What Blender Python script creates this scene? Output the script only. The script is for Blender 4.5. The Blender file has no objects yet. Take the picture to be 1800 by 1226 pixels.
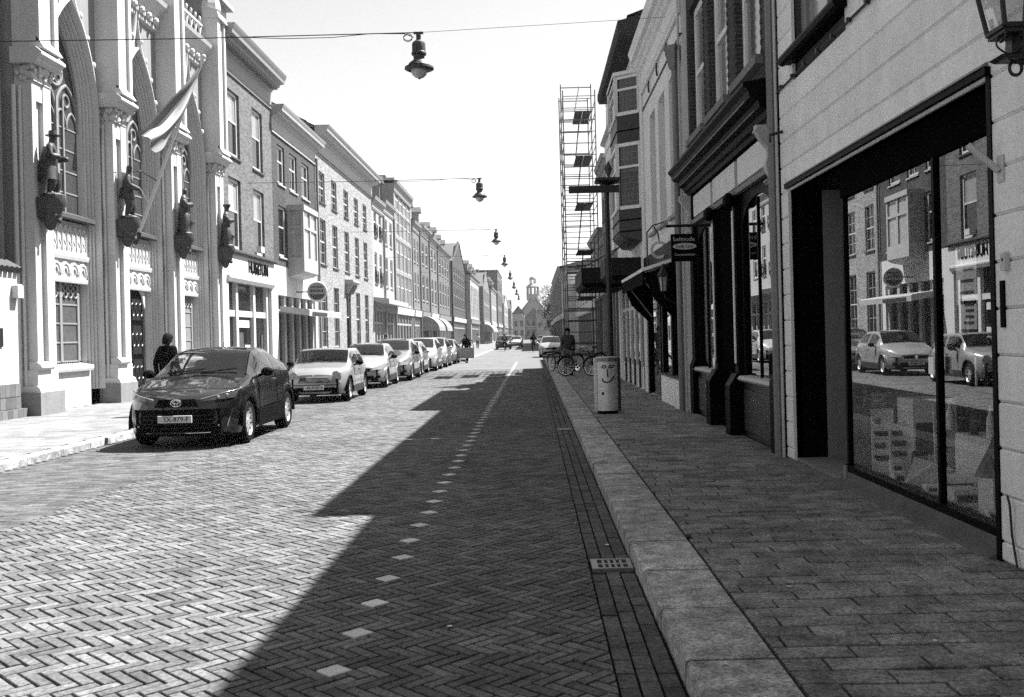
import bpy, bmesh, math, random
from mathutils import Vector, Matrix, noise as mnoise
random.seed(11)
R = math.radians
sc = bpy.context.scene
col = sc.collection

# ------------------------------------------------------------------ camera, sky, sun, exposure
th = R(1.4)
cam_d = bpy.data.cameras.new('camera')
cam_d.sensor_width = 36.0
cam_d.lens = 35.0
cam_d.shift_x = -37 / 1800
cam_d.shift_y = -25 / 1800
cam_d.clip_start = 0.05
cam_d.clip_end = 3000
cam = bpy.data.objects.new('camera', cam_d)
col.objects.link(cam)
s_, c_ = math.sin(th), math.cos(th)
cam.matrix_world = Matrix(((c_, s_, 0, 0), (0, 0, -1, 0), (-s_, c_, 0, 1.65), (0, 0, 0, 1)))
sc.camera = cam

SUN = Vector((0.54, 0.32, 1.0))
world = bpy.data.worlds.new('World')
sc.world = world
world.use_nodes = True
wn = world.node_tree.nodes
wl_ = world.node_tree.links
wn.clear()
sky = wn.new('ShaderNodeTexSky')
sky.sky_type = 'NISHITA'
sky.sun_disc = False
sky.sun_elevation = math.atan2(1.0, math.hypot(SUN.x, SUN.y))
sky.sun_rotation = math.atan2(SUN.x, SUN.y)
sky.dust_density = 1.0
sky.air_density = 1.4
bw = wn.new('ShaderNodeRGBToBW')          # the film is black and white
bg = wn.new('ShaderNodeBackground')
bg.inputs['Strength'].default_value = 0.059
wo = wn.new('ShaderNodeOutputWorld')
wl_.new(sky.outputs[0], bw.inputs[0])
wl_.new(bw.outputs[0], bg.inputs[0])
wl_.new(bg.outputs[0], wo.inputs[0])

sun_d = bpy.data.lights.new('sun', 'SUN')
sun_d.energy = 5.0
sun_d.angle = R(0.53)
sun_d.color = (1, 1, 1)
sun = bpy.data.objects.new('sun', sun_d)
sun.rotation_euler = SUN.to_track_quat('Z', 'Y').to_euler()
sun.location = (20, 10, 40)
col.objects.link(sun)

sc.view_settings.view_transform = 'Standard'
sc.view_settings.look = 'None'
sc.view_settings.exposure = 1.95
sc.view_settings.gamma = 1.0
sc.view_settings.use_curve_mapping = False
sc.cycles.use_denoising = False
sc.cycles.sample_clamp_indirect = 4.0
sc.cycles.max_bounces = 6
sc.cycles.transparent_max_bounces = 12

# ------------------------------------------------------------------ materials
MATS = {}

def mat(name, v, rough=0.8, spec=0.3, nz=None, bump=None, rnd=0.0, tone=0.0, metal=0.0, coat=0.0, brick=None, streak=0.0, pos=False, big=0.0, hard=1.0):
    """grey procedural material. nz=(scale, amount) colour mottling, bump=(scale, strength, distance),
    rnd = brightness change from object to object, tone = from face attribute, brick=(width, height, joint value, bump)"""
    if name in MATS:
        return MATS[name]
    m = bpy.data.materials.new(name)
    m.use_nodes = True
    nt = m.node_tree
    N, L = nt.nodes, nt.links
    p = N['Principled BSDF']
    p.inputs['Roughness'].default_value = rough
    p.inputs['Specular IOR Level'].default_value = spec
    p.inputs['Metallic'].default_value = metal
    p.inputs['Coat Weight'].default_value = coat
    p.inputs['Coat Roughness'].default_value = 0.03
    tc = N.new('ShaderNodeTexCoord')
    if pos:
        co = N.new('ShaderNodeNewGeometry').outputs['Position']
    else:
        co = tc.outputs['Object']
    cur = None

    def val(x):
        n = N.new('ShaderNodeValue')
        n.outputs[0].default_value = x
        return n.outputs[0]

    def math_(op, a, b):
        n = N.new('ShaderNodeMath')
        n.operation = op
        for i, q in enumerate((a, b)):
            if isinstance(q, (int, float)):
                n.inputs[i].default_value = q
            else:
                L.new(q, n.inputs[i])
        return n.outputs[0]
    cur = val(v)
    hgt = None
    if brick:
        bw_, bh_, jv, bs = brick
        mp = N.new('ShaderNodeCombineXYZ')
        sp = N.new('ShaderNodeSeparateXYZ')
        L.new(tc.outputs['Object'], sp.inputs[0])
        ax = math_('ADD', sp.outputs['Y'], sp.outputs['X'])
        L.new(ax, mp.inputs[0])
        L.new(sp.outputs['Z'], mp.inputs[1])
        bt = N.new('ShaderNodeTexBrick')
        L.new(mp.outputs[0], bt.inputs['Vector'])
        bt.inputs['Scale'].default_value = 1.0
        bt.inputs['Brick Width'].default_value = bw_
        bt.inputs['Row Height'].default_value = bh_
        bt.inputs['Mortar Size'].default_value = 0.006
        bt.inputs['Mortar Smooth'].default_value = 0.2
        bt.inputs['Bias'].default_value = 0.0
        bt.inputs['Color1'].default_value = (v * 0.65,) * 3 + (1,)
        bt.inputs['Color2'].default_value = (v * 1.35,) * 3 + (1,)
        bt.inputs['Mortar'].default_value = (jv,) * 3 + (1,)
        rb = N.new('ShaderNodeRGBToBW')
        L.new(bt.outputs['Color'], rb.inputs[0])
        cur = rb.outputs[0]
        hgt = math_('MULTIPLY', bt.outputs['Fac'], -bs)
    if nz:
        for k, (s, a) in enumerate((nz, (nz[0] * 0.13, nz[1] * 0.8), (nz[0] * 6.1, nz[1] * 0.7))):
            n = N.new('ShaderNodeTexNoise')
            n.inputs['Scale'].default_value = s
            n.inputs['Detail'].default_value = 4
            L.new(co, n.inputs['Vector'])
            f = math_('MULTIPLY_ADD', n.outputs['Fac'], 2 * a * hard)
            f.node.inputs[2].default_value = 1 - a * hard
            if hard > 1:
                f = math_('MAXIMUM', f, 0.12)
            cur = math_('MULTIPLY', cur, f)
    if big:       # worn tracks, stains and patches metres across
        for s, a in ((0.45, big), (1.7, big * .7)):
            n = N.new('ShaderNodeTexNoise')
            n.inputs['Scale'].default_value = s
            n.inputs['Detail'].default_value = 6
            n.inputs['Roughness'].default_value = 0.62
            L.new(co, n.inputs['Vector'])
            f = math_('MULTIPLY_ADD', n.outputs['Fac'], 4 * a)
            f.node.inputs[2].default_value = 1 - 2 * a
            cur = math_('MULTIPLY', cur, math_('MAXIMUM', f, 0.3))
    if streak:
        mpn = N.new('ShaderNodeMapping')
        mpn.inputs['Scale'].default_value = (3.0, 3.0, 0.22)
        L.new(tc.outputs['Object'], mpn.inputs[0])
        n = N.new('ShaderNodeTexNoise')
        n.inputs['Scale'].default_value = 1.6
        n.inputs['Detail'].default_value = 6
        L.new(mpn.outputs[0], n.inputs['Vector'])
        f = math_('MULTIPLY_ADD', n.outputs['Fac'], 2 * streak)
        f.node.inputs[2].default_value = 1 - streak
        cur = math_('MULTIPLY', cur, f)
    if rnd:
        oi = N.new('ShaderNodeObjectInfo')
        f = math_('MULTIPLY_ADD', oi.outputs['Random'], 2 * rnd)
        f.node.inputs[2].default_value = 1 - rnd
        cur = math_('MULTIPLY', cur, f)
    if tone:
        at_ = N.new('ShaderNodeAttribute')
        at_.attribute_name = 'tone'
        f = math_('MULTIPLY_ADD', at_.outputs['Fac'], 2 * tone)
        f.node.inputs[2].default_value = 1 - tone
        cur = math_('MULTIPLY', cur, f)
    cc = N.new('ShaderNodeCombineColor')
    for i in range(3):
        L.new(cur, cc.inputs[i])
    L.new(cc.outputs[0], p.inputs['Base Color'])
    if bump or hgt is not None:
        b = N.new('ShaderNodeBump')
        b.inputs['Strength'].default_value = bump[1] if bump else 0.6
        b.inputs['Distance'].default_value = bump[2] if bump else 0.01
        if bump:
            n = N.new('ShaderNodeTexNoise')
            n.inputs['Scale'].default_value = bump[0]
            n.inputs['Detail'].default_value = 5
            L.new(co, n.inputs['Vector'])
            h = n.outputs['Fac']
            if hgt is not None:
                h = math_('ADD', h, hgt)
        else:
            h = hgt
        L.new(h, b.inputs['Height'])
        L.new(b.outputs[0], p.inputs['Normal'])
    MATS[name] = m
    return m


def glass_mat(name, f0=0.1, tint=0.9, rough=0.0):
    """clear shop glass: Fresnel mix of mirror and straight-through"""
    m = bpy.data.materials.new(name)
    m.use_nodes = True
    N, L = m.node_tree.nodes, m.node_tree.links
    N.clear()
    o = N.new('ShaderNodeOutputMaterial')
    mx = N.new('ShaderNodeMixShader')
    lw = N.new('ShaderNodeLayerWeight')
    lw.inputs['Blend'].default_value = 0.5
    pw = N.new('ShaderNodeMath')
    pw.operation = 'POWER'
    pw.inputs[1].default_value = 4.0
    L.new(lw.outputs['Facing'], pw.inputs[0])
    fr = N.new('ShaderNodeMath')
    fr.operation = 'MULTIPLY_ADD'
    fr.inputs[1].default_value = 1 - f0
    fr.inputs[2].default_value = f0
    L.new(pw.outputs[0], fr.inputs[0])
    g = N.new('ShaderNodeBsdfGlossy')
    g.inputs['Roughness'].default_value = rough
    t = N.new('ShaderNodeBsdfTransparent')
    t.inputs['Color'].default_value = (tint, tint, tint, 1)
    L.new(fr.outputs[0], mx.inputs[0])
    L.new(t.outputs[0], mx.inputs[1])
    L.new(g.outputs[0], mx.inputs[2])
    L.new(mx.outputs[0], o.inputs[0])
    MATS[name] = m
    return m


BRK = mat('road_brick', 0.093, 0.85, 0.25, nz=(38, 0.5), bump=(70, 0.8, 0.004), tone=0.34, pos=True, big=0.28, hard=2.0)
BRKO = mat('road_brick_single', 0.093, 0.85, 0.25, nz=(38, 0.5), bump=(70, 0.8, 0.004), rnd=0.34, pos=True, big=0.28, hard=2.0)
BED = mat('paving_joint_sand', 0.006, 0.95, 0.1, nz=(30, 0.3))
FAR = mat('road_brick_far', 0.105, 0.9, 0.2, nz=(5, 0.2), bump=(9, 0.4, 0.02), pos=True, big=0.2)
BAY = mat('bay_brick', 0.075, 0.9, 0.2, nz=(30, 0.4), bump=(60, 0.6, 0.004), tone=0.35, pos=True, big=0.25, hard=2.0)
GUT = mat('gutter_brick', 0.06, 0.85, 0.25, nz=(36, 0.55), bump=(70, 0.8, 0.004), rnd=0.28, tone=0.28, pos=True, big=0.25, hard=2.0)
SLAB = mat('pavement_slab', 0.19, 0.85, 0.25, nz=(42, 0.6), bump=(90, 0.6, 0.003), rnd=0.2, tone=0.2, pos=True, big=0.28, hard=2.2)
SLABL = mat('pavement_slab_light', 0.155, 0.85, 0.2, nz=(22, 0.3), bump=(90, 0.4, 0.003), tone=0.16, pos=True, big=0.2, hard=1.6)
KERB = mat('kerb_granite', 0.25, 0.8, 0.3, nz=(55, 0.6), bump=(120, 0.7, 0.003), rnd=0.16, pos=True, big=0.22, hard=2.4)
DOT = mat('marking_stone_white', 0.5, 0.8, 0.2, nz=(40, 0.2), rnd=0.1)
STUC = mat('cream_stucco', 0.43, 0.85, 0.2, nz=(9, 0.10), bump=(40, 0.25, 0.004), streak=0.14)
STUCG = mat('grey_stucco', 0.2, 0.88, 0.2, nz=(8, 0.16), bump=(40, 0.3, 0.005), streak=0.2)
WHITE = mat('white_plaster', 0.42, 0.85, 0.2, nz=(6, 0.08), bump=(30, 0.25, 0.005), streak=0.10)
STONE = mat('weathered_and_shade_stone', 0.17, 0.9, 0.2, nz=(14, 0.25), bump=(30, 0.4, 0.01), streak=0.15)
DSTONE = mat('dark_stone', 0.05, 0.85, 0.3, nz=(20, 0.3), bump=(50, 0.4, 0.006), streak=0.2)
BRONZE = mat('dark_bronze', 0.02, 0.55, 0.5, nz=(20, 0.4), bump=(25, 0.4, 0.01))
WOODW = mat('white_painted_wood', 0.42, 0.5, 0.4, nz=(10, 0.08), streak=0.06)
WOODG = mat('grey_painted_wood', 0.19, 0.55, 0.4, nz=(10, 0.12), streak=0.1)
WOODB = mat('black_painted_wood', 0.002, 0.5, 0.06, nz=(12, 0.3))
BOARD = mat('facade_board_paint', 0.68, 0.6, 0.35, nz=(40, 0.12), bump=(160, 0.3, 0.002), rnd=0.05, streak=0.12, pos=True, big=0.07, hard=1.6)
BRICK1 = mat('brown_brick', 0.1, 0.9, 0.2, nz=(20, 0.2), brick=(0.22, 0.066, 0.15, 0.6))
BRICK2 = mat('dark_brick', 0.045, 0.9, 0.2, nz=(20, 0.2), brick=(0.22, 0.066, 0.07, 0.6))
BRICK3 = mat('soot_brick', 0.035, 0.9, 0.2, nz=(20, 0.3), brick=(0.22, 0.066, 0.10, 1.0))
BRICKP = mat('pale_painted_brick', 0.23, 0.85, 0.2, nz=(14, 0.14), brick=(0.22, 0.066, 0.13, 0.7), streak=0.1)
BRICKM = mat('mid_brick', 0.13, 0.9, 0.2, nz=(14, 0.2), brick=(0.22, 0.066, 0.17, 0.6), streak=0.12)
PALE = mat('pale_render', 0.26, 0.85, 0.2, nz=(9, 0.16), bump=(40, 0.3, 0.004), streak=0.2)
CREAM = mat('cream_plaster_pale', 0.66, 0.85, 0.2, nz=(9, 0.12), bump=(40, 0.25, 0.004), streak=0.16)
DISP = mat('display_white', 0.85, 0.7, 0.2, nz=(12, 0.12))
CORN = mat('cornice_paint', 0.2, 0.6, 0.3, nz=(10, 0.1), streak=0.15)
CORNW = mat('cornice_white', 0.3, 0.6, 0.3, nz=(10, 0.1), streak=0.12)
TILE = mat('roof_tile', 0.06, 0.75, 0.3, nz=(8, 0.3), bump=(16, 0.5, 0.02), streak=0.2)
PANE = mat('window_pane', 0.012, 0.06, 0.5, nz=(0.9, 0.5), rnd=0.6)
PANEC = mat('window_pane_curtain', 0.2, 0.10, 0.5, nz=(3, 0.3), rnd=0.5)
LEAD = mat('leaded_pane', 0.04, 0.18, 0.6, nz=(9, 0.5))
METB = mat('black_iron', 0.005, 0.45, 0.5, nz=(30, 0.3), bump=(60, 0.2, 0.002))
METD = mat('dark_grey_metal', 0.02, 0.5, 0.5, nz=(20, 0.3))
METG = mat('galvanised_steel', 0.2, 0.45, 0.5, nz=(20, 0.25), metal=0.6, streak=0.2)
ZINC = mat('zinc_pipe', 0.16, 0.55, 0.5, nz=(15, 0.25), streak=0.2)
GLASS = glass_mat('shop_glass', 0.25)
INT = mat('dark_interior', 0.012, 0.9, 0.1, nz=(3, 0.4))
CARD = mat('display_card', 0.45, 0.7, 0.2, nz=(12, 0.12))
CLOTHD = mat('dark_cloth', 0.004, 0.9, 0.03, nz=(20, 0.4), bump=(40, 0.3, 0.01))
CLOTHM = mat('mid_cloth', 0.06, 0.9, 0.1, nz=(20, 0.3), bump=(40, 0.3, 0.01))
SKIN = mat('skin', 0.2, 0.6, 0.3, nz=(20, 0.1))
HAIR = mat('hair', 0.006, 0.8, 0.08, nz=(60, 0.5), bump=(80, 0.6, 0.01))
INK = mat('black_ink', 0.003, 0.7, 0.05)
RUB = mat('rubber', 0.005, 0.8, 0.08, nz=(30, 0.3))
CHROME = mat('chrome', 0.75, 0.12, 0.5, metal=1.0)
RIM = mat('alloy_rim', 0.6, 0.3, 0.5, metal=0.7, nz=(10, 0.1))
CGLASS = mat('car_glass', 0.006, 0.02, 0.5)
SCREEN = glass_mat('car_screen_glass', 0.075, 0.72)
LAMPG = mat('lamp_lens', 0.3, 0.08, 0.6, nz=(30, 0.3))

# ------------------------------------------------------------------ mesh helpers
class MB:
    def __init__(s):
        s.v, s.f, s.t = [], [], []

    def q(s, *p):
        i = len(s.v)
        s.v += [tuple(a) for a in p]
        s.f.append(tuple(range(i, i + len(p))))
        return s

    def box(s, x0, x1, y0, y1, z0, z1):
        i = len(s.v)
        s.v += [(x0, y0, z0), (x1, y0, z0), (x1, y1, z0), (x0, y1, z0), (x0, y0, z1), (x1, y0, z1), (x1, y1, z1), (x0, y1, z1)]
        s.f += [(i, i + 3, i + 2, i + 1), (i + 4, i + 5, i + 6, i + 7), (i, i + 1, i + 5, i + 4), (i + 1, i + 2, i + 6, i + 5),
                (i + 2, i + 3, i + 7, i + 6), (i + 3, i, i + 4, i + 7)]
        return s

    def cbox(s, x0, x1, y0, y1, z0, z1, b=0.006):
        """box with the four upper edges chamfered"""
        i = len(s.v)
        s.v += [(x0, y0, z0), (x1, y0, z0), (x1, y1, z0), (x0, y1, z0), (x0, y0, z1 - b), (x1, y0, z1 - b), (x1, y1, z1 - b), (x0, y1, z1 - b),
                (x0 + b, y0 + b, z1), (x1 - b, y0 + b, z1), (x1 - b, y1 - b, z1), (x0 + b, y1 - b, z1)]
        for a, c in ((0, 4), (4, 8)):
            for k in range(4):
                k2 = (k + 1) % 4
                s.f.append((i + a + k, i + a + k2, i + c + k2, i + c + k))
        s.f.append((i + 8, i + 9, i + 10, i + 11))
        return s

    def ext(s, pts, vec):
        """extrude a polygon (list of 3d points) along vec"""
        n = len(pts)
        i = len(s.v)
        V = Vector(vec)
        s.v += [tuple(p) for p in pts] + [tuple(Vector(p) + V) for p in pts]
        s.f.append(tuple(range(i + n - 1, i - 1, -1)))
        s.f.append(tuple(range(i + n, i + 2 * n)))
        for k in range(n):
            k2 = (k + 1) % n
            s.f.append((i + k, i + k2, i + n + k2, i + n + k))
        return s

    def cyl(s, p0, p1, r0, r1=None, n=10, cap=True):
        r1 = r0 if r1 is None else r1
        p0, p1 = Vector(p0), Vector(p1)
        d = (p1 - p0)
        if d.length < 1e-6:
            return s
        d.normalize()
        a = d.orthogonal().normalized()
        b = d.cross(a)
        i = len(s.v)
        for p, r in ((p0, r0), (p1, r1)):
            for k in range(n):
                t = 2 * math.pi * k / n
                s.v.append(tuple(p + (a * math.cos(t) + b * math.sin(t)) * r))
        for k in range(n):
            k2 = (k + 1) % n
            s.f.append((i + k, i + k2, i + n + k2, i + n + k))
        if cap:
            s.f.append(tuple(range(i + n - 1, i - 1, -1)))
            s.f.append(tuple(range(i + n, i + 2 * n)))
        return s

    def tube(s, pts, r, n=6, closed=False):
        pts = [Vector(p) for p in pts]
        m = len(pts)
        rr = r if isinstance(r, (list, tuple)) else [r] * m
        i = len(s.v)
        prev = None
        for k, p in enumerate(pts):
            if closed:
                d = pts[(k + 1) % m] - pts[k - 1]
            else:
                d = pts[min(k + 1, m - 1)] - pts[max(k - 1, 0)]
            d.normalize()
            if prev is None:
                a = d.orthogonal().normalized()
            else:
                a = (prev - d * prev.dot(d))
                a = a.normalized() if a.length > 1e-5 else d.orthogonal().normalized()
            prev = a
            b = d.cross(a)
            for j in range(n):
                t = 2 * math.pi * j / n
                s.v.append(tuple(p + (a * math.cos(t) + b * math.sin(t)) * rr[k]))
        for k in range(m if closed else m - 1):
            k2 = (k + 1) % m
            for j in range(n):
                j2 = (j + 1) % n
                s.f.append((i + k * n + j, i + k * n + j2, i + k2 * n + j2, i + k2 * n + j))
        if not closed:
            s.f.append(tuple(i + j for j in range(n - 1, -1, -1)))
            s.f.append(tuple(i + (m - 1) * n + j for j in range(n)))
        return s

    def lathe(s, cx, cy, prof, n=16, cap=True, axis='z', cz=0):
        i = len(s.v)
        for r, z in prof:
            for k in range(n):
                t = 2 * math.pi * k / n
                if axis == 'z':
                    s.v.append((cx + r * math.cos(t), cy + r * math.sin(t), cz + z))
                elif axis == 'x':
                    s.v.append((cx + z, cy + r * math.cos(t), cz + r * math.sin(t)))
                else:
                    s.v.append((cx + r * math.cos(t), cy + z, cz + r * math.sin(t)))
        m = len(prof)
        for a in range(m - 1):
            for k in range(n):
                k2 = (k + 1) % n
                s.f.append((i + a * n + k, i + a * n + k2, i + (a + 1) * n + k2, i + (a + 1) * n + k))
        if cap:
            s.f.append(tuple(i + k for k in range(n - 1, -1, -1)))
            s.f.append(tuple(i + (m - 1) * n + k for k in range(n)))
        return s

    def grid(s, rows, closed=False):
        """rows of equal length point lists"""
        i = len(s.v)
        n = len(rows[0])
        for r in rows:
            s.v += [tuple(p) for p in r]
        for a in range(len(rows) - 1):
            for k in range(n if closed else n - 1):
                k2 = (k + 1) % n
                s.f.append((i + a * n + k, i + a * n + k2, i + (a + 1) * n + k2, i + (a + 1) * n + k))
        return s

    def ball(s, c, rx, ry=None, rz=None, n=12, m=8):
        ry = ry or rx
        rz = rz or rx
        rows = []
        for a in range(m + 1):
            ph = -math.pi / 2 + math.pi * a / m
            rows.append([(c[0] + rx * math.cos(ph) * math.cos(2 * math.pi * k / n), c[1] + ry * math.cos(ph) * math.sin(2 * math.pi * k / n),
                          c[2] + rz * math.sin(ph)) for k in range(n)])
        return s.grid(rows, True)

    def mesh(s, name):
        me = bpy.data.meshes.new(name)
        me.from_pydata(s.v, [], s.f)
        if s.t:
            a = me.attributes.new('tone', 'FLOAT', 'FACE')
            a.data.foreach_set('value', s.t)
        me.update()
        return me

    def build(s, name, m, parent=None, smooth=False, kind=None, ang=35):
        me = s.mesh(name)
        if smooth:
            me.polygons.foreach_set('use_smooth', [True] * len(me.polygons))
            me.set_sharp_from_angle(angle=R(ang))
        me.materials.append(m)
        return link(name, me, parent, kind)


LOCAL = False   # True while a thing is modelled round its own origin


def link(name, me, parent=None, kind=None):
    o = bpy.data.objects.new(name, me)
    col.objects.link(o)
    if parent is not None:
        o.parent = parent
        o.matrix_parent_inverse = Matrix.Translation(-parent.location) if parent.parent is None and parent.type == 'EMPTY' and not LOCAL else Matrix()
    if kind:
        o['kind'] = kind
    return o


def thing(name, label, cat, loc=(0, 0, 0), group=None):
    o = bpy.data.objects.new(name, None)
    o.empty_display_size = 0.2
    o.location = loc
    col.objects.link(o)
    return tag(o, label, cat, group)


def tag(o, label, cat, group=None):
    o['label'] = label
    o['category'] = cat
    if group:
        o['group'] = group
    return o


def text(name, body, size, m, parent, loc, rot, ext=0.004, ax='CENTER', sx=1.0):
    cu = bpy.data.curves.new(name, 'FONT')
    cu.body = body
    cu.size = size
    cu.extrude = ext
    cu.align_x = ax
    cu.align_y = 'CENTER'
    cu.resolution_u = 2
    cu.materials.append(m)
    tmp = bpy.data.objects.new(name, cu)
    col.objects.link(tmp)
    me = bpy.data.meshes.new_from_object(tmp.evaluated_get(bpy.context.evaluated_depsgraph_get()))
    bpy.data.objects.remove(tmp)
    o = link(name, me, parent)
    o.location = loc
    o.rotation_euler = rot
    o.scale = (sx, 1, 1)
    return o

# ------------------------------------------------------------------ ground, road, kerbs, pavements
XK, XI, XW = 0.67, 1.12, 3.05          # right kerb edge, kerb inner edge, right facade line
XL, XLK, XB = -11.3, -7.15, -4.8       # left facade line, left kerb, edge of the parking bay
PV = 0.10                              # pavement height

MB().q((-400, -60, -0.14), (400, -60, -0.14), (400, 900, -0.14), (-400, 900, -0.14)).build('ground', mat('earth', 0.14, 0.95, 0.1, nz=(2, 0.2)), kind='structure')

road = MB()
road.q((XLK - .3, -30, -0.03), (XK + .3, -30, -0.03), (XK + .3, 48, -0.03), (XLK - .3, 48, -0.03))
road = road.build('road', BED, kind='structure')
MB().box(XB, 0.36, 48.0, 64, -0.1, 0.0).box(-4.4, 2.4, 64, 420, -0.1, 0.0).box(XLK, .36, -60, 3.7, -0.1, 0.0).build('far_surface', FAR, road)
MB().box(XLK - .02, XB - .01, 48.0, 66.5, -0.1, -0.001).build('bay_far_surface', BAY, road)


def paver(cx, cy, l, w, ang, z, mb=None, b=0.003, h=0.05):
    """one paving brick, open underneath"""
    mb = mb or MB()
    ca, sa = math.cos(ang), math.sin(ang)
    i = len(mb.v)
    for (hl, hw, zz) in ((l / 2, w / 2, z - h), (l / 2, w / 2, z - b), (l / 2 - b, w / 2 - b, z)):
        for a, c in ((-1, -1), (1, -1), (1, 1), (-1, 1)):
            x, y = a * hl, c * hw
            mb.v.append((cx + x * ca - y * sa, cy + x * sa + y * ca, zz))
    for a, c in ((0, 4), (4, 8)):
        for k in range(4):
            k2 = (k + 1) % 4
            mb.f.append((i + a + k, i + a + k2, i + c + k2, i + c + k))
    mb.f.append((i + 8, i + 9, i + 10, i + 11))
    if mb.t is not None:
        t = random.random()
        mb.t += [t] * 9
    return mb


# herringbone, zigzag rows running across the road
W = 0.0735
bricks = []
r2 = math.sqrt(0.5)
for b_ in range(-320, 320):
    for a_ in range(-480, 480):
        for (p, q_, o) in ((1.5, 0.5, 0), (3.5, -0.5, 1)):
            P_, Q_ = p + a_ + 6 * b_, q_ + a_
            x, y = (P_ + Q_) * r2 * W, (Q_ - P_) * r2 * W
            if XB - 0.06 < x < 0.45 and 3.9 < y < 48.0 and abs(x) < 0.62 * y + 1.2:
                bricks.append((x, y, o))


def seen_size(x, y):
    return 1.0 / (y * y) if (-0.56 * y < x < 0.49 * y and y > 4.35) else 0.0


bricks.sort(key=lambda b: -seen_size(b[0], b[1]))
bm_shared = paver(0, 0, 3 * W - 0.015, W - 0.015, 0, 0).mesh('brick')
bm_shared.materials.append(BRKO)
def clipped(x, y, o, z):
    """a brick cut to the straight edges of the carriageway"""
    a = R(-45 + 90 * o)
    ca, sa = math.cos(a), math.sin(a)
    hl, hw = 1.5 * W - .0075, W / 2 - .0075
    pts = [(x + p * ca - q * sa, y + p * sa + q * ca) for p, q in ((-hl, -hw), (hl, -hw), (hl, hw), (-hl, hw))]
    for lim, sg in ((0.354, 1), (XB, -1)):
        out = []
        for k in range(len(pts)):
            p, q = pts[k - 1], pts[k]
            ip, iq = sg * p[0] <= sg * lim, sg * q[0] <= sg * lim
            if ip != iq:
                t = (lim - p[0]) / (q[0] - p[0])
                out.append((lim, p[1] + t * (q[1] - p[1])))
            if iq:
                out.append(q)
        pts = out
        if len(pts) < 3:
            return None
    cx, cy = sum(p[0] for p in pts) / len(pts), sum(p[1] for p in pts) / len(pts)
    f = 0.96
    return [(cx + (p[0] - cx) * f, cy + (p[1] - cy) * f, z) for p in pts], [(p[0], p[1], z - .04) for p in pts]


def is_edge(x):
    return x > 0.25 or x < XB + 0.11


for x, y, o in bricks[:300]:
    if is_edge(x):
        c = clipped(x, y, o, random.uniform(-0.003, 0.001))
        if c:
            MB().grid([c[1], c[0]], True).q(*c[0]).build('brick', BRKO, road)
        continue
    ob = link('brick', bm_shared, road)
    ob.location = (x, y, random.uniform(-0.004, 0.0015) + .006 * mnoise.noise((x * .9, y * .9, 0)))
    ob.rotation_euler = (random.uniform(-.012, .012), random.uniform(-.012, .012), R(-45 + 90 * o) + random.uniform(-.012, .012))
mb = MB()
for x, y, o in bricks[300:]:
    if is_edge(x):
        c = clipped(x, y, o, random.uniform(-0.003, 0.001))
        if c:
            n_ = len(mb.f)
            mb.grid([c[1], c[0]], True).q(*c[0])
            mb.t += [random.random()] * (len(mb.f) - n_)
        continue
    paver(x + random.uniform(-.0015, .0015), y + random.uniform(-.0015, .0015), 3 * W - 0.015, W - 0.015, R(-45 + 90 * o) + random.uniform(-.012, .012),
          random.uniform(-0.004, 0.0015) + .006 * mnoise.noise((x * .9, y * .9, 0)), mb)
mb.build('brick_field', BRK, road, kind='stuff')
# parking bay in running bond
mb = MB()
yy, k = 8.0, 0
while yy < 48:
    xx = XLK + 0.02 + (0.1 if k % 2 else 0.0)
    while xx < XB - 0.12:
        if abs(xx) < 0.62 * yy + 1:
            paver(xx + 0.1, yy, 0.193, 0.094, random.uniform(-.015, .015), -0.004 + random.uniform(-.003, .002), mb)
        xx += 0.2
    yy += 0.1
    k += 1
mb.build('bay_brick_field', BAY, road, kind='stuff')
# light marking stones
dm = MB().cbox(-.062, .062, -.062, .062, -.03, .004, .004).mesh('marking_stone')
dm.materials.append(DOT)
y = 4.95 - 0.63
i = 0
while y < 60:
    ob = link('marking_stone', dm, road)
    ob.location = (-1.03 + random.uniform(-.012, .012), y + random.uniform(-.01, .01), 0)
    ob.rotation_euler = (0, 0, R(45) + random.uniform(-.05, .05))
    y += 0.63

# gutter: three columns of bricks laid along the kerb
gut = MB().q((0.36, 3, -0.034), (XK + .01, 3, -0.034), (XK + .01, 64, -0.034), (0.36, 64, -0.034)).build('gutter', BED, kind='structure')
gm = paver(0, 0, 0.188, 0.088, math.pi / 2, 0).mesh('brick')
gm.materials.append(GUT)
gl = []
for c in range(3):
    y = 3.9 + (0.1 if c % 2 else 0.03)
    while y < 63.8:
        if not (6.93 < y < 7.27):
            gl.append((0.41 + c * 0.1, y))
        y += 0.2
gl.sort(key=lambda a: a[1])
for x, y in gl[:300]:
    ob = link('brick', gm, gut)
    ob.location = (x, y, -0.006 + random.uniform(-.003, .002))
    ob.rotation_euler = (random.uniform(-.015, .015), random.uniform(-.015, .015), random.uniform(-.015, .015))
mb = MB()
for x, y in gl[300:]:
    paver(x, y, 0.193, 0.093, math.pi / 2, -0.006 + random.uniform(-.003, .002), mb)
mb.build('brick_field', GUT, gut, kind='stuff')

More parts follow.
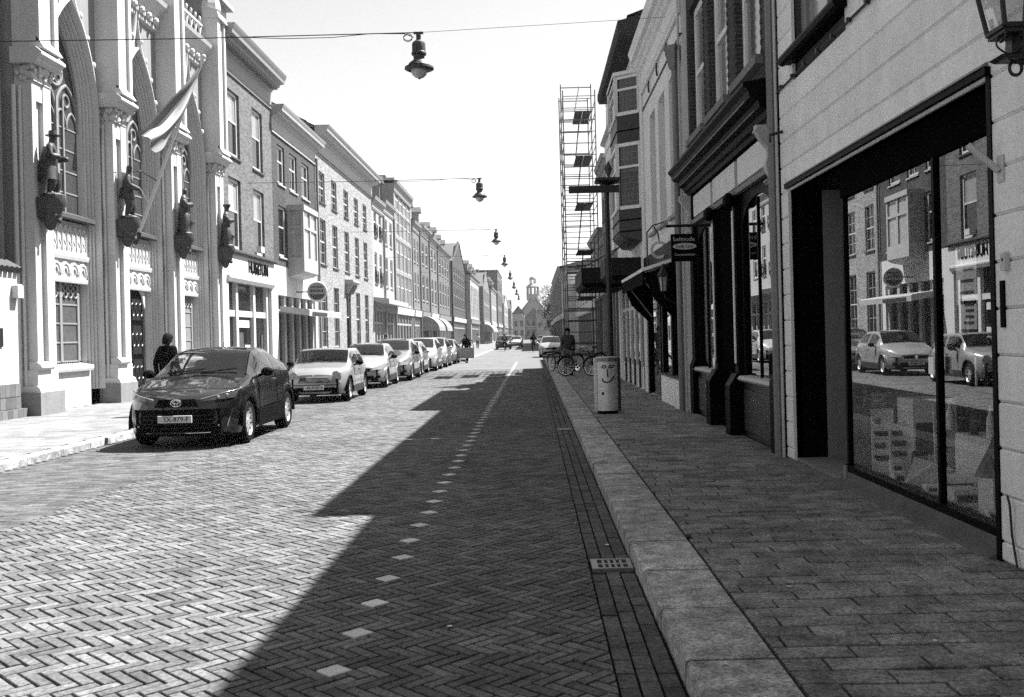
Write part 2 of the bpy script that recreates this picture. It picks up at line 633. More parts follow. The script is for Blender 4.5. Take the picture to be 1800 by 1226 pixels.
# kerbs
kerb = MB().box(XK + .03, XI - .01, 2.5, 64, -0.1, PV - 0.03).build('kerb', BED, kind='structure')
y = 2.9
random.seed(5)
while y < 63.2:
    l = 0.866
    mb = MB()
    x0, x1, z = XK, XI - .012, PV + random.uniform(-.003, .003)
    j = random.uniform(-.004, .004)
    prof = [(x0 + j, -.1), (x0 + j + .006, z - .022), (x0 + j + .012, z - .008), (x0 + j + .026, z), (x1 - .006, z), (x1, z - .006), (x1, -.1)]
    mb.ext([(a, y, c) for a, c in prof], (0, l, 0))
    mb.build('kerb_stone', KERB, kerb, smooth=True, ang=30)
    y += 0.893
MB().box(2.4, 2.6, 64, 200, -.1, PV).build('far_kerb', KERB, kerb)
lk = MB().box(XLK - .17, XLK - .02, 8, 66.5, -0.1, PV - 0.03).build('kerb_opposite', BED, kind='structure')
y = 8.0
while y < 66:
    MB().cbox(XLK - .18, XLK, y, y + .988, -.1, PV, .015).build('kerb_stone', KERB, lk)
    y += 1.0
MB().box(-4.58, -4.4, 66.5, 320, -.1, PV).build('far_kerb', KERB, lk)

# right pavement, long slabs laid across
pav = MB().q((XI - .02, 2.5, PV - .03), (XW + 2, 2.5, PV - .03), (XW + 2, 64, PV - .03), (XI - .02, 64, PV - .03)).build('pavement', BED, kind='structure')
slabs = []
yy = 3.3
row = 0
while yy < 45:
    d = 0.172
    off = (0.0, 0.23, 0.1, 0.36, 0.17, 0.3)[row % 6] + random.uniform(-.04, .04)
    xx = XI - off
    while xx < XW:
        a, b = max(xx, XI), min(xx + 0.46, XW - .005)
        if b - a > 0.05:
            slabs.append((a + .008, b - .008, yy + .009, yy + d - .009))
        xx += 0.46
    yy += d
    row += 1
slabs.sort(key=lambda s: s[2])
n = 0
mb = MB()
for a, b, c, d in slabs:
    z = PV + random.uniform(-.003, .002)
    inview = c > 3.9 and a < 0.52 * d + .1
    if inview and n < 300:
        sb = MB().cbox(a, b, c, d, PV - .05, z, .004)
        tx, ty_ = random.uniform(-.012, .012), random.uniform(-.02, .02)
        sb.v = [(x, y, q + ((x - a) * tx + (y - c) * ty_ if q > PV - .04 else 0)) for x, y, q in sb.v]
        sb.build('slab', SLAB, pav)
        n += 1
    else:
        i0 = len(mb.f)
        mb.cbox(a, b, c, d, PV - .05, z, .004)
        mb.t += [random.random()] * (len(mb.f) - i0)
mb.build('slab_field', SLAB, pav, kind='stuff')
MB().box(XI - .01, 5.5, 45, 64, 0, PV).box(2.6, 6, 64, 200, 0, PV).build('far_slabs', SLAB, pav)
MB().box(XW, 5.2, 3, 19, 0.0, PV - 0.025).build('shop_threshold_bed', STUCG, pav)

# left pavement
pl = MB().q((XL - 2, 5, PV - .02), (XLK - .17, 5, PV - .02), (XLK - .17, 66.5, PV - .02), (XL - 2, 66.5, PV - .02)).build('pavement_opposite', BED, kind='structure')
mb = MB()
yy = 13.0
k = 0
while yy < 48:
    xx = XL - 0.3 + (0.15 if k % 2 else 0)
    while xx < XLK - .32:
        if xx > -0.58 * yy - .5:
            z = PV + random.uniform(-.003, .002)
            i0 = len(mb.f)
            mb.cbox(xx, min(xx + .294, XLK - .185), yy, yy + .294, PV - .04, z, .004)
            mb.t += [random.random()] * (len(mb.f) - i0)
        xx += 0.3
    yy += 0.3
    k += 1
mb.build('slab_field', SLABL, pl, kind='stuff')
MB().box(XL - 2, XLK - .185, 48.1, 66.5, 0, PV).box(XL - 2, -4.59, 66.5, 420, 0, PV).build('far_slabs', SLABL, pl)

# the street behind the camera: plain house rows that close it off and show only in reflections
for nm, x0, x1, y0, y1, h_ in (('row_behind_left', -20, -11.3, -60, 11.9, 11), ('row_behind_right', XW, 12, -60, -4.02, 9), ('row_behind_end', -11.2, XW - .05, -72, -62, 11)):
    o = MB().box(x0, x1, y0, y1, 0, h_).build(nm, PALE, kind='structure')
    if nm != 'row_behind_end':
        xf, sg = (x1, .02) if x1 < 0 else (x0, -.02)
        for k in range(14):
            yy = y0 + 2 + k * (y1 - y0) / 14.5
            for z0, z1 in ((.6, 3), (4.4, 6.4), (7, 8.6)):
                MB().box(min(xf, xf + sg), max(xf, xf + sg), yy, yy + 1.6, z0, z1).build('window', PANE, o)
# drain grate in the gutter
g = thing('drain_grate', 'rectangular steel drain grate with two rows of slots in the gutter', 'drain grate', (0.51, 7.1, 0))
MB().box(0.38, 0.655, 6.955, 7.245, -.08, -.03).build('pit', INK, g)
mb = MB()
x0, x1, y0, y1 = 0.375, 0.66, 6.95, 7.25
mb.box(x0, x1, y0, y0 + .03, -.03, .004).box(x0, x1, y1 - .03, y1, -.03, .004).box(x0, x0 + .045, y0 + .03, y1 - .03, -.03, .004)
mb.box(x1 - .03, x1, y0 + .03, y1 - .03, -.03, .004).box(x0 + .045, x1 - .03, 7.085, 7.115, -.03, .003)
for k in range(1, 5):
    xx = x0 + .045 + k * (x1 - x0 - .075) / 5
    mb.box(xx - .009, xx + .009, y0 + .03, y1 - .03, -.03, .002)
mb.build('frame', METG, g)
# small manhole cover on the pavement and litter specks
mh = thing('manhole_cover', 'small dark square manhole cover set in the gutter further along', 'manhole cover', (0.5, 17.2, 0))
MB().cbox(.38, .62, 17.05, 17.35, -.02, .003).build('lid', METD, mh)
random.seed(21)
for k in range(18):
    x, y = random.uniform(-0.6, 2.6), random.uniform(4.8, 14)
    z = PV + .003 if x > XI else (.003 if x < .64 else PV + .004)
    r = random.uniform(.008, .018)
    mb = MB()
    pts = [(x + r * random.uniform(.7, 1.3) * math.cos(t * 1.047), y + r * 1.2 * random.uniform(.7, 1.3) * math.sin(t * 1.047), z) for t in range(6)]
    mb.ext(pts, (0, 0, .003))
    tag(mb.build('paper_scrap', DOT), 'tiny pale scrap of litter lying on the paving', 'litter', 'litter specks on the near paving')

# ------------------------------------------------------------------ facade helpers
class F:
    """a facade line: side +1 looks towards +X (left of the street), -1 towards -X; d = metres out from the wall"""
    def __init__(s, side, X):
        s.s, s.X = side, X

    def p(s, d, y, z):
        return (s.X + s.s * d, y, z)

    def box(s, mb, d0, d1, y0, y1, z0, z1):
        a, b = s.X + s.s * d0, s.X + s.s * d1
        return mb.box(min(a, b), max(a, b), y0, y1, z0, z1)

    def prof(s, mb, pts, y0, y1):
        """profile of (d, z) points run along the street"""
        return mb.ext([s.p(d, y0, z) for d, z in pts], (0, y1 - y0, 0))

    def wall(s, mb, y0, y1, z0, z1, ops, depth=0.22):
        """front sheet with real openings and reveals"""
        ys = sorted({y0, y1} | {v for o in ops for v in o[:2]})
        zs = sorted({z0, z1} | {v for o in ops for v in o[2:4]})
        for a in range(len(ys) - 1):
            run = None
            for b in range(len(zs) - 1):
                cy, cz = (ys[a] + ys[a + 1]) / 2, (zs[b] + zs[b + 1]) / 2
                hole = any(o[0] < cy < o[1] and o[2] < cz < o[3] for o in ops)
                if not hole:
                    run = [zs[b], zs[b + 1]] if run is None else [run[0], zs[b + 1]]
                if (hole or b == len(zs) - 2) and run:
                    mb.q(s.p(0, ys[a], run[0]), s.p(0, ys[a + 1], run[0]), s.p(0, ys[a + 1], run[1]), s.p(0, ys[a], run[1]))
                    run = None
        for o in ops:
            a, b, c, d = o[:4]
            e = -(o[4] if len(o) > 4 else depth)
            mb.q(s.p(0, a, c), s.p(0, a, d), s.p(e, a, d), s.p(e, a, c))
            mb.q(s.p(0, b, c), s.p(0, b, d), s.p(e, b, d), s.p(e, b, c))
            mb.q(s.p(0, a, c), s.p(0, b, c), s.p(e, b, c), s.p(e, a, c))
            mb.q(s.p(0, a, d), s.p(0, b, d), s.p(e, b, d), s.p(e, a, d))
        return mb

    def shell(s, mb, y0, y1, z0, z1, deep=9.0):
        """side and back walls and a flat top so that the house is a volume"""
        for y in (y0, y1):
            mb.q(s.p(0, y, z0), s.p(-deep, y, z0), s.p(-deep, y, z1), s.p(0, y, z1))
        mb.q(s.p(-deep, y0, z0), s.p(-deep, y1, z0), s.p(-deep, y1, z1), s.p(-deep, y0, z1))
        mb.q(s.p(-.002, y0, z1 - .01), s.p(-.002, y1, z1 - .01), s.p(-deep, y1, z1 - .01), s.p(-deep, y0, z1 - .01))
        return mb

    def window(s, parent, y0, y1, z0, z1, rec=0.12, nx=1, zsplit=(0.5,), fm=None, pane=None, sill=None, fw=0.06, name='window', bar=0.035, sillm=None, sub=None):
        """sash window: frame (the part), panes and sill as sub-parts. zsplit = fractions of the height with a rail"""
        fm = fm or WOODW
        mb = MB()
        d0, d1 = -rec - 0.03, -rec + 0.04
        s.box(mb, d0, d1, y0, y0 + fw, z0, z1)
        s.box(mb, d0, d1, y1 - fw, y1, z0, z1)
        s.box(mb, d0, d1, y0 + fw, y1 - fw, z1 - fw, z1)
        s.box(mb, d0, d1, y0 + fw, y1 - fw, z0, z0 + fw)
        zz = [z0 + fw] + [z0 + fw + f * (z1 - z0 - 2 * fw) for f in zsplit] + [z1 - fw]
        for z in zz[1:-1]:
            s.box(mb, d0 + .005, d1 - .005, y0 + fw, y1 - fw, z - bar, z + bar)
        yy = [y0 + fw + k * (y1 - y0 - 2 * fw) / nx for k in range(nx + 1)]
        for y in yy[1:-1]:
            for a, b in zip(zz[:-1], zz[1:]):
                s.box(mb, d0 + .01, d1 - .012, y - bar / 2, y + bar / 2, a + .001, b - .001)
        if sub:      # extra thin glazing bars in every sash
            ny, nz_ = sub
            for ya, yb in zip(yy[:-1], yy[1:]):
                for k in range(1, ny):
                    y = ya + k * (yb - ya) / ny
                    s.box(mb, d0 + .015, d1 - .02, y - .012, y + .012, z0 + fw + .002, z1 - fw - .002)
            for za, zb in zip(zz[:-1], zz[1:]):
                for k in range(1, nz_):
                    z = za + k * (zb - za) / nz_
                    s.box(mb, d0 + .017, d1 - .022, y0 + fw + .001, y1 - fw - .001, z - .012, z + .012)
        w = mb.build(name, fm, parent)
        pm = pane or PANE
        pms = pm if isinstance(pm, (list, tuple)) else [pm] * 9
        for k, (za, zb) in enumerate(zip(zz[:-1], zz[1:])):
            for ya, yb in zip(yy[:-1], yy[1:]):
                t = random.uniform(-.004, .004)
                t2 = random.uniform(-.004, .004)
                g = MB().q(s.p(-rec + t, ya - .001, za), s.p(-rec + t2, yb + .001, za), s.p(-rec + t2, yb + .001, zb), s.p(-rec - t, ya - .001, zb))
                g.build('pane', pms[k % len(pms)], w)
        if sill:
            g = MB()
            s.prof(g, [(-rec + .04, z0 - .09), (sill, z0 - .10), (sill, z0 - .03), (-rec + .04, z0 - .001)], y0 - .07, y1 + .07)
            g.build('sill', sillm or STONE, w)
        return w

    def cornice(s, parent, y0, y1, z0, z1, out, m, dent=0, name='cornice', cap=None):
        """moulded cornice, z0..z1, reaching `out` metres over the pavement; dentils as sub-part"""
        h = z1 - z0
        pts = [(0.01, z0), (0.06, z0), (0.06, z0 + .06 * h), (0.09, z0 + .10 * h), (0.04, z0 + .13 * h), (0.04, z0 + .52 * h), (0.10, z0 + .56 * h), (0.14, z0 + .62 * h),
               (out * .55, z0 + .66 * h), (out * .6, z0 + .74 * h), (out * .85, z0 + .76 * h), (out * .87, z0 + .84 * h), (out * .95, z0 + .93 * h), (out, z1), (0.01, z1)]
        c = s.prof(MB(), pts, y0, y1).build(name, m, parent)
        if dent:
            mb = MB()
            y = y0 + .1
            while y < y1 - .1:
                s.box(mb, .1, out * .5, y, y + dent * .5, z0 + .57 * h, z0 + .665 * h)
                y += dent
            mb.build('dentils', m, c)
        return c

    def pitched(s, parent, y0, y1, z, rise, out=0.2, deep=8.0, m=None, name='roof'):
        """saddle roof with its ridge along the street and overlapping tile courses"""
        m = m or TILE
        mb = MB()
        n = max(6, int(rise / 0.28))
        for k in range(n):
            a, b = k / n, (k + 1) / n
            for sg in (0, 1):
                dd = lambda t: (out - t * (out + deep / 2)) if sg == 0 else (-deep - out + t * (out + deep / 2))
                mb.q(s.p(dd(a), y0, z + rise * a + .04), s.p(dd(a), y1, z + rise * a + .04), s.p(dd(b), y1, z + rise * b), s.p(dd(b), y0, z + rise * b))
                mb.q(s.p(dd(a), y0, z + rise * a), s.p(dd(a), y1, z + rise * a), s.p(dd(a), y1, z + rise * a + .04), s.p(dd(a), y0, z + rise * a + .04))
        r = mb.build(name, m, parent)
        for y in (y0, y1):
            MB().q(s.p(0, y, z), s.p(-deep, y, z), s.p(-deep / 2, y, z + rise)).build('gable_wall', BRICKM, parent)
        return r


def pipe(parent, path, r, m, name='downpipe', clamps=()):
    o = MB().tube(path, r, 8).build(name, m, parent, smooth=True)
    for z in clamps:
        MB().cyl((path[-1][0], path[-1][1], z), (path[-1][0], path[-1][1], z + .05), r * 1.25, n=8).build('clamp', m, o)
    return o


# ------------------------------------------------------------------ gothic hall on the left
FT = F(1, -11.5)


class Recess(F):
    """depths behind the wall plane are kept shallow"""
    def p(s, d, y, z):
        return F.p(s, d * .36 if d < 0 else d, y, z)

    def box(s, mb, d0, d1, y0, y1, z0, z1):
        return F.box(s, mb, d0 * .36 if d0 < 0 else d0, d1 * .36 if d1 < 0 else d1, y0, y1, z0, z1)


FG = Recess(1, -11.5)
G = thing('gothic_hall', 'gothic hall with pointed traceried windows, buttresses and statues at the left edge', 'building', (-12, 29, 0))
BT = [22.25, 26.55, 30.85, 35.15]        # near faces of the buttresses
BW_ = 1.0
BAYS = [(BT[k] + BW_, BT[k + 1]) for k in range(3)]
ZC = 11.75


def ogive(yc, hw, zs, za, n=14):
    """pointed arch outline from left springing over the apex to the right springing"""
    h = za - zs
    rad = (hw * hw + h * h) / (2 * hw)
    L_ = []
    amax = math.asin(min(1, h / rad))
    for k in range(n + 1):
        a = amax * k / n
        L_.append((yc - hw + rad - rad * math.cos(a), zs + rad * math.sin(a)))
    Rr = [(2 * yc - y, z) for y, z in L_[::-1][1:]]
    return L_ + Rr


wall = MB()
# spandrel fields: front sheet above, around the splayed recesses (outer outline of the recess hw0)
HW0, ZS, ZA0 = 1.46, 7.55, 10.35
IN = 0.28        # how far the mouldings step in
for (a, b) in BAYS:
    yc = (a + b) / 2
    o = ogive(yc, HW0, ZS, ZA0)
    # sheet between the arch outline and a rectangle a..b, 0..ZC
    for k in range(len(o) - 1):
        (ya, za), (yb, zb) = o[k], o[k + 1]
        wall.q(FG.p(0, ya, za), FG.p(0, yb, zb), FG.p(0, yb, ZC), FG.p(0, ya, ZC))
    wall.q(FG.p(0, a - .1, 0), FG.p(0, yc - HW0, 0), FG.p(0, yc - HW0, ZC), FG.p(0, a - .1, ZC))
    wall.q(FG.p(0, yc + HW0, 0), FG.p(0, b + .1, 0), FG.p(0, b + .1, ZC), FG.p(0, yc + HW0, ZC))
    wall.q(FG.p(-1.02, a - .2, 0), FG.p(-1.02, b + .2, 0), FG.p(-1.02, b + .2, ZC), FG.p(-1.02, a - .2, ZC))   # inner skin behind the recess
wall.build('wall', STUCG, G)
sw = MB()
FT.shell(sw, 22.3, 36.1, 0, ZC + .6, 12)
sw.q(FG.p(0, 22.3, 0), FG.p(0, 22.4, 0), FG.p(0, 22.4, ZC), FG.p(0, 22.3, ZC))
sw.build('side_wall', STUCG, G)

# splayed, stepped jambs and arch mouldings of each bay
PROF = []                                     # (inward offset, depth): five rolls with deep hollows between
for k in range(5):
    o_, d_ = k * .156, -k * .18
    PROF += [(o_, d_), (o_ + .02, d_ + .13), (o_ + .06, d_ + .16), (o_ + .09, d_ + .10), (o_ + .10, d_ - .12), (o_ + .13, d_ - .26)]
PROF.append((.78, -.9))
for bi, (a, b) in enumerate(BAYS):
    yc = (a + b) / 2
    rows = []
    for off, d in PROF:
        off *= IN / .78
        hw = HW0 - off
        o = ogive(yc, hw, ZS, ZA0 - off * 1.5)
        rows.append([FG.p(d, o[0][0], 0.5)] + [FG.p(d, y, z) for y, z in o] + [FG.p(d, o[-1][0], 0.5)])
    MB().grid(rows).build('arch_moulding', STUC, G)
    # ogee hood with finial
    hood = []
    n = 22
    og = ogive(yc, HW0 + .1, ZS - .15, ZA0 + .22, 16)
    for sg in (-1, 1):
        half = og[:13] if sg < 0 else og[::-1][:13]
        pth = [FG.p(.06, y, z) for y, z in half]
        y0_, z0_ = half[-1]
        for k in range(1, 9):
            t = k / 8
            y = (1 - t) ** 2 * y0_ + 2 * t * (1 - t) * (yc + sg * .1) + t * t * (yc + sg * .03)
            z = (1 - t) ** 2 * z0_ + 2 * t * (1 - t) * (z0_ + .42) + t * t * 11.55
            pth.append(FG.p(.06, y, z))
        hood.append(pth)
    n = len(hood[0]) - 1
    mb = MB()
    for pth in hood:
        mb.tube(pth, .07, 6)
        for k in range(7, n - 1, 3):      # crockets
            x, y, z = pth[k]
            mb.ball((x + .03, y + (.09 if pth is hood[1] else -.09), z + .05), .07, .08, .1, 6, 5)
    mb.build('ogee_hood', STUC, G, smooth=True, ang=60)
    # big window
    HW, ZB, ZA = HW0 - IN, 5.0, ZA0 - IN * 1.5
    o = ogive(yc, HW, ZS, ZA)
    gl = MB()
    pts = [FG.p(-.95, o[0][0], ZB)] + [FG.p(-.95, y, z) for y, z in o] + [FG.p(-.95, o[-1][0], ZB)]
    gl.q(*pts)
    tr = MB()
    for yy, r in ((yc - HW / 3, .035), (yc, .055), (yc + HW / 3, .035)):
        tr.box(FG.X - .355, FG.X - .355 + 1.8 * r, yy - r, yy + r, ZB, ZS + .35)
    tr.tube([FG.p(-.9, y, z) for y, z in o], .05, 6)
    for sg in (-1, 1):
        q = ogive(yc + sg * HW / 2, HW / 2, ZS - .1, ZS + .75, 8)
        tr.tube([FG.p(-.9, y, z) for y, z in q], .045, 6)
        for s2 in (-1, 1):
            q = ogive(yc + sg * HW / 2 + s2 * HW / 4, HW / 4, ZS - .35, ZS + .1, 6)
            tr.tube([FG.p(-.9, y, z) for y, z in q], .03, 5)
        cx, cz = yc + sg * HW / 2, ZS + .35
        tr.tube([FG.p(-.9, cx + .16 * math.cos(k * .524), cz + .16 * math.sin(k * .524)) for k in range(12)], .03, 5, True)
    cz = ZS + 1.02
    tr.tube([FG.p(-.9, yc + .38 * math.cos(k * .393), cz + .38 * math.sin(k * .393)) for k in range(16)], .05, 6, True)
    for j in range(4):
        a4 = j * math.pi / 2 + .78
        tr.tube([FG.p(-.9, yc + .2 * math.cos(a4) + .16 * math.cos(k * .628), cz + .2 * math.sin(a4) + .16 * math.sin(k * .628)) for k in range(10)], .028, 5, True)
    z = ZB + .55
    while z < ZS:
        tr.box(FG.X - .35, FG.X - .325, yc - HW, yc + HW, z - .018, z + .018)
        z += .55
    w = tr.build('tracery_window', STONE, G, smooth=True, ang=40)  # darker stone than the jambs puts the recess shade into the tracery colour
    gl.build('pane', LEAD, w)
    # sill with wash, balustrade panel below
    mb = MB()
    FG.prof(mb, [(-.95, 4.86), (.02, 4.78), (.06, 4.82), (.06, 4.92), (-.95, 5.06)], yc - 1.3, yc + 1.3)
    mb.build('window_sill', DSTONE, G)
    mb = MB()
    FG.box(mb, -.95, -.45, yc - 1.22, yc + 1.22, 3.97, 4.78)
    bal = mb.build('balustrade_panel', STUC, G)
    mb = MB()
    for k in range(9):
        y = yc - 1.04 + k * .26
        q = ogive(y, .11, 4.45, 4.66, 5)
        mb.tube([FG.p(-.43, y - .11, 4.08)] + [FG.p(-.43, yy, zz) for yy, zz in q] + [FG.p(-.43, y + .11, 4.08)], .028, 5)
        mb.tube([FG.p(-.43, y + .06 * math.sin(k2 * .9), 4.1 + k2 * .05) for k2 in range(9)], .02, 4)
    mb.build('balusters', STUC, bal)
    # ledge and frieze of small arches
    mb = MB()
    FG.prof(mb, [(-.95, 3.82), (-.34, 3.82), (-.28, 3.9), (-.28, 3.94), (-.95, 4.0)], yc - 1.25, yc + 1.25)
    mb.build('ledge', STUC, G)
    mb = MB()
    FG.box(mb, -.95, -.5, yc - 1.22, yc + 1.22, 3.34, 3.82)
    fz = mb.build('frieze', STUC, G)
    mb = MB()
    for k in range(5):
        y = yc - .96 + k * .48
        mb.tube([FG.p(-.47, y + .2 * math.cos(t * .314), 3.46 + .26 * math.sin(t * .314)) for t in range(11)], .045, 6)
        mb.tube([FG.p(-.46, y + .1 * math.cos(t * .314), 3.48 + .14 * math.sin(t * .314)) for t in range(11)], .03, 5)
    mb.build('frieze_arches', STUC, fz)
    mb = MB()
    FG.prof(mb, [(-.95, 3.24), (-.42, 3.24), (-.38, 3.3), (-.38, 3.345), (-.95, 3.345)], yc - 1.22, yc + 1.22)
    mb.build('lintel', STUC, G)
    if bi != 1:
        # lower window
        mb = MB()
        y0, y1 = yc - .95, yc + .95
        for y in (y0, yc, y1):
            FG.box(mb, -.9, -.78, y - .06, y + .06, 1.25, 3.24)
        for k in range(4):
            z = 1.25 + k * .48
            FG.box(mb, -.88, -.82, y0 + .06, y1 - .06, z - .02, z + .02)
        for k in range(7):
            y = y0 + .13 + k * .27
            for c in (2.95, 3.12):
                mb.tube([FG.p(-.82, y + .1 * math.cos(t * .785), c + .09 * math.sin(t * .785)) for t in range(8)], .02, 4, True)
        w = mb.build('lower_window', WOODG, G)
        MB().q(FG.p(-.88, y0, 1.2), FG.p(-.88, y1, 1.2), FG.p(-.88, y1, 3.24), FG.p(-.88, y0, 3.24)).build('pane', PANEC if bi else mat('net_curtain_pane', .07, .12, .5, nz=(5, .4)), w)
        mb = MB()
        FG.prof(mb, [(-.95, 1.02), (-.05, 1.0), (.0, 1.06), (.0, 1.12), (-.05, 1.14), (-.95, 1.2)], yc - 1.15, yc + 1.15)
        sl = mb.build('lower_sill', STUC, G)
        mb = MB()
        for k in range(20):
            y = yc - 1.1 + k * .115
            mb.cyl(FG.p(-.3, y, 1.13), FG.p(-.28, y, 1.26), .014, .003, 5)
        mb.build('sill_spikes', METB, sl, kind='stuff')
        mb = MB()
        FG.box(mb, -.95, -.3, yc - 1.18, yc + 1.18, 0.0, 1.02)
        mb.build('apron_wall', STUC, G)
    else:
        # double door under a flat pointed head
        mb = MB()
        FG.box(mb, -.95, -.86, yc - .98, yc + .98, .22, 3.24)
        dr = mb.build('door', WOODB, G)
        mb = MB()
        for sg in (-1, 1):
            y = yc + sg * .48
            for z0, z1 in ((.4, 1.2), (1.35, 2.2), (2.35, 3.0)):
                FG.box(mb, -.86, -.82, y - .33, y + .33, z0, z1)
                for k in range(3):
                    mb.tube([FG.p(-.81, y - .3 + .3 * k + .1 * math.cos(t * .785), (z0 + z1) / 2 + .2 * math.sin(t * .785)) for t in range(8)], .02, 4, True)
        mb.build('door_panel', METB, dr)
        MB().ball(FG.p(-.78, yc - .1, 1.2), .05).build('knob', CHROME, dr)
        mb = MB()
        FG.box(mb, -.95, -.1, yc - 1.15, yc + 1.15, .08, .22)
        mb.build('door_step', STONE, G)
        for sg in (-1, 1):
            mb = MB()
            pts = [FG.p(-.8, yc + sg * .98, 3.24), FG.p(-.8, yc + sg * .98, 2.7), FG.p(-.8, yc + sg * .88, 2.85), FG.p(-.8, yc + sg * .8, 3.1), FG.p(-.8, yc + sg * .62, 3.24)]
            mb.ext(pts, (.05, 0, 0))
            mb.build('door_head', STUC, G)

# buttresses: plinth, panelled lower shaft, console, capital, larger upper shaft, pinnacle
for k, y0 in enumerate(BT):
    y1 = y0 + BW_ - .05
    f0 = .42      # front of the lower shaft measured from the wall plane
    mb = MB()
    FG.box(mb, 0, f0 + .1, y0 - .1, y1 + .1, 0.0, .62)
    b = mb.build('buttress', STONE, G)
    mb = MB()
    FG.prof(mb, [(0, .62), (f0 + .09, .62), (f0 + .05, .72), (f0, .76), (0, .76)], y0 - .05, y1 + .05)
    FG.box(mb, 0, f0, y0, y1, .76, 1.12)
    FG.prof(mb, [(f0 - .2, 1.12), (f0 + .06, 1.12), (f0 + .09, 1.17), (f0 + .06, 1.23), (f0 - .03, 1.3), (f0 - .2, 1.3)], y0 + .02, y1 - .32)
    # lower shaft with a sunk panel in front: two strips and a back
    zt = 7.62
    FG.box(mb, 0, f0 - .10, y0 + .06, y1 - .06, 1.12, zt)
    FG.box(mb, f0 - .10, f0 - .02, y0 + .06, y0 + .24, 1.3, zt)
    FG.box(mb, f0 - .10, f0, y1 - .42, y1 - .06, 1.12, zt)
    FG.box(mb, f0 - .10, f0 - .02, y0 + .24, y1 - .42, 7.2, zt)
    # slim colonnette in the angle towards the next bay
    for yy in (y0 - .06, y1 + .05):
        mb.cyl(FG.p(.05, yy, .62), FG.p(.05, yy, 7.5), .05, n=8)
        mb.cyl(FG.p(.16, yy + (.05 if yy < y0 else -.05), .62), FG.p(.16, yy + (.05 if yy < y0 else -.05), 7.5), .035, n=8)
    mb.build('shaft', STUC, b)
    # capital: carved bell under a moulded slab
    mb = MB()
    FG.box(mb, 0, f0 + .02, y0 + .08, y1 - .08, 7.62, 8.0)
    random.seed(k)
    for j in range(34):
        zz = 7.66 + random.random() * .3
        if j % 2:
            mb.ball(FG.p(f0 + .03 + .1 * (zz - 7.6), y0 + random.uniform(.08, .9), zz), .05, .06, .075, 6, 5)
        else:
            mb.ball(FG.p(random.uniform(.05, f0), y0 + .06 - .08 * (zz - 7.6), zz), .06, .05, .075, 6, 5)
    cap = mb.build('capital', STUC, b, smooth=True, ang=40)
    mb = MB()
    FG.prof(mb, [(0, 7.98), (f0 + .12, 7.98), (f0 + .2, 8.04), (f0 + .2, 8.1), (f0 + .3, 8.16), (f0 + .3, 8.22), (f0 + .16, 8.34), (0, 8.34)], y0 - .1, y1 + .1)
    mb.build('capital_slab', STUC, b)
    # upper shaft
    mb = MB()
    zt = 13.1
    FG.box(mb, 0, f0 + .12, y0 + .02, y1 - .02, 8.32, zt)
    FG.box(mb, f0 + .12, f0 + .2, y0 + .02, y0 + .3, 8.5, zt)
    FG.box(mb, f0 + .12, f0 + .2, y1 - .2, y1 - .02, 8.5, zt)
    FG.prof(mb, [(f0 + .12, 8.32), (f0 + .3, 8.34), (f0 + .2, 8.5), (f0 + .12, 8.6)], y0 + .02, y1 - .02)
    mb.build('upper_shaft', STUC, b)
    mb = MB()
    FG.prof(mb, [(.1, 13.1), (f0 + .28, 13.1), (f0 + .2, 13.35), (f0 - .1, 13.5), (.1, 13.5)], y0 - .02, y1 + .02)
    x, yc_ = FG.X + f0 / 2 + .05, (y0 + y1) / 2
    mb.lathe(x, yc_, [(.36, 13.5), (.34, 13.7), (.12, 14.5), (.2, 14.62), (.1, 14.75), (.02, 15.1)], 8)
    mb.build('pinnacle', STUC, b)
    # console carrying the statue
    mb = MB()
    yc_ = (y0 + y1) / 2 - .06
    xc = FG.X + f0 + .16
    mb.lathe(xc, yc_, [(.04, 4.28), (.1, 4.34), (.15, 4.48), (.24, 4.6), (.27, 4.76), (.34, 4.84), (.36, 5.0), (.0, 5.0)], 10)
    mb.box(FG.X + f0 - .16, xc, yc_ - .27, yc_ + .27, 4.55, 4.98)
    for j in range(10):
        mb.ball((xc + .2 * math.cos(j * .7), yc_ + .2 * math.sin(j * .7), 4.5 + .06 * (j % 3)), .065, n=6, m=5)
    mb.build('console', DSTONE, b, smooth=True, ang=40)

# cornice with blind arcade, parapet, roof
mb = MB()
FG.prof(mb, [(0, 11.25), (.1, 11.3), (.1, 11.62), (.24, 11.8), (.42, 11.98), (.46, 12.1), (.38, 12.16), (0, 12.2)], 22.3, 36.1)
cn = mb.build('cornice', STUC, G)
mb = MB()
y = 23.4
while y < 36:
    mb.tube([FG.p(.14, y + .22 * math.cos(t * .393), 11.42 + .24 * math.sin(t * .393)) for t in range(9)], .05, 5)
    mb.ball(FG.p(.2, y, 11.5), .11, n=7, m=5)
    y += .54
mb.build('cornice_arcade', STUC, cn)
mb = MB()
for (a, b) in BAYS:
    FG.box(mb, .1, .16, a, b, 12.16, 12.22)
    FG.box(mb, .1, .17, a, b, 12.72, 12.79)
    y = a + .1
    while y < b - .2:
        mb.tube([FG.p(.13, y, 12.2), FG.p(.13, y + .1, 12.38), FG.p(.13, y + .2, 12.5), FG.p(.13, y + .3, 12.72)], .03, 5)
        mb.tube([FG.p(.13, y + .3, 12.2), FG.p(.13, y + .2, 12.38), FG.p(.13, y + .1, 12.5), FG.p(.13, y, 12.72)], .03, 5)
        mb.ball(FG.p(.13, y + .15, 12.95), .06, .06, .1, 6, 4)
        mb.cyl(FG.p(.13, y + .15, 12.75), FG.p(.13, y + .15, 12.9), .025, n=5)
        y += .44
mb.build('parapet', STUC, G)
rf = FT.pitched(G, 22.3, 36.0, 12.2, 7.2, out=-.3, deep=11, m=TILE)
mb = MB()
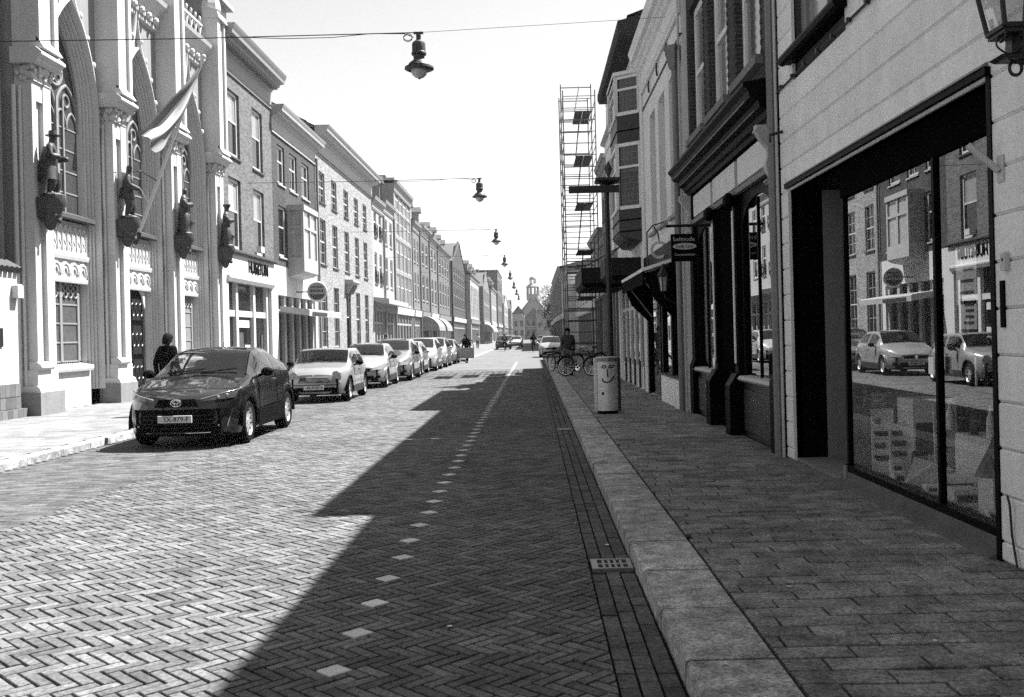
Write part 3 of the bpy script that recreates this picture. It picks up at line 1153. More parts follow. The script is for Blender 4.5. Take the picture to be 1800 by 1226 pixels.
for j in range(26):          # rounded verge tiles at the far gable
    t = j / 26
    mb.ball(F.p(FG, -.3 - 5.2 * t, 35.95, 12.35 + 7.2 * t), .18, .12, .14, 6, 4)
mb.build('verge_tile', STUC, rf)
pipe(G, [(-11.72, 22.05, 12), (-11.72, 22.05, .12)], .06, ZINC, clamps=(1.8, 4.5, 7.5))

# white boundary wall on the far left
bwall = thing('boundary_wall', 'white plastered boundary wall with brick plinth and tiled coping at the left edge', 'wall', (-11.4, 20, 0))
FWL = F(1, -11.35)
mb = MB()
FWL.box(mb, -.35, 0, 12.0, 21.95, .84, 3.32)
mb.build('plaster_wall', WHITE, bwall)
for j, (z0, z1, o) in enumerate(((.0, .3, .12), (.305, .56, .035), (.565, .84, .03))):
    y = 21.95 + (o if j == 0 else 0)
    while y > 18.6:
        mb = MB()
        FWL.box(mb, -.3, o, y - .21, y - .006, z0, z1 - .008)
        mb.build('brick', mat('plinth_brick', .11, .9, .2, nz=(14, .35), rnd=.3), bwall)
        y -= .212
mb = MB()
FWL.box(mb, -.3, .03, 12, 18.5, 0, .84)
mb.build('plinth', STONE, bwall)
y = 21.9
while y > 18.5:
    mb = MB()
    mb.tube([FWL.p(.1, y, 3.33), FWL.p(-.2, y, 3.5), FWL.p(-.45, y, 3.36)], .085, 8)
    mb.build('coping_tile', TILE, bwall, smooth=True)
    y -= .2
mb = MB()
FWL.box(mb, .002, .03, 20.98, 21.28, 1.66, 2.06)
sl = mb.build('mail_slot', METB, bwall)
ab = thing('dark_gate_house', 'dark wall rising behind the white boundary wall at the left edge', 'building', (-14, 18, 0))
MB().box(-16, -13.2, 13, 21.4, 0, 13).build('wall', mat('tarred_wall', .006, .9, .1, nz=(4, .3)), ab)
lb = thing('wall_lamp', 'small white box lamp on the corner pipe beside the boundary wall', 'lamp', (-11.3, 21.98, 2.7))
MB().cbox(-11.34, -11.2, 21.7, 21.94, 2.72, 3.02, .03).build('housing', WOODW, lb)

# ------------------------------------------------------------------ statues and flag on the hall
LIM = {}


def skin_mesh(name, verts, edges, radii, m, parent=None, lv=2, root=0, local=False):
    """continuous tapered body grown from a skeleton"""
    me = bpy.data.meshes.new(name)
    me.from_pydata(verts, edges, [])
    o = bpy.data.objects.new(name, me)
    col.objects.link(o)
    md = o.modifiers.new('skin', 'SKIN')
    md.use_smooth_shade = True
    sv = me.skin_vertices[0].data
    for k, r in enumerate(radii):
        sv[k].radius = r if isinstance(r, tuple) else (r, r)
        sv[k].use_root = (k == root)
    sd = o.modifiers.new('sub', 'SUBSURF')
    sd.levels = lv
    sd.render_levels = lv
    me.materials.append(m)
    if parent is not None:
        o.parent = parent
        if not local and parent.parent is None and parent.type == 'EMPTY':
            o.matrix_parent_inverse = Matrix.Translation(-parent.location)
    return o


def statue(x, y, z, label, kind, turn):
    """standing bronze figure about 1.5 m tall, modelled in local coordinates"""
    global LOCAL
    LOCAL = True
    t = thing('statue', label, 'statue', (x, y, z), 'bronze statues on the gothic front')
    t.rotation_euler = (0, 0, turn)
    t.scale = (.86, .86, 1.0)
    H_ = 1.5
    u = H_ / 7.6
    # facing +x
    V = [(0, 0, 3.75 * u), (0, 0, 4.7 * u), (0, 0, 5.7 * u), (.02, 0, 6.35 * u), (.05, 0, 6.75 * u), (.06, 0, 7.2 * u), (.05, 0, 7.5 * u)]
    E_ = [(0, 1), (1, 2), (2, 3), (3, 4), (4, 5), (5, 6)]
    r_ = [(.18, .22), (.18, .23), (.17, .24), .075, .095, .105, .07]

    def chain(base, pts, rr):
        p = base
        for q, r in zip(pts, rr):
            V.append(q)
            r_.append(r)
            E_.append((p, len(V) - 1))
            p = len(V) - 1
        return p
    robe = kind in ('robe', 'woman')
    for sg in (-1, 1):
        if kind == 'coat':
            hand = (.2 + .14 * (sg > 0), sg * .2, 3.9 * u + .15)
        elif kind == 'sword':
            hand = (.3, sg * .1, 4.2 * u) if sg < 0 else (.1, .32, 3.7 * u)
        else:
            hand = (.28, sg * .06, 4.9 * u)
        chain(2, [(0, sg * .25, 5.6 * u), (.02 if not robe else .06, sg * .33, 4.6 * u), hand, (hand[0] + .08, hand[1], hand[2] - .02)], [.125, .1, .075, .05])
        st = .14 if sg > 0 else -.06
        chain(0, [(.02, sg * .1, 3.5 * u), (.08 + st * .4, sg * .11, 2.0 * u), (st * .6, sg * .12, .45 * u), (st * .6 + .16, sg * .14, .22 * u)],
              [.17 if not robe else .2, .125 if not robe else .21, .09 if not robe else .22, .065 if not robe else .16])
    skin_mesh('figure', V, E_, r_, BRONZE, t, 2, 0, True)
    if kind == 'coat':
        mb = MB()
        mb.lathe(.06, 0, [(.18, 7.15 * u), (.2, 7.22 * u), (.11, 7.26 * u), (.105, 7.75 * u), (.0, 7.8 * u)], 12)
        mb.build('hat', BRONZE, t, smooth=True)
        mb = MB()      # long open coat
        rows = []
        for k in range(9):
            z = (5.8 - .48 * k) * u
            w = .2 + .02 * k
            rows.append([(w * .85 * math.cos(a) - .03, w * 1.15 * math.sin(a), z) for a in [R(50 + 260 * j / 14) for j in range(15)]])
        mb.grid(rows)
        mb.build('coat', BRONZE, t, smooth=True)
    if kind == 'sword':
        MB().cyl((.36, -.12, 4.3 * u), (.62, -.2, 2.1 * u), .018, .01, 6).build('sword', BRONZE, t)
        MB().lathe(-.02, 0, [(.17, 2.9 * u), (.24, 3.0 * u), (.2, 4.3 * u), (.16, 4.4 * u)], 12).build('tunic', BRONZE, t, smooth=True)
    if kind == 'woman':
        MB().lathe(0, 0, [(.24, .1 * u), (.2, 2 * u), (.17, 3.9 * u), (.14, 4.6 * u)], 14).build('robe', BRONZE, t, smooth=True)
        MB().lathe(.05, 0, [(.1, 7.1 * u), (.15, 7.5 * u), (.17, 7.75 * u), (.12, 7.8 * u)], 10).build('hat', BRONZE, t, smooth=True)
    if kind == 'robe':
        MB().lathe(0, 0, [(.23, .1 * u), (.21, 1.5 * u), (.18, 3.9 * u), (.16, 4.7 * u)], 14).build('robe', BRONZE, t, smooth=True)
        MB().box(.24, .34, -.1, .1, 4.75 * u, 5.1 * u).build('book', BRONZE, t)
    MB().lathe(.03, 0, [(.3, -.005), (.3, .06), (.24, .1)], 10).build('base', BRONZE, t)
    LOCAL = False
    return t


sx = FG.X + .42 + .2
for k, (kind, lab) in enumerate((('coat', 'dark bronze statue in hat and long coat, nearest of the row on the gothic front'),
                                 ('sword', 'dark bronze bareheaded statue holding a sword, beside the flagpole foot'),
                                 ('robe', 'dark bronze robed statue holding a book, between flagpole and corner buttress'),
                                 ('woman', 'dark bronze robed statue with tall flat headdress on the corner buttress'))):
    statue(sx, BT[k] + .42, 5.02, lab, kind, R(18))

fl = thing('flag', 'striped flag drooping from a slanted white pole on the gothic front', 'flag', (-11.3, 27.9, 4.6))
p0, p1 = Vector((-11.2, 28.4, 4.73)), Vector((-9.3, 28.7, 9.88))
MB().tube([p0.lerp(p1, t / 8) for t in range(9)], [.055 - .002 * t for t in range(9)], 8).build('pole', WOODW, fl, smooth=True)
MB().ball(p1, .07).build('finial', WOODW, fl, smooth=True)
MB().cyl(p0 - (p1 - p0) * .045, p0 + (p1 - p0) * .02, .075, n=8).build('socket', METB, fl)
MB().tube([p0.lerp(p1, .3), p0.lerp(p1, .3) + Vector((-.3, -.4, .25)), (-11.1, 27.3, 6.35)], .014, 5).build('stay', METB, fl)
# cloth: hangs from the upper third of the pole and drifts back towards the wall, three stripes
cols = [mat('flag_dark_stripe', .11, .85, .1, nz=(9, .2)), mat('flag_white_stripe', .42, .85, .1, nz=(9, .1)), mat('flag_mid_stripe', .15, .85, .1, nz=(9, .2))]
na, nb = 12, 26
fa, fb_, fc, fd = p0.lerp(p1, .965), p0.lerp(p1, .70), Vector((-10.6, 27.0, 7.42)), Vector((-10.2, 27.2, 6.92))


def clothpt(s, t):
    p = fa.lerp(fb_, s).lerp(fc.lerp(fd, s), t)
    sag = -.22 * math.sin(math.pi * t) * (.4 + s)
    fold = .16 * math.sin(10.5 * s + 2.2 * t) * min(1, 3 * t) * (1 - .3 * t) + .07 * math.sin(7 * t + 2 * s)
    return p + Vector((fold * .75, -fold * .65, sag + .06 * math.sin(5 * t + 6 * s) * t))


for j in range(3):
    mb = MB()
    mb.grid([[clothpt(j / 3 + (i / na) / 3, t / nb) for i in range(na + 1)] for t in range(nb + 1)])
    mb.build('stripe', cols[j], fl, smooth=True, ang=80)

# ------------------------------------------------------------------ left row: home and garden shop
def root(name, label, Y0, Y1, X):
    return thing(name, label, 'building', (X, (Y0 + Y1) / 2, 0))


FL = F(1, XL)
B = root('brick_shop_house', 'brown brick house with pale shop front lettered HUIS and TUIN beside the gothic hall', 36.25, 43.75, XL)
ops = [(37.35, 38.95, 5.2, 7.9), (40.7, 42.3, 5.2, 7.9), (37.45, 39.0, 8.75, 11.25), (40.75, 42.3, 8.75, 11.25)]
mb = MB()
FL.wall(mb, 36.2, 43.75, 5.06, 11.9, ops)
FL.shell(mb, 36.2, 43.75, 0, 12.9)
mb.build('wall', BRICK1, B)
for o in ops:
    FL.window(B, *o[:4], rec=.14, zsplit=(.55,), sill=.06, sillm=DSTONE, fw=.13, pane=[PANE, PANEC])
FL.cornice(B, 36.15, 43.8, 11.8, 13.25, .75, CORN, dent=.22)
FL.pitched(B, 36.2, 43.75, 13.2, 2.6, out=0)
dm_ = MB()
dm_.box(XL - 1.6, XL - .5, 37.6, 39.3, 13.1, 14.7)
d_ = dm_.build('dormer', WOODG, B)
MB().box(XL - 1.8, XL - .25, 37.4, 39.5, 14.7, 14.86).build('dormer_roof', CORNW, d_)
MB().box(XL - .5, XL - .46, 37.85, 39.05, 13.6, 14.5).build('dormer_pane', PANE, d_)
# shop front
mb = MB()
FL.wall(mb, 36.2, 43.75, 0, 5.06, [(37.1, 43.2, .1, 3.95, .5)])
mb.build('shop_surround', STUC, B)
FL.prof(MB(), [(0, 5.0), (.1, 5.0), (.14, 5.06), (.14, 5.14), (0, 5.18)], 36.2, 43.75).build('string_course', DSTONE, B)
FL.prof(MB(), [(0, 3.9), (.06, 3.92), (.12, 4.05), (.12, 4.12), (0, 4.16)], 36.9, 43.4).build('fascia_moulding', STUC, B)
text('lettering', 'HUIS&TUIN', .72, INK, B, FL.p(.02, 41.2, 4.6), (R(90), 0, R(90)), .02, sx=.8)
sf = MB()
for y in (37.1, 38.5, 40.9, 42.9):
    FL.box(sf, -.45, -.15, y, y + .28, .1, 3.95)
FL.box(sf, -.42, -.2, 37.38, 42.9, 2.62, 2.86)
FL.box(sf, -.42, -.2, 37.38, 40.9, .1, .6)
sf = sf.build('shop_frame', STUC, B)
MB().q(FL.p(-.3, 37.2, .6), FL.p(-.3, 43, .6), FL.p(-.3, 43, 3.95), FL.p(-.3, 37.2, 3.95)).build('pane', PANE, sf)
for k, (y, z, w, h) in enumerate(((38.95, 2.2, 1.7, .3), (39.0, 1.3, .8, .7), (40.0, 1.0, .7, .5), (42.4, 1.3, .25, .6))):
    mb = MB()
    FL.box(mb, -.29, -.27, y, y + w, z, z + h)
    mb.build('window_display', CARD if k % 2 == 0 else CLOTHM, sf)
FL.box(MB(), .0, .2, 41.0, 41.5, 5.3, 5.55).build('alarm_box', WOODW, B)

# ------------------------------------------------------------------ dark brick house with oriel
B = root('oriel_house', 'narrow dark brick house with a white boxed oriel window and pale cafe front', 43.75, 52.6, XL)
ops = [(44.7, 46.0, 8.75, 10.5), (46.9, 48.4, 8.75, 10.5), (49.4, 51.0, 8.75, 10.5), (44.7, 46.1, 5.45, 7.75), (50.0, 51.5, 5.45, 7.75)]
mb = MB()
FL.wall(mb, 43.75, 52.6, 5.0, 11.0, ops)
FL.shell(mb, 43.75, 52.6, 0, 11.7)
mb.build('wall', BRICK2, B)
for k, o in enumerate(ops):
    FL.window(B, *o[:4], rec=.12, zsplit=(.6,), nx=2 if k in (1,) else 1, sill=.06, sillm=CORNW, fw=.12, pane=[PANE, PANE])
FL.cornice(B, 43.75, 52.65, 10.85, 12.05, .6, CORNW)
mb = MB()
FL.box(mb, 0, .75, 46.3, 49.3, 4.85, 5.5)
FL.box(mb, 0, .8, 46.25, 49.35, 7.7, 7.95)
FL.box(mb, .62, .75, 46.3, 46.5, 5.5, 7.7)
FL.box(mb, .62, .75, 49.1, 49.3, 5.5, 7.7)
FL.box(mb, 0, .12, 46.3, 46.5, 5.5, 7.7)
FL.box(mb, .66, .74, 47.7, 47.9, 5.5, 7.7)
FL.box(mb, .64, .75, 46.5, 49.1, 6.85, 6.98)
FL.box(mb, .12, .62, 46.31, 46.42, 6.85, 6.98)
FL.prof(mb, [(0, 4.6), (.55, 4.72), (.75, 4.85), (0, 4.85)], 46.3, 49.3)
orl = mb.build('oriel', CORNW, B)
MB().q(FL.p(.68, 46.4, 5.5), FL.p(.68, 49.2, 5.5), FL.p(.68, 49.2, 7.7), FL.p(.68, 46.4, 7.7)).build('pane', PANEC, orl)
MB().q(FL.p(.05, 46.37, 5.5), FL.p(.68, 46.37, 5.5), FL.p(.68, 46.37, 7.7), FL.p(.05, 46.37, 7.7)).build('pane', PANEC, orl)
mb = MB()
FL.wall(mb, 43.75, 52.6, 0, 5.0, [(44.3, 51.9, .1, 3.7, .35)])
mb.build('cafe_wall', STUC, B)
mb = MB()
for k in range(6):
    y = 44.3 + k * 1.45
    FL.box(mb, -.3, -.1, y, y + .35, .1, 3.7)
FL.box(mb, -.3, -.12, 44.3, 51.9, 2.9, 3.05)
sf = mb.build('cafe_front', CORNW, B)
MB().q(FL.p(-.25, 44.3, .1), FL.p(-.25, 51.9, .1), FL.p(-.25, 51.9, 3.7), FL.p(-.25, 44.3, 3.7)).build('pane', PANE, sf)
mb = MB()
FL.prof(mb, [(0, 2.95), (1.3, 2.72), (1.32, 2.98), (1.25, 3.03), (0, 3.2)], 44.6, 52.0)
aw = mb.build('awning', mat('awning_canvas', .32, .85, .1, nz=(6, .15)), B)
mb = MB()
FL.box(mb, 1.325, 1.33, 45.2, 48.4, 2.78, 2.92)
mb.build('awning_print', METD, aw)
pipe(B, [(XL + .1, 52.55, 11.2), (XL + .1, 52.55, 4.9), (XL + .1, 52.55, .1)], .07, ZINC)
sg = thing('round_sign', 'round banded sign projecting from the wall beside the oriel house', 'sign', (-10.3, 47.8, 3.95))
MB().lathe(-10.3, 47.8, [(.46, -.05), (.5, 0), (.46, .05)], 20, axis='y', cz=3.95).build('rim', STUC, sg)
MB().lathe(-10.3, 47.74, [(.42, -.02), (.42, 0)], 20, axis='y', cz=3.95).build('face', STUCG, sg)
mb = MB()
mb.ext([(-10.3 + .39 * math.cos(R(200 + 14 * k)), 47.71, 3.95 + .39 * math.sin(R(200 + 14 * k))) for k in range(11)], (0, .008, 0))
mb.build('dark_segment', METD, sg)
for k in range(5):
    MB().box(-10.62 + k * .13, -10.53 + k * .13, 47.70, 47.715, 3.93, 4.03).build('band_mark', METD, sg)
MB().box(-10.58, -10.02, 47.70, 47.715, 4.14, 4.19).build('band_mark', METD, sg)
MB().tube([(-11.3, 47.8, 3.95), (-10.8, 47.8, 3.95)], .03).build('arm', METB, sg)

# ------------------------------------------------------------------ pale five-bay house
B = root('pale_town_house', 'long pale painted brick house with five sash windows per floor and wide cornice', 52.6, 71.0, XL)
cols5 = [53.45, 56.75, 60.4, 63.9, 67.2]
ops = []
for y in cols5:
    ops += [(y, y + 1.5, 9.1, 10.75), (y, y + 1.5, 5.75, 8.2)]
    ops += [(y, y + 1.5, 1.2, 4.6)] if y != 60.4 else [(y + .1, y + 1.6, .1, 4.5)]
mb = MB()
FL.wall(mb, 52.6, 71.0, 0, 11.9, ops)
FL.shell(mb, 52.6, 71, 0, 12.2)
mb.build('wall', BRICKP, B)
for o in ops:
    if o[2] < .5:
        FL.box(MB(), -.2, -.14, o[0], o[1], .1, 2.9).build('door', WOODB, B)
        FL.window(B, o[0], o[1], 2.95, 4.5, rec=.16, zsplit=(), nx=2)
    else:
        FL.window(B, *o[:4], rec=.12, zsplit=(.5,), nx=2, sub=(1, 2) if o[2] > 5 else (1, 2), sill=.07, sillm=DSTONE)
mb = MB()
FL.prof(mb, [(0, 4.9), (.5, 5.0), (.55, 5.1), (.5, 5.2), (0, 5.25)], 60.2, 62.3)
for y in (60.3, 62.0):
    FL.prof(mb, [(0, 4.4), (.15, 4.4), (.4, 4.85), (.4, 4.95), (0, 4.95)], y, y + .2)
mb.build('door_canopy', CORNW, B)
FL.cornice(B, 52.62, 71.05, 11.7, 13.0, .8, CORNW)
FL.pitched(B, 52.6, 71, 12.9, 2.4, out=.1)
mb = MB()
FL.box(mb, -2.0, -1.2, 69.6, 70.6, 12.9, 14.3)
mb.build('chimney', BRICKM, B)

# ------------------------------------------------------------------ further houses on the left, one table row each
# name, label, Y0, Y1, X, eaves height, columns, floors (sill, head), wall, ground floor, roof rise, extras
ROWS = [
    ('balcony_house', 'narrow white house with crossed iron window balconies and long shop canopy', 71.0, 76.2, -11.3, 11.6, 2, [(5.6, 7.9), (9.0, 10.9)], PALE, 'shutter', 1.6, 'rail canopy'),
    ('white_plaster_house', 'smooth white plastered house with tall paired windows next to the glass front', 76.2, 82.0, -11.3, 12.0, 2, [(5.6, 7.9), (8.9, 10.9)], PALE, 'shop', 1.2, 'canopy'),
    ('glass_front_building', 'tall modern building with a grid of big white-framed panes and flat roof', 82.0, 93.5, -11.2, 14.4, 4, [(4.4, 7.0), (7.3, 9.9), (10.2, 12.2), (12.4, 13.9)], WOODG, 'shop', 0, 'grid'),
    ('tile_roofed_house', 'small dark house with steep tiled roof and chimney beyond the glass front', 93.5, 99.0, -11.1, 12.4, 2, [(5.2, 7.8), (8.8, 11.0)], BRICKM, 'shop', 3.6, 'chimney'),
    ('white_corniced_house', 'brick house with a broad white cornice and pale first-floor windows', 99.0, 107.0, -11.0, 12.6, 2, [(5.3, 7.9), (9.0, 11.2)], BRICK1, 'awning', 3.2, 'cornice chimney'),
    ('dark_windowed_house', 'brick house with four dark open windows above an arched awning', 107.0, 115.0, -10.9, 12.2, 2, [(5.2, 7.9), (9.0, 11.2)], BRICKM, 'awning', 3.4, 'cornice'),
    ('stepped_chimney_house', 'deep brown brick house with three windows per floor and tall chimney', 115.0, 131.0, -10.8, 12.0, 3, [(5.3, 8.0), (9.0, 11.0)], BRICK1, 'shop', 3.6, 'cornice chimney'),
    ('square_window_house', 'dark gabled house with square white windows in the far left row', 131.0, 155.0, -10.4, 11.6, 2, [(5.5, 8.2), (9.0, 11.0)], BRICK2, 'shop', 3.6, 'gable'),
    ('arched_window_house', 'pale house with tall round-headed windows in the far left row', 155.0, 180.0, -9.6, 11.2, 3, [(5.0, 9.6)], PALE, 'shop', 4.0, ''),
    ('tall_gabled_house', 'mid-grey gabled house with awning in the far left row', 180.0, 205.0, -8.8, 10.6, 2, [(4.8, 7.2), (8.0, 10.0)], BRICKM, 'awning', 3.4, 'gable'),
    ('pale_far_house', 'pale plastered house with small dark windows far down the left row', 205.0, 232.0, -8.4, 11.4, 3, [(4.8, 7.2), (8.2, 10.4)], PALE, 'shop', 3.0, ''),
    ('party_wall_house', 'tall far house showing a dark brick party wall and chimney against the sky', 232.0, 262.0, -8.0, 16.5, 3, [(4.8, 7.6), (8.8, 11.4), (12.4, 14.8)], BRICK1, 'shop', 0, 'chimney'),
    ('low_far_house', 'low pale far house after the tall party wall on the left', 262.0, 300.0, -7.4, 10.0, 3, [(4.8, 7.0), (7.8, 9.4)], PALE, 'shop', 3.0, 'gable'),
    ('end_house', 'brick house at the far end of the left row before the church', 300.0, 311.0, -6.5, 9.6, 2, [(4.8, 6.8), (7.4, 9.0)], BRICKM, 'shop', 3.0, 'gable'),
]
random.seed(4)
for (nm, lab, Y0, Y1, X, H_, nc, fl_, wm, gf, rise, ex) in ROWS:
    f = F(1, X)
    B = root(nm, lab, Y0, Y1, X)
    L_ = Y1 - Y0
    nc = max(nc, round(L_ / 4.0))
    ops = []
    mg = .05 * L_
    pitch = (L_ - 2 * mg) / nc
    ww = pitch * (.9 if 'grid' in ex else .5)
    for (z0, z1) in fl_:
        for k in range(nc):
            yc = Y0 + mg + (k + .5) * pitch
            ops.append((yc - ww / 2, yc + ww / 2, z0, z1))
    gtop = 3.6
    gop = (Y0 + mg, Y1 - mg, .1, gtop, .5)
    mb = MB()
    f.wall(mb, Y0, Y1, 0, H_, ops + [gop], .15)
    f.shell(mb, Y0, Y1, 0, H_, 9)
    if 'gable' in ex:      # gable facing the street
        yc = (Y0 + Y1) / 2
        mb.q(f.p(0, Y0, H_), f.p(0, Y1, H_), f.p(0, Y1 - L_ * .12, H_ + rise * .3), f.p(0, yc + L_ * .1, H_ + rise), f.p(0, yc - L_ * .1, H_ + rise), f.p(0, Y0 + L_ * .12, H_ + rise * .3))
    mb.build('wall', wm, B)
    for o in ops:
        f.window(B, *o[:4], rec=.1, nx=2 if 'grid' in ex else 1, zsplit=(.6,) if o[3] - o[2] < 4 else (.35, .7), fw=.12, bar=.05,
                 sill=.06 if 'grid' not in ex else None, pane=[PANE, PANE, PANEC] if 'grid' not in ex else PANEC)
    # ground floor
    mb = MB()
    n = max(3, int(L_ / 2.2))
    for k in range(n + 1):
        y = gop[0] + k * (gop[1] - gop[0] - .25) / n
        f.box(mb, -.4, -.1, y, y + .25, .1, gtop)
    f.box(mb, -.4, -.12, gop[0], gop[1], 2.7, 2.85)
    f.box(mb, -.4, -.12, gop[0], gop[1], .1, .5)
    sf = mb.build('shop_frame', CORNW if gf != 'awning' else WOODG, B)
    MB().q(f.p(-.3, gop[0], .1), f.p(-.3, gop[1], .1), f.p(-.3, gop[1], gtop), f.p(-.3, gop[0], gtop)).build('pane', PANE if gf != 'shutter' else PANEC, sf)
    f.prof(MB(), [(0, 3.62), (.1, 3.62), (.16, 4.2), (.2, 4.26), (0, 4.3)], Y0 + .1, Y1 - .1).build('fascia', CARD if random.random() < .6 else WOODG, B)
    if gf == 'awning':
        mb = MB()
        rows = []
        for t in range(7):
            a = R(90 - 15 * t)
            rows.append([f.p(1.7 * math.cos(a), y, 2.25 + 1.5 * math.sin(a)) for y in (Y0 + .6, Y1 - .6)])
        mb.grid(rows)
        for y in (Y0 + .6, Y1 - .6):
            mb.q(*([f.p(0, y, 2.25)] + [f.p(1.7 * math.cos(R(90 - 15 * t)), y, 2.25 + 1.5 * math.sin(R(90 - 15 * t))) for t in range(7)]))
        mb.build('awning', mat('awning_stripe', .2, .9, .1, nz=(3, .3)), B)
    if 'canopy' in ex:
        f.prof(MB(), [(0, 4.3), (1.1, 4.1), (1.1, 4.45), (0, 4.6)], Y0, Y1).build('canopy', CORNW, B)
    if 'rail' in ex:
        for o in ops:
            mb = MB()
            z0, z1 = o[2] + .02, o[2] + .9
            for a, b in (((o[0], z0), (o[1], z1)), ((o[0], z1), (o[1], z0)), ((o[0], z1), (o[1], z1)), ((o[0], z0), (o[1], z0)), ((o[0], z0), (o[0], z1)), ((o[1], z0), (o[1], z1))):
                mb.cyl(f.p(.08, *a), f.p(.08, *b), .035, n=5)
            mb.build('balcony_rail', METB, B)
    if 'gable' in ex:
        mb = MB()
        yc = (Y0 + Y1) / 2
        for sgn in (-1, 1):
            ye = Y0 if sgn < 0 else Y1
            mb.q(f.p(.1, ye, H_), f.p(-9, ye, H_), f.p(-9, yc, H_ + rise * .95), f.p(.1, yc, H_ + rise * .95))
        mb.build('roof', TILE, B)
    else:
        f.cornice(B, Y0 + .02, Y1 - .02, H_ - .7, H_ + .25, .5 if 'cornice' in ex else .32, CORNW if 'cornice' in ex else CORN)
        if rise:
            f.pitched(B, Y0 + .02, Y1 - .02, H_ + .2, rise, out=.1)
            nd = int(L_ // 5)
            for k in range(nd):       # small dormers and a chimney break the roof line
                y = Y0 + (k + .5) * L_ / max(1, nd) + random.uniform(-.6, .6)
                hh = random.uniform(1.2, 1.7)
                dmr = f.box(MB(), -2.6, -.5, y - .6, y + .6, H_ + .3, H_ + .3 + hh).build('dormer', random.choice((WOODG, PALE, CORN)), B)
                MB().ext([f.p(-.3, y - .8, H_ + .3 + hh), f.p(-.3, y + .8, H_ + .3 + hh), f.p(-.3, y, H_ + .3 + hh + .6)], (-2.2, 0, 0)).build('dormer_roof', TILE, dmr)
                f.box(MB(), -.5, -.47, y - .42, y + .42, H_ + .5, H_ + .2 + hh).build('dormer_pane', PANE, dmr)
            f.box(MB(), -3.2, -2.5, Y0 + .6, Y0 + 1.5, H_ + rise * .4, H_ + rise + random.uniform(.5, 1.1)).build('chimney', BRICK1, B)
        else:
            f.box(MB(), -9, .1, Y0, Y1, H_ + .25, H_ + .45).build('roof_slab', CORNW, B)
    if 'chimney' in ex:
        mb = MB()
        f.box(mb, -2.6, -1.7, Y1 - 1.4, Y1 - .4, H_ + rise * .3, H_ + rise * .5 + 1.2)
        f.box(mb, -2.7, -1.6, Y1 - 1.5, Y1 - .3, H_ + rise * .5 + 1.2, H_ + rise * .5 + 1.35)
        mb.build('chimney', BRICK2, B)
    if random.random() < .6:
        pipe(B, [(X + .1, Y1 - .1, H_ - .6), (X + .1, Y1 - .1, .1)], .08, ZINC)

# ------------------------------------------------------------------ right row
FR = F(-1, XW)
# ---- white board-fronted shop
S = root('white_board_shop', 'white board-clad shop with a wide dark display window, nearest on the right', 2, 12.0, XW)
OY0, OY1, OZ0, OZ1 = 6.5, 11.62, .1, 3.25
HB = .302
zr = OZ1 - 11 * HB
mb = MB()
FR.shell(mb, -4, 12.0, 0, 7.85, 9)
mb.build('wall', STUCG, S)
WY0, WY1, WZ0 = 9.4, 11.3, 4.72
bk = MB()
FR.wall(bk, -4, 12.0, 0, 7.85, [(OY0 - .001, OY1, .0, OZ1, .05), (WY0, WY1, WZ0, 6.6, .25)])
bk.v = [(x + .02, y, z) for x, y, z in bk.v]
bk.build('backing', DSTONE, S)


def board(y0, y1, z0, z1):
    g = .007
    b = .012
    mb = MB()
    FR.prof(mb, [(0.0, z0 + .001), (.02, z0 + .001), (.035, z0 + g + b), (.035, z1 - b), (.022, z1 - .002), (0, z1 - .002)], y0, y1)
    mb.build('board', BOARD, S)


z = zr
while z < 7.5:
    z1 = z + HB
    if z1 <= OZ1 + .01:
        board(OY1, 11.93, max(z, .1), z1)
        board(-4, OY0, max(z, .1), z1) if z > -.1 else None
    elif z + HB > WZ0 + .02 and z < 6.6:
        board(-4, WY0, z, z1)
        board(WY1, 11.93, z, z1)
    else:
        board(-4, 11.93, z, z1)
    z += HB
# dark frame round the opening
mb = MB()
FR.box(mb, -.1, .045, OY0 - .03, OY0 + .03, .1, OZ1 + .02)
FR.box(mb, -.1, .075, OY0 - .03, OY1 + .02, OZ1 + .021, OZ1 + .07)
fr_ = mb.build('opening_frame', WOODB, S)
y = OY0
while y < OY1:
    mb = MB()
    FR.prof(mb, [(0, OZ1 + .071), (.085, OZ1 + .071), (.06, OZ1 + .1), (0, OZ1 + .12)], y, y + 1.02)
    mb.build('lead_flashing', ZINC, fr_)
    y += 1.03
# porch recess at the far end: dark far wall, back wall and grey return
GY1 = 9.95
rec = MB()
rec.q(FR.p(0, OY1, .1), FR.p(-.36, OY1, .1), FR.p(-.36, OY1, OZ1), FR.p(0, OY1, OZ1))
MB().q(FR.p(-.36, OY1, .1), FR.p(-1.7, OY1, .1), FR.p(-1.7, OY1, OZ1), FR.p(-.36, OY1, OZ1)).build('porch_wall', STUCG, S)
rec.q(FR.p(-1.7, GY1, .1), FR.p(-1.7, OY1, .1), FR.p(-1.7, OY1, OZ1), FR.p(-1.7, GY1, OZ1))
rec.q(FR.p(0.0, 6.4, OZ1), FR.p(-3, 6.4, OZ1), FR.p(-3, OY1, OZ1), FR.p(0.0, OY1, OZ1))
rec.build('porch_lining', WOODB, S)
mb = MB()
FR.box(mb, -1.69, -1.6, GY1 + .25, OY1 - .25, .1, 2.4)
dr = mb.build('shop_door', METD, S)
MB().cyl(FR.p(-1.55, GY1 + .4, 1.0), FR.p(-1.55, GY1 + .4, 1.3), .02).build('handle', CHROME, dr)
mb = MB()
FR.box(mb, -1.7, -1.5, GY1 - .12, GY1 - .06, .2, 2.95)
FR.box(mb, -1.5, .0, GY1 - .12, GY1 - .06, .1, .28)
mb.build('return_panel', STUCG, S)
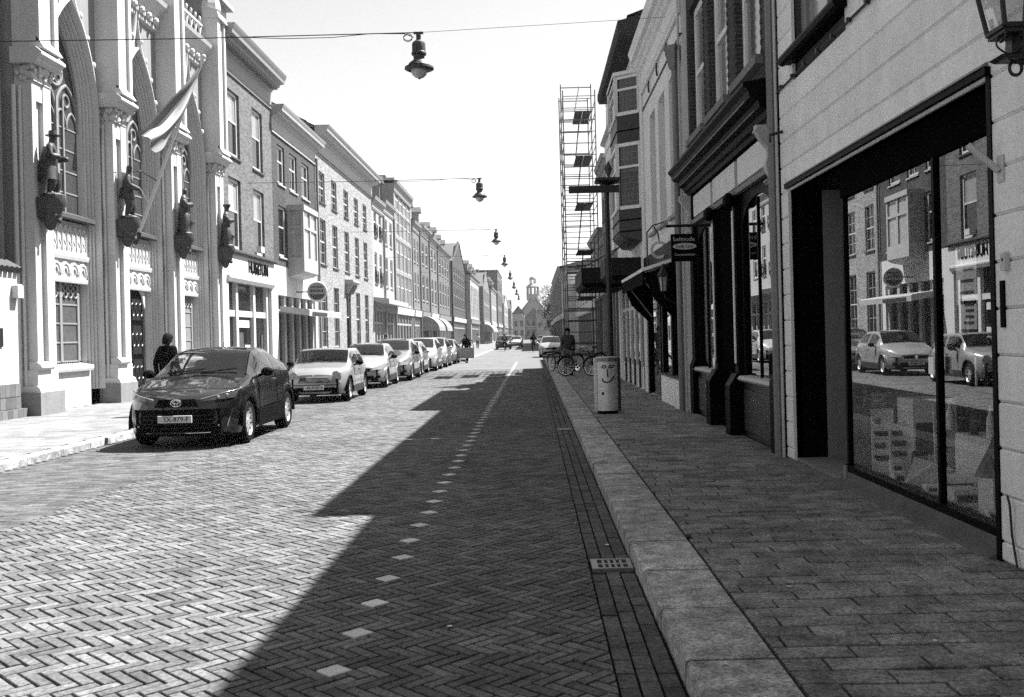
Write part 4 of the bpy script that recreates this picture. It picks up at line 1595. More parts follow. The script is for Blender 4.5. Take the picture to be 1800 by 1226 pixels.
# display room
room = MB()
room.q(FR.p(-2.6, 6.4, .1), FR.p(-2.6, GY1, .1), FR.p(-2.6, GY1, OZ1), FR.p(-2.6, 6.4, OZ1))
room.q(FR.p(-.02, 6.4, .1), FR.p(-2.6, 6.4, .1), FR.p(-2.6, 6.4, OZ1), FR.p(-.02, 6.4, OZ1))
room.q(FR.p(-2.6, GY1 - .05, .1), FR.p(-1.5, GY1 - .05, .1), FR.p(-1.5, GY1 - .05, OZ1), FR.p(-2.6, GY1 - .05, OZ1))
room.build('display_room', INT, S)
MB().box(XW + .03, XW + 2.6, 6.42, GY1 - .06, .08, .215).build('display_floor', mat('display_floor', .6, .7, .3, nz=(6, .2)), S)
# glazing: header, mullion, bottom rail, panes
mb = MB()

FR.box(mb, -.1, -.05, 7.645, 7.69, .28, 2.93)
FR.box(mb, -.11, -.06, GY1 - .05, GY1, .28, 2.93)
FR.box(mb, -.14, -.02, OY0 + .03, GY1, .22, .28)
gz = mb.build('window_frame', WOODB, S)
FR.box(MB(), -.14, -.05, OY0 + .03, GY1, 2.931, OZ1 - .002).build('header', mat('matt_black', .0012, .9, .02), gz)
for a, b in ((OY0 + .03, 7.645), (7.69, GY1 - .05)):
    g2 = -.066 - .009 * (b - a)
    MB().q(FR.p(-.066, a, .28), FR.p(g2, b, .28), FR.p(g2, b, 2.93), FR.p(-.066, a, 2.93)).build('pane', GLASS, gz)
MB().q(FR.p(-.14, GY1 - .03, .28), FR.p(-1.5, GY1 - .03, .28), FR.p(-1.5, GY1 - .03, 2.93), FR.p(-.14, GY1 - .03, 2.93)).build('pane', GLASS, gz)
mb = MB()
FR.prof(mb, [(-.3, .09), (.1, .09), (.09, .125), (.0, .15), (-.02, .22), (-.3, .222)], OY0 + .03, GY1)
mb.build('window_plinth', mat('plinth_stone', .09, .85, .25, nz=(30, .5)), S)
MB().box(XW - .0, XW + 1.6, GY1, OY1, .09, .135).build('porch_step', STONE, S)
# upstairs window with roll sill
FR.window(S, WY0, WY1, WZ0, 6.6, rec=.12, zsplit=(.6,), fm=WOODG, fw=.2, pane=PANEC, nx=2)
mb = MB()
mb.tube([FR.p(.12, WY0 - .1, WZ0 - .02), FR.p(.12, WY1 + .1, WZ0 - .02)], .06, 8)
FR.box(mb, -.1, .12, WY0 - .08, WY1 + .08, WZ0 - .07, WZ0 + .03)
mb.build('roll_sill', WOODB, S, smooth=True)
mb = MB()
mb.tube([FR.p(.05, 6.0, WZ0 - .22), FR.p(.05, 12.1, WZ0 - .24)], .012, 5)
for k in range(12):
    mb.box(XW - .08, XW - .03, 6.2 + k * .5, 6.24 + k * .5, WZ0 - .25, WZ0 - .21)
mb.build('cable', METD, S)
FR.cornice(S, -4, 12.0, 7.3, 7.95, .3, CORNW)
# corner trim, pipe
MB().tube([FR.p(.1, 12.06, 7.8), FR.p(.1, 12.06, .1)], .055, 8).build('downpipe', ZINC, S, smooth=True)
MB().tube([FR.p(.06, 11.99, 7.8), FR.p(.06, 11.99, .1)], .02, 6).build('conduit', WOODW, S, smooth=True)
MB().tube([FR.p(.06, 6.33, .55), FR.p(.07, 6.28, .5), FR.p(.05, 6.3, .3), FR.p(.06, 6.22, .12)], .008, 5).build('loose_cable', METB, S, smooth=True)
fh = thing('flagpole_socket', 'white tilted metal flagpole socket on the shop wall by the display window', 'bracket', (XW - .04, 6.4, 2.75))
MB().cyl((XW - .05, 6.36, 2.62), (XW - .22, 6.42, 2.80), .022, n=10).build('socket', WOODW, fh, smooth=True)
MB().box(XW - .045, XW - .037, 6.31, 6.40, 2.55, 2.72).build('plate', WOODW, fh)
bl = thing('door_bell', 'small white bell box on the board wall right of the display window', 'bell', (XW - .04, 6.3, 2.0))
MB().cbox(XW - .07, XW - .036, 6.27, 6.33, 1.98, 2.10, .01).build('case', WOODW, bl)
MB().cyl((XW - .072, 6.3, 2.05), (XW - .06, 6.3, 2.05), .012).build('button', METB, bl)
ls = thing('black_vent_slot', 'narrow upright black slot on the wall under the bell', 'vent', (XW - .04, 6.36, 1.75))
MB().box(XW - .05, XW - .036, 6.34, 6.39, 1.62, 1.92).build('slot', INK, ls)
ih = thing('iron_hook', 'short dark iron hook sticking out of the board wall near the downpipe', 'hook', (XW - .04, 11.9, 3.9))
MB().tube([(XW - .03, 11.8, 3.98), (XW - .2, 11.75, 3.93), (XW - .2, 11.74, 3.85)], .018).build('rod', METB, ih)

# objects in the display window
random.seed(9)


def cardbox(x0, x1, y0, y1, z0, z1, lab, m=None, nm='display_box', cat='box'):
    t = thing(nm, lab, cat, ((x0 + x1) / 2, (y0 + y1) / 2, z0))
    MB().cbox(x0, x1, y0, y1, z0, z1, .01).build('body', m or DISP, t)
    MB().box(x0 + .02, x1 - .02, y0 - .004, y0 - .001, z0 + .3 * (z1 - z0), z0 + .7 * (z1 - z0)).build('print', CLOTHM, t)
    return t


f0 = .217
cardbox(XW + .55, XW + .95, 7.8, 8.55, f0, .72, 'large pale display block in the shop window behind the mullion')
cardbox(XW + .2, XW + .42, 7.75, 7.95, f0, .36, 'small white box low in the shop window beside the mullion')
cardbox(XW + .25, XW + .5, 8.05, 8.2, f0, .42, 'upright white packet in the shop window left of the mullion')
cardbox(XW + .25, XW + .55, 7.2, 7.45, f0, .55, 'pale plinth in the right pane of the shop window')
cardbox(XW + .2, XW + .5, 6.75, 7.0, f0, .62, 'tall white pedestal at the right end of the shop window')
cardbox(XW + .5, XW + .9, 9.35, 9.75, f0, .95, 'tall narrow white carton at the far end of the shop window', nm='display_carton')
for k in range(7):
    y = (8.95, 8.72, 8.38, 7.98, 7.32, 7.08, 9.2)[k]
    w, hh = random.uniform(.05, .11), random.uniform(.07, .2)
    x = XW + random.uniform(.14, .3)
    cardbox(x, x + w * 1.4, y, y + w, f0 + .001, f0 + hh, 'small packet on the floor of the shop window', (DISP, CLOTHM, DISP)[k % 3], 'display_packet', 'packet')['group'] = 'small packets in the shop window'
for k in range(5):
    y = 7.95 + k * .24
    bt = thing('bottle', 'small bottle on the large display block in the shop window', 'bottle', (XW + .62, y, .72), 'bottles on the display block')
    MB().lathe(XW + .62 + .03 * (k % 2), y - .1, [(.035, .721), (.035, .86), (.014, .92), (.014, .98), (0, .985)], 10).build('glass', (INK, DISP, METD)[k % 3], bt, smooth=True)
for k, (y, x, lab) in enumerate(((9.62, .2, 'tall white poster panel leaning at the far end of the shop window'), (9.36, .28, 'second leaning poster panel in the far half of the shop window'), (8.98, .55, 'dark-printed poster panel behind the leaning picture in the shop window'))):
    t = thing('poster_panel', lab, 'poster', (XW + x, y, f0))
    hh = (.62, .5, .7)[k]
    MB().ext([(XW + x, y, f0), (XW + x + .24, y + .07, f0), (XW + x + .27, y + .16, f0 + hh), (XW + x + .03, y + .09, f0 + hh)], (0, .02, 0)).build('board', DISP, t)
    for q in range(4):
        z = f0 + hh * (.2 + .19 * q)
        MB().box(XW + x + .03, XW + x + .03 + random.uniform(.08, .18), y + .012 + .09 * (z - f0) / hh, y + .018 + .09 * (z - f0) / hh, z, z + .05).build('print_line', (METD, CLOTHM)[q % 2], t)
t = thing('display_column', 'white round column standing in the shop window just right of the mullion', 'column', (XW + .45, 7.42, f0))
MB().lathe(XW + .7, 7.42, [(.1, f0), (.085, .3), (.08, 1.35), (.1, 1.4), (.1, 1.45)], 14).build('shaft', DISP, t, smooth=True)
t = thing('open_book', 'open pale book propped up on the shop window floor', 'book', (XW + .3, 8.6, f0))
mb = MB()
for sg in (-1, 1):
    mb.ext([(XW + .3, 8.6, f0 + .02), (XW + .3 + .16, 8.6 + sg * .2, f0 + .2), (XW + .3 + .16, 8.6 + sg * .2, f0 + .215), (XW + .3, 8.6, f0 + .035)], (-.16, .02, .05))
mb.build('pages', DISP, t)
t = thing('picture_frame', 'dark framed picture leaning in the far half of the shop window', 'picture', (XW + .4, 9.1, f0))
mb = MB()
mb.ext([(XW + .35, 9.0, f0), (XW + .55, 9.2, f0), (XW + .58, 9.22, .5), (XW + .38, 9.02, .5)], (-.02, .02, 0))
mb.build('frame', METD, t)
mb = MB()
mb.ext([(XW + .365, 9.0, f0 + .05), (XW + .53, 9.17, f0 + .05), (XW + .555, 9.19, .45), (XW + .39, 9.02, .45)], (-.024, .0, 0))
mb.build('print', DISP, t)
t = thing('draped_garment', 'dark patterned garment draped over the pedestal in the shop window', 'clothing', (XW + .35, 6.9, .62))
mb = MB()
rows = []
for k in range(9):
    z = 1.15 - k * .07
    w = .05 + .012 * k
    rows.append([(XW + .32 + w * math.cos(a * .698) * 1.2 - .02 * k, 6.88 + (w + .02 * math.sin(3 * a + k)) * math.sin(a * .698), z) for a in range(9)])
mb.grid(rows, True)
mb.build('fabric', mat('patterned_cloth', .1, .9, .1, nz=(60, .9)), t, smooth=True)
t = thing('hanging_clothes_rail', 'rail of dark and pale hanging garments deep inside the shop window', 'clothes rail', (XW + 1.9, 8.8, 1.5))
MB().cyl((XW + 1.9, 7.9, 1.6), (XW + 1.9, 9.8, 1.6), .02).build('rail', CHROME, t)
for k in range(11):
    y = 7.95 + k * .17
    rows = []
    ll = random.uniform(.35, .6)
    for j in range(6):
        zz = 1.57 - j / 5 * ll
        w = .02 if j == 0 else .2
        rows.append([(XW + 1.9 - w, y - .03, zz), (XW + 1.9 - w * .8, y + .02, zz), (XW + 1.9 + w, y + .03, zz), (XW + 1.9 + w * .8, y - .02, zz)])
    MB().grid(rows, True).build('garment', (DISP, CLOTHM, CLOTHD)[k % 3], t, smooth=True)
for (nm, lab, y, z, w, h) in (('window_notice', 'white paper notice stuck inside the right pane at head height', 7.2, 2.0, .34, .42), ('window_notice', 'lower white notice stuck in the right pane under the first one', 7.18, 1.72, .28, .22)):
    t = thing(nm, lab, 'notice', (XW + .1, y, z))
    MB().box(XW + .09, XW + .094, y - w / 2, y + w / 2, z - h / 2, z + h / 2).build('paper', DISP, t)
    for k in range(4):
        MB().box(XW + .087, XW + .0895, y - w * .36, y + w * random.uniform(.1, .36), z + h * (.3 - .2 * k) - .01, z + h * (.3 - .2 * k) + .012).build('print_line', METD, t)
t = thing('door_handle_plate', 'small pale plate on the mullion of the display window', 'plate', (XW + .0, 7.66, 1.35))
MB().box(XW + .005, XW + .018, 7.62, 7.71, 1.27, 1.4).build('plate', DISP, t)

# ---- wall lantern at the upper right
LN = thing('wall_lantern', 'black four-sided glazed lantern on a scrolled iron bracket, upper right corner', 'lantern', (2.72, 5.6, 3.1))
cx, cy, zb = 2.76, 5.62, 3.30
b0, b1, h = .105, .17, .42
A = [(-1, -1), (1, -1), (1, 1), (-1, 1)]
mb = MB()
for k in range(4):
    a, b = A[k], A[(k + 1) % 4]
    mb.cyl((cx + a[0] * b0, cy + a[1] * b0, zb), (cx + a[0] * b1, cy + a[1] * b1, zb + h), .014, n=6)
    mb.cyl((cx + a[0] * b0, cy + a[1] * b0, zb), (cx + b[0] * b0, cy + b[1] * b0, zb), .018, n=6)
    mb.cyl((cx + a[0] * b1, cy + a[1] * b1, zb + h), (cx + b[0] * b1, cy + b[1] * b1, zb + h), .014, n=6)
mb.box(cx - b0, cx + b0, cy - b0, cy + b0, zb - .035, zb - .005)
mb.build('cage', METB, LN)
for k in range(4):
    a, b = A[k], A[(k + 1) % 4]
    MB().q((cx + a[0] * b0, cy + a[1] * b0, zb), (cx + b[0] * b0, cy + b[1] * b0, zb), (cx + b[0] * b1, cy + b[1] * b1, zb + h), (cx + a[0] * b1, cy + a[1] * b1, zb + h)).build('pane', glass_mat('lantern_glass', .06, .8) if 'lantern_glass' not in MATS else MATS['lantern_glass'], LN)
mb = MB()
mb.grid([[(cx + a[0] * r, cy + a[1] * r, z) for a in A] for r, z in ((b1 + .03, zb + h), (b1, zb + h + .05), (.06, zb + h + .18), (.05, zb + h + .25))], True)
mb.build('cap', METB, LN)
mb = MB()
mb.box(cx - .035, cx + .035, cy - .035, cy + .035, zb - .14, zb - .03)
mb.grid([[(cx + a[0] * r, cy + a[1] * r * .7, z) for a in A] for r, z in ((.0, zb - .175), (.09, zb - .175), (.115, zb - .155), (.07, zb - .14), (.0, zb - .14))], True)
mb.build('stem', METB, LN)
mb = MB()
for sg in (-1, 1):
    for (ux, uy) in ((1, 0), (0, 1)):
        pts = []
        for k in range(15):
            t = k / 14
            r = .03 + .075 * math.sin(t * 2.4)
            zz = zb - .14 + .1 * t
            pts.append((cx + sg * ux * r, cy + sg * uy * r, zz))
        for k in range(7):
            a = k * .8
            pts.append((cx + sg * ux * (.085 + .018 * math.cos(a)), cy + sg * uy * (.085 + .018 * math.cos(a)), zb - .05 + .018 * math.sin(a)))
        mb.tube(pts, .006, 5)
mb.build('scroll', METB, LN)
mb = MB()
mb.tube([(cx + .035 * math.cos(a * .45) + .0, cy, zb - .215 + .04 * math.sin(a * .45)) for a in range(14)], .01, 6, True)
mb.tube([(cx, cy, zb - .17), (cx + .12, cy, zb - .2), (XW - .03, cy, zb - .32)], .018, 6)
mb.build('bracket', METB, LN, smooth=True)

# ---- brick house with black shop front
S = root('black_shop_front_house', 'soot-dark brick house above a black shop front with heavy cornice', 12.1, 18.9, XW)
Y0, Y1 = 12.12, 18.9
wins = [(12.95, 14.45, 5.2, 7.6), (15.1, 16.6, 5.2, 7.6), (17.15, 18.6, 5.2, 7.6)]
mb = MB()
FR.wall(mb, Y0, Y1, 4.5, 8.85, wins, .28)
FR.shell(mb, Y0, Y1, 0, 8.85)
mb.build('wall', BRICK3, S)
for (a, b, c, d) in wins:
    FR.window(S, a, b, c, d, rec=.14, zsplit=(.5,), fw=.13, bar=.045, pane=PANEC, fm=CREAM)
    mb = MB()
    FR.box(mb, -.2, .1, a - .1, b + .1, c - .12, c - .002)
    mb.build('stone_sill', STONE, S)
    # raised brick quoins beside the window
    for yy in (a - .1, b + .02):
        z = c
        j = 0
        while z < d:
            q = MB()
            FR.box(q, .0, .012, yy, yy + .08, z + .004, z + .062)
            q.build('brick', BRICK3, S)
            z += .066 * 2
            j += 1
FR.cornice(S, Y0, Y1, 8.2, 8.95, .35, CORNW)
# shop cornice and fascia
mb = MB()
FR.prof(mb, [(0, 4.18), (.05, 4.18), (.07, 4.24), (.12, 4.26), (.14, 4.33), (.22, 4.36), (.24, 4.44), (.34, 4.48), (.36, 4.56), (.42, 4.62), (.42, 4.66), (0, 4.74)], Y0 + .02, Y1 - .02)
cn = mb.build('shop_cornice', WOODB, S)
mb = MB()
FR.prof(mb, [(.145, 4.335), (.23, 4.365), (.23, 4.375), (.145, 4.345)], Y0 + .3, Y1 - .3)
FR.prof(mb, [(.245, 4.445), (.345, 4.485), (.345, 4.5), (.245, 4.46)], Y0 + .3, Y1 - .3)
mb.build('cornice_highlight_bead', WOODG, cn)
ys = [12.5, 14.55, 16.55, 18.5]
mb = MB()
FR.box(mb, -.1, -.02, Y0 + .2, Y1 - .2, 3.62, 4.18)
fa_ = mb.build('fascia', WOODB, S)
for a, b in zip(ys[:-1], ys[1:]):
    FR.box(MB(), -.02, .03, a + .1, b - .1, 3.74, 4.12).build('fascia_panel', CREAM, fa_)
    FR.prof(MB(), [(-.02, 3.62), (.05, 3.62), (.07, 3.68), (-.02, 3.72)], a + .02, b - .02).build('fascia_rail', WOODG, fa_)
# pilasters: ends with carved consoles, door posts
for y in (12.16, 18.5):
    mb = MB()
    FR.box(mb, -.1, .05, y, y + .32, 1.0, 4.18)
    FR.box(mb, -.1, .10, y - .02, y + .34, .1, 1.0)
    FR.prof(mb, [(-.1, 1.0), (.10, 1.0), (.05, 1.1), (-.1, 1.1)], y - .01, y + .33)
    pl_ = mb.build('pilaster', WOODB, S)
    mb = MB()
    rows = []
    for k in range(18):
        t = k / 17
        z = 4.16 - .72 * t
        d = .05 + .15 * (1 - t) ** 2 + .035 * (1 + math.sin(11 * t))
        rows.append([FR.p(.02, y + .08, z), FR.p(d, y + .09, z), FR.p(d * 1.1, y + .16, z), FR.p(d, y + .23, z), FR.p(.02, y + .24, z)])
    mb.grid(rows)
    for q in range(2):
        mb.tube([FR.p(.2 + .055 * math.cos(w_ * .5) * (1 - w_ / 16), y + .1 + .12 * q, 4.08 + .055 * math.sin(w_ * .5) * (1 - w_ / 16)) for w_ in range(13)], .016, 5)
        mb.tube([FR.p(.1 + .035 * math.cos(w_ * .5) * (1 - w_ / 16), y + .1 + .12 * q, 3.46 + .035 * math.sin(w_ * .5) * (1 - w_ / 16)) for w_ in range(13)], .012, 5)
    mb.build('carved_console', mat('console_paint', .42, .7, .3, nz=(30, .4), bump=(30, .6, .01)), pl_, smooth=True, ang=50)
for y in (14.6, 16.25):
    mb = MB()
    FR.box(mb, -.1, .05, y, y + .22, 1.0, 3.62)
    FR.box(mb, -.1, .2, y - .06, y + .30, .1, .82)
    FR.prof(mb, [(-.1, .82), (.2, .82), (.09, 1.0), (-.1, 1.0)], y - .05, y + .29)
    mb.box(XW - .06, XW - .05, y + .05, y + .17, 1.1, 3.5)
    po = mb.build('door_post', WOODB, S)
    MB().box(XW - .075, XW - .055, y + .07, y + .15, 1.15, 3.4).build('post_inlay', CREAM, po)
    MB().ball(FR.p(.12, y + .1, 3.55), .09, .1, .12, 8, 6).build('post_cap', WOODB, po)
# recessed door
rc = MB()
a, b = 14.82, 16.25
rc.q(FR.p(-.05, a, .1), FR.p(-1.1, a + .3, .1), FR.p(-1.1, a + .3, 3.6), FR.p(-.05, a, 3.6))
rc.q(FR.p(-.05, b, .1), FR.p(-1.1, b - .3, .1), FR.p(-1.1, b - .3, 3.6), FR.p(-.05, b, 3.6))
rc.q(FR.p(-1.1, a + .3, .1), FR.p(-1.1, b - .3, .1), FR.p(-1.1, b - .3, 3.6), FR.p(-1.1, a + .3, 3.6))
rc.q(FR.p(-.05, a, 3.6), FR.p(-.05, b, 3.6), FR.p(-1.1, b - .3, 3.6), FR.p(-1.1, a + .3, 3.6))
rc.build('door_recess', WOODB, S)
MB().box(XW + .05, XW + 1.1, a, b, .09, .16).build('door_step', STUC, S)
MB().box(XW + 1.0, XW + 1.08, a + .35, b - .35, .16, 2.6).build('door', WOODG, S)
# display windows with arched heads
for (a, b) in ((12.55, 14.5), (16.6, 18.45)):
    mb = MB()
    FR.box(mb, -.08, -.02, a, a + .06, .98, 3.62)
    FR.box(mb, -.08, -.02, b - .06, b, .98, 3.62)
    yc, hw = (a + b) / 2, (b - a) / 2 - .06
    n = 10
    arc = [(yc - hw * math.cos(math.pi * k / n), 3.1 + .38 * math.sin(math.pi * k / n)) for k in range(n + 1)]
    for k in range(n):
        (ya, za), (yb, zb2) = arc[k], arc[k + 1]
        mb.q(FR.p(-.03, ya, za), FR.p(-.03, yb, zb2), FR.p(-.03, yb, 3.62), FR.p(-.03, ya, 3.62))
        mb.q(FR.p(-.03, ya, za), FR.p(-.03, yb, zb2), FR.p(-.08, yb, zb2), FR.p(-.08, ya, za))
    FR.box(mb, -.06, -.03, yc - .02, yc + .02, .98, 3.45)
    w = mb.build('shop_window', WOODB, S)
    MB().q(FR.p(-.05, a, .98), FR.p(-.05, b, .98), FR.p(-.05, b, 3.6), FR.p(-.05, a, 3.6)).build('pane', GLASS, w)
    mb = MB()
    FR.prof(mb, [(-.14, .9), (.06, .9), (.09, .93), (.06, .97), (-.14, .99)], a - .02, b + .02)
    mb.build('sill', CARD, w)
    mb = MB()
    FR.box(mb, -.14, -.02, a - .08, b + .08, .1, .9)
    FR.box(mb, -.02, .02, a + .1, b - .1, .2, .78)
    mb.build('stall_riser', mat('polished_granite', .04, .35, .4, nz=(40, .4)), S)
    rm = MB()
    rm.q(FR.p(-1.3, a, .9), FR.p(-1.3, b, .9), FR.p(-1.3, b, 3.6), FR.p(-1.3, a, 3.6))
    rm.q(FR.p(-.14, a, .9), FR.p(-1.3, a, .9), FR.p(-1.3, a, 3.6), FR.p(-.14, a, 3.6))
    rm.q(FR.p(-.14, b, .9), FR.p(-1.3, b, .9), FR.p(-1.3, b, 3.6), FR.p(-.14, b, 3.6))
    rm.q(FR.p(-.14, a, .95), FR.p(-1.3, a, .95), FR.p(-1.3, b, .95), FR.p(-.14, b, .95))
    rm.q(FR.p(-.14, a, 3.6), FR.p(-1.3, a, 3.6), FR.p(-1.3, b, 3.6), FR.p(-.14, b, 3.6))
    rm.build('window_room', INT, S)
bust = thing('mannequin_bust', 'dark mannequin torso behind the near arched shop window', 'mannequin', (XW + .6, 13.4, .96))
MB().lathe(XW + .6, 13.4, [(.03, .96), (.03, 1.5), (.15, 1.52), (.13, 1.7), (.17, 1.95), (.16, 2.1), (.06, 2.18), (.05, 2.28), (0, 2.3)], 14).build('torso', CARD, bust, smooth=True)
# hanging shop sign on an iron bar
H_ = thing('hanging_shop_sign', 'black hanging shop sign lettered belmode with a white oval', 'sign', (2.6, 16.8, 3.3))
MB().cyl((2.28, 16.8, 3.42), (3.06, 16.8, 3.42), .025, n=8).build('bar', METB, H_)
MB().cbox(2.36, 2.82, 16.77, 16.83, 2.82, 3.28, .01).build('board', WOODB, H_)
MB().cyl((2.44, 16.8, 3.28), (2.44, 16.8, 3.42), .008).build('hanger', METB, H_)
MB().cyl((2.74, 16.8, 3.28), (2.74, 16.8, 3.42), .008).build('hanger', METB, H_)
mb = MB()
mb.ext([(2.59 + .2 * math.cos(k * .2618), 16.768, 3.07 + .055 * math.sin(k * .2618)) for k in range(24)], (0, -.006, 0))
mb.build('oval', CARD, H_)
text('lettering', 'belmode', .105, CARD, H_, (2.58, 16.768, 3.19), (R(90), 0, 0), .002)
text('lettering', 'Lady Line', .075, INK, H_, (2.59, 16.76, 3.068), (R(90), 0, 0), .002)
text('lettering', 'Corsetterieën', .062, CARD, H_, (2.59, 16.768, 2.93), (R(90), 0, 0), .002)

# ---- cream house
XC = 2.95
FC = F(-1, XC)
S = root('cream_house', 'cream plastered house with three tall windows, iron wall anchors and moulded cornice', 18.9, 25.4, XC)
Y0, Y1 = 18.92, 25.4
wins = [(19.35, 20.75, 4.05, 6.85), (21.45, 22.55, 4.05, 6.85), (23.1, 24.15, 4.05, 6.85)]
mb = MB()
FC.wall(mb, Y0, Y1, 3.5, 8.0, wins, .3)
FC.shell(mb, Y0, Y1, 0, 8.5)
mb.build('wall', CREAM, S)
for (a, b, c, d) in wins:
    FC.window(S, a, b, c, d, rec=.25, zsplit=(.62,), fw=.12, pane=PANEC, fm=CREAM)
    mb = MB()
    FC.prof(mb, [(-.2, c - .1), (.09, c - .12), (.09, c - .05), (-.2, c - .002)], a - .08, b + .08)
    mb.build('stone_sill', CORN, S)
FC.cornice(S, Y0, Y1, 7.7, 8.72, .36, CREAM)
FC.pitched(S, Y0 + .3, Y1 - .3, 8.6, 1.6, out=-.4, deep=7)
mb = MB()
FC.box(mb, -.02, .03, Y0, Y1, 7.28, 7.31)
mb.build('string_line', METD, S)
for k in range(3):
    y = 20.7 + k * 1.55
    mb = MB()
    mb.tube([FC.p(.04, y, 7.36), FC.p(.05, y + .02, 7.5), FC.p(.04, y, 7.64)], .022, 6)
    mb.build('wall_anchor', METB, S)
mb = MB()
mb.tube([FC.p(.12, 19.08, 6.7), FC.p(.12, 19.08, .1)], .06, 8)
mb.lathe(XC - .13, 19.08, [(.08, 6.65), (.1, 6.7), (.17, 7.0), (.19, 7.02), (.19, 7.1)], 4)
mb.build('downpipe', ZINC, S, smooth=True)
MB().tube([FC.p(.05, 18.98, 9), FC.p(.05, 18.98, .1)], .025, 6).build('conduit', WOODW, S, smooth=True)
# ground floor: shop with dark surround, pale plinth, awning, lanterns
mb = MB()
FC.wall(mb, Y0, Y1, 0, 3.5, [(19.5, 22.4, .72, 2.75, .25), (22.9, 25.2, .1, 2.75, .4)])
mb.build('shop_wall', CREAM, S)
mb = MB()
for y in (19.3, 20.85, 22.35, 22.75, 25.1):
    FC.box(mb, -.1, .04, y, y + .2, .1, 2.85)
FC.box(mb, -.1, .1, 19.3, 25.3, 2.75, 3.05)
FC.box(mb, -.1, .1, 19.3, 25.3, 3.052, 3.5)
sf = mb.build('shop_surround', WOODB, S)
MB().q(FC.p(-.02, 19.5, .72), FC.p(-.02, 22.4, .72), FC.p(-.02, 22.4, 2.75), FC.p(-.02, 19.5, 2.75)).build('pane', GLASS, sf)
MB().q(FC.p(-.03, 22.9, .1), FC.p(-.03, 25.2, .1), FC.p(-.03, 25.2, 2.75), FC.p(-.03, 22.9, 2.75)).build('pane', GLASS, sf)
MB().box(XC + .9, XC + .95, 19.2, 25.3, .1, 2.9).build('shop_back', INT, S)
mb = MB()
FC.box(mb, -.05, .1, 19.52, 22.33, .1, .68)
mb.build('plinth', DISP, S)
FC.box(MB(), -.05, .12, 19.5, 22.35, .681, .73).build('sill', METD, S)
aw = MB()
FC.prof(aw, [(.1, 3.05), (.72, 2.86), (.74, 2.92), (.1, 3.12)], 20.0, 24.6)
aw = aw.build('awning', DISP, S)
mb = MB()
for y in (20.0, 24.58):
    mb.q(FC.p(.1, y, 2.95), FC.p(.7, y, 2.82), FC.p(.5, y, 2.3), FC.p(.1, y, 1.9))
FC.box(mb, .68, .72, 20.0, 24.6, 2.6, 2.86)
mb.build('awning_flap', CLOTHD, aw)
for y in (20.7, 23.9):
    MB().cyl(FC.p(.08, y, 2.0), FC.p(.66, y, 2.78), .02, n=6).build('awning_arm', METG, aw)
for k, (y, lab) in enumerate(((19.85, 'small black wall lantern on the near side of the cream shop awning'), (25.15, 'small black wall lantern on the far side of the cream shop awning'))):
    t = thing('shop_lantern', lab, 'lantern', (XC - .3, y, 2.5), 'lanterns beside the cream shop awning')
    xx = XC - .32
    mb = MB()
    mb.lathe(xx, y, [(.05, 2.42), (.07, 2.44)], 6)
    for a in range(6):
        mb.cyl((xx + .07 * math.cos(a * 1.047), y + .07 * math.sin(a * 1.047), 2.44), (xx + .11 * math.cos(a * 1.047), y + .11 * math.sin(a * 1.047), 2.74), .009, n=5)
    mb.lathe(xx, y, [(.14, 2.74), (.12, 2.8), (.04, 2.92), (.03, 2.98), (0, 3.0)], 6)
    mb.build('cage', METB, t)
    MB().lathe(xx, y, [(.062, 2.45), (.1, 2.73)], 6).build('glass', LAMPG, t)
    MB().tube([(xx, y, 2.42), (xx + .02, y, 2.3), (XC - .1, y, 2.2), (XC, y, 2.2)], .015, 5).build('bracket', METB, t)
rs = thing('ring_sign', 'open pale ring sign hanging from a curved iron bracket by the cream house', 'sign', (2.7, 21.4, 3.4))
MB().tube([(2.76 + .17 * math.cos(k * .314), 21.4 + .02 * math.sin(k), 3.4 + .16 * math.sin(k * .314)) for k in range(20)], .03, 6, True).build('ring', CARD, rs, smooth=True)
MB().tube([(2.76, 21.4, 3.56), (2.74, 21.4, 3.75), (2.66, 21.4, 3.88), (2.62, 21.4, 3.92), (2.95, 21.4, 4.02)], .016, 6).build('bracket', METB, rs, smooth=True)
MB().tube([(2.5, 21.4, 3.78), (2.5, 21.4, 2.9)], .015, 6).build('hanger', METB, rs)
MB().tube([(2.5, 21.4, 3.78), (2.62, 21.4, 3.92)], .015, 6).build('stay', METB, rs)

# ---- house with stacked oriels under a deep dark eave
XD = 2.9
FD = F(-1, XD)
S = root('double_oriel_house', 'house with two stacked leaded oriels under a deep dark overhanging eave', 25.4, 33.4, XD)
Y0, Y1 = 25.42, 33.4
mb = MB()
FD.wall(mb, Y0, Y1, 0, 9.3, [(26.0, 33.0, .1, 3.1, .5), (29.6, 30.6, 4.6, 6.6), (31.4, 32.4, 4.6, 6.6), (29.6, 30.6, 7.2, 8.8), (31.4, 32.4, 7.2, 8.8)], .2)
FD.shell(mb, Y0, Y1, 0, 9.4)
mb.build('wall', CREAM, S)
for a in (29.6, 31.4):
    FD.window(S, a, a + 1, 4.6, 6.6, rec=.12, zsplit=(.6,))
    FD.window(S, a, a + 1, 7.2, 8.8, rec=.12, zsplit=(.6,))
mb = MB()
FD.prof(mb, [(0, 9.3), (.5, 9.3), (.55, 9.42), (.55, 9.6), (0, 9.75)], Y0, Y1)
mb.build('eave', mat('eave_soffit_wood', .025, .8, .2, nz=(10, .3)), S)
FD.pitched(S, Y0, Y1, 9.7, 1.8, out=.3, deep=8)
oy0, oy1, od = 25.9, 28.9, .55
cant = .45


def oriel_ring(d, z, grow=0.0):
    return [FD.p(0, oy0 - grow, z), FD.p(d, oy0 + cant - grow, z), FD.p(d, oy1 - cant + grow, z), FD.p(0, oy1 + grow, z)]


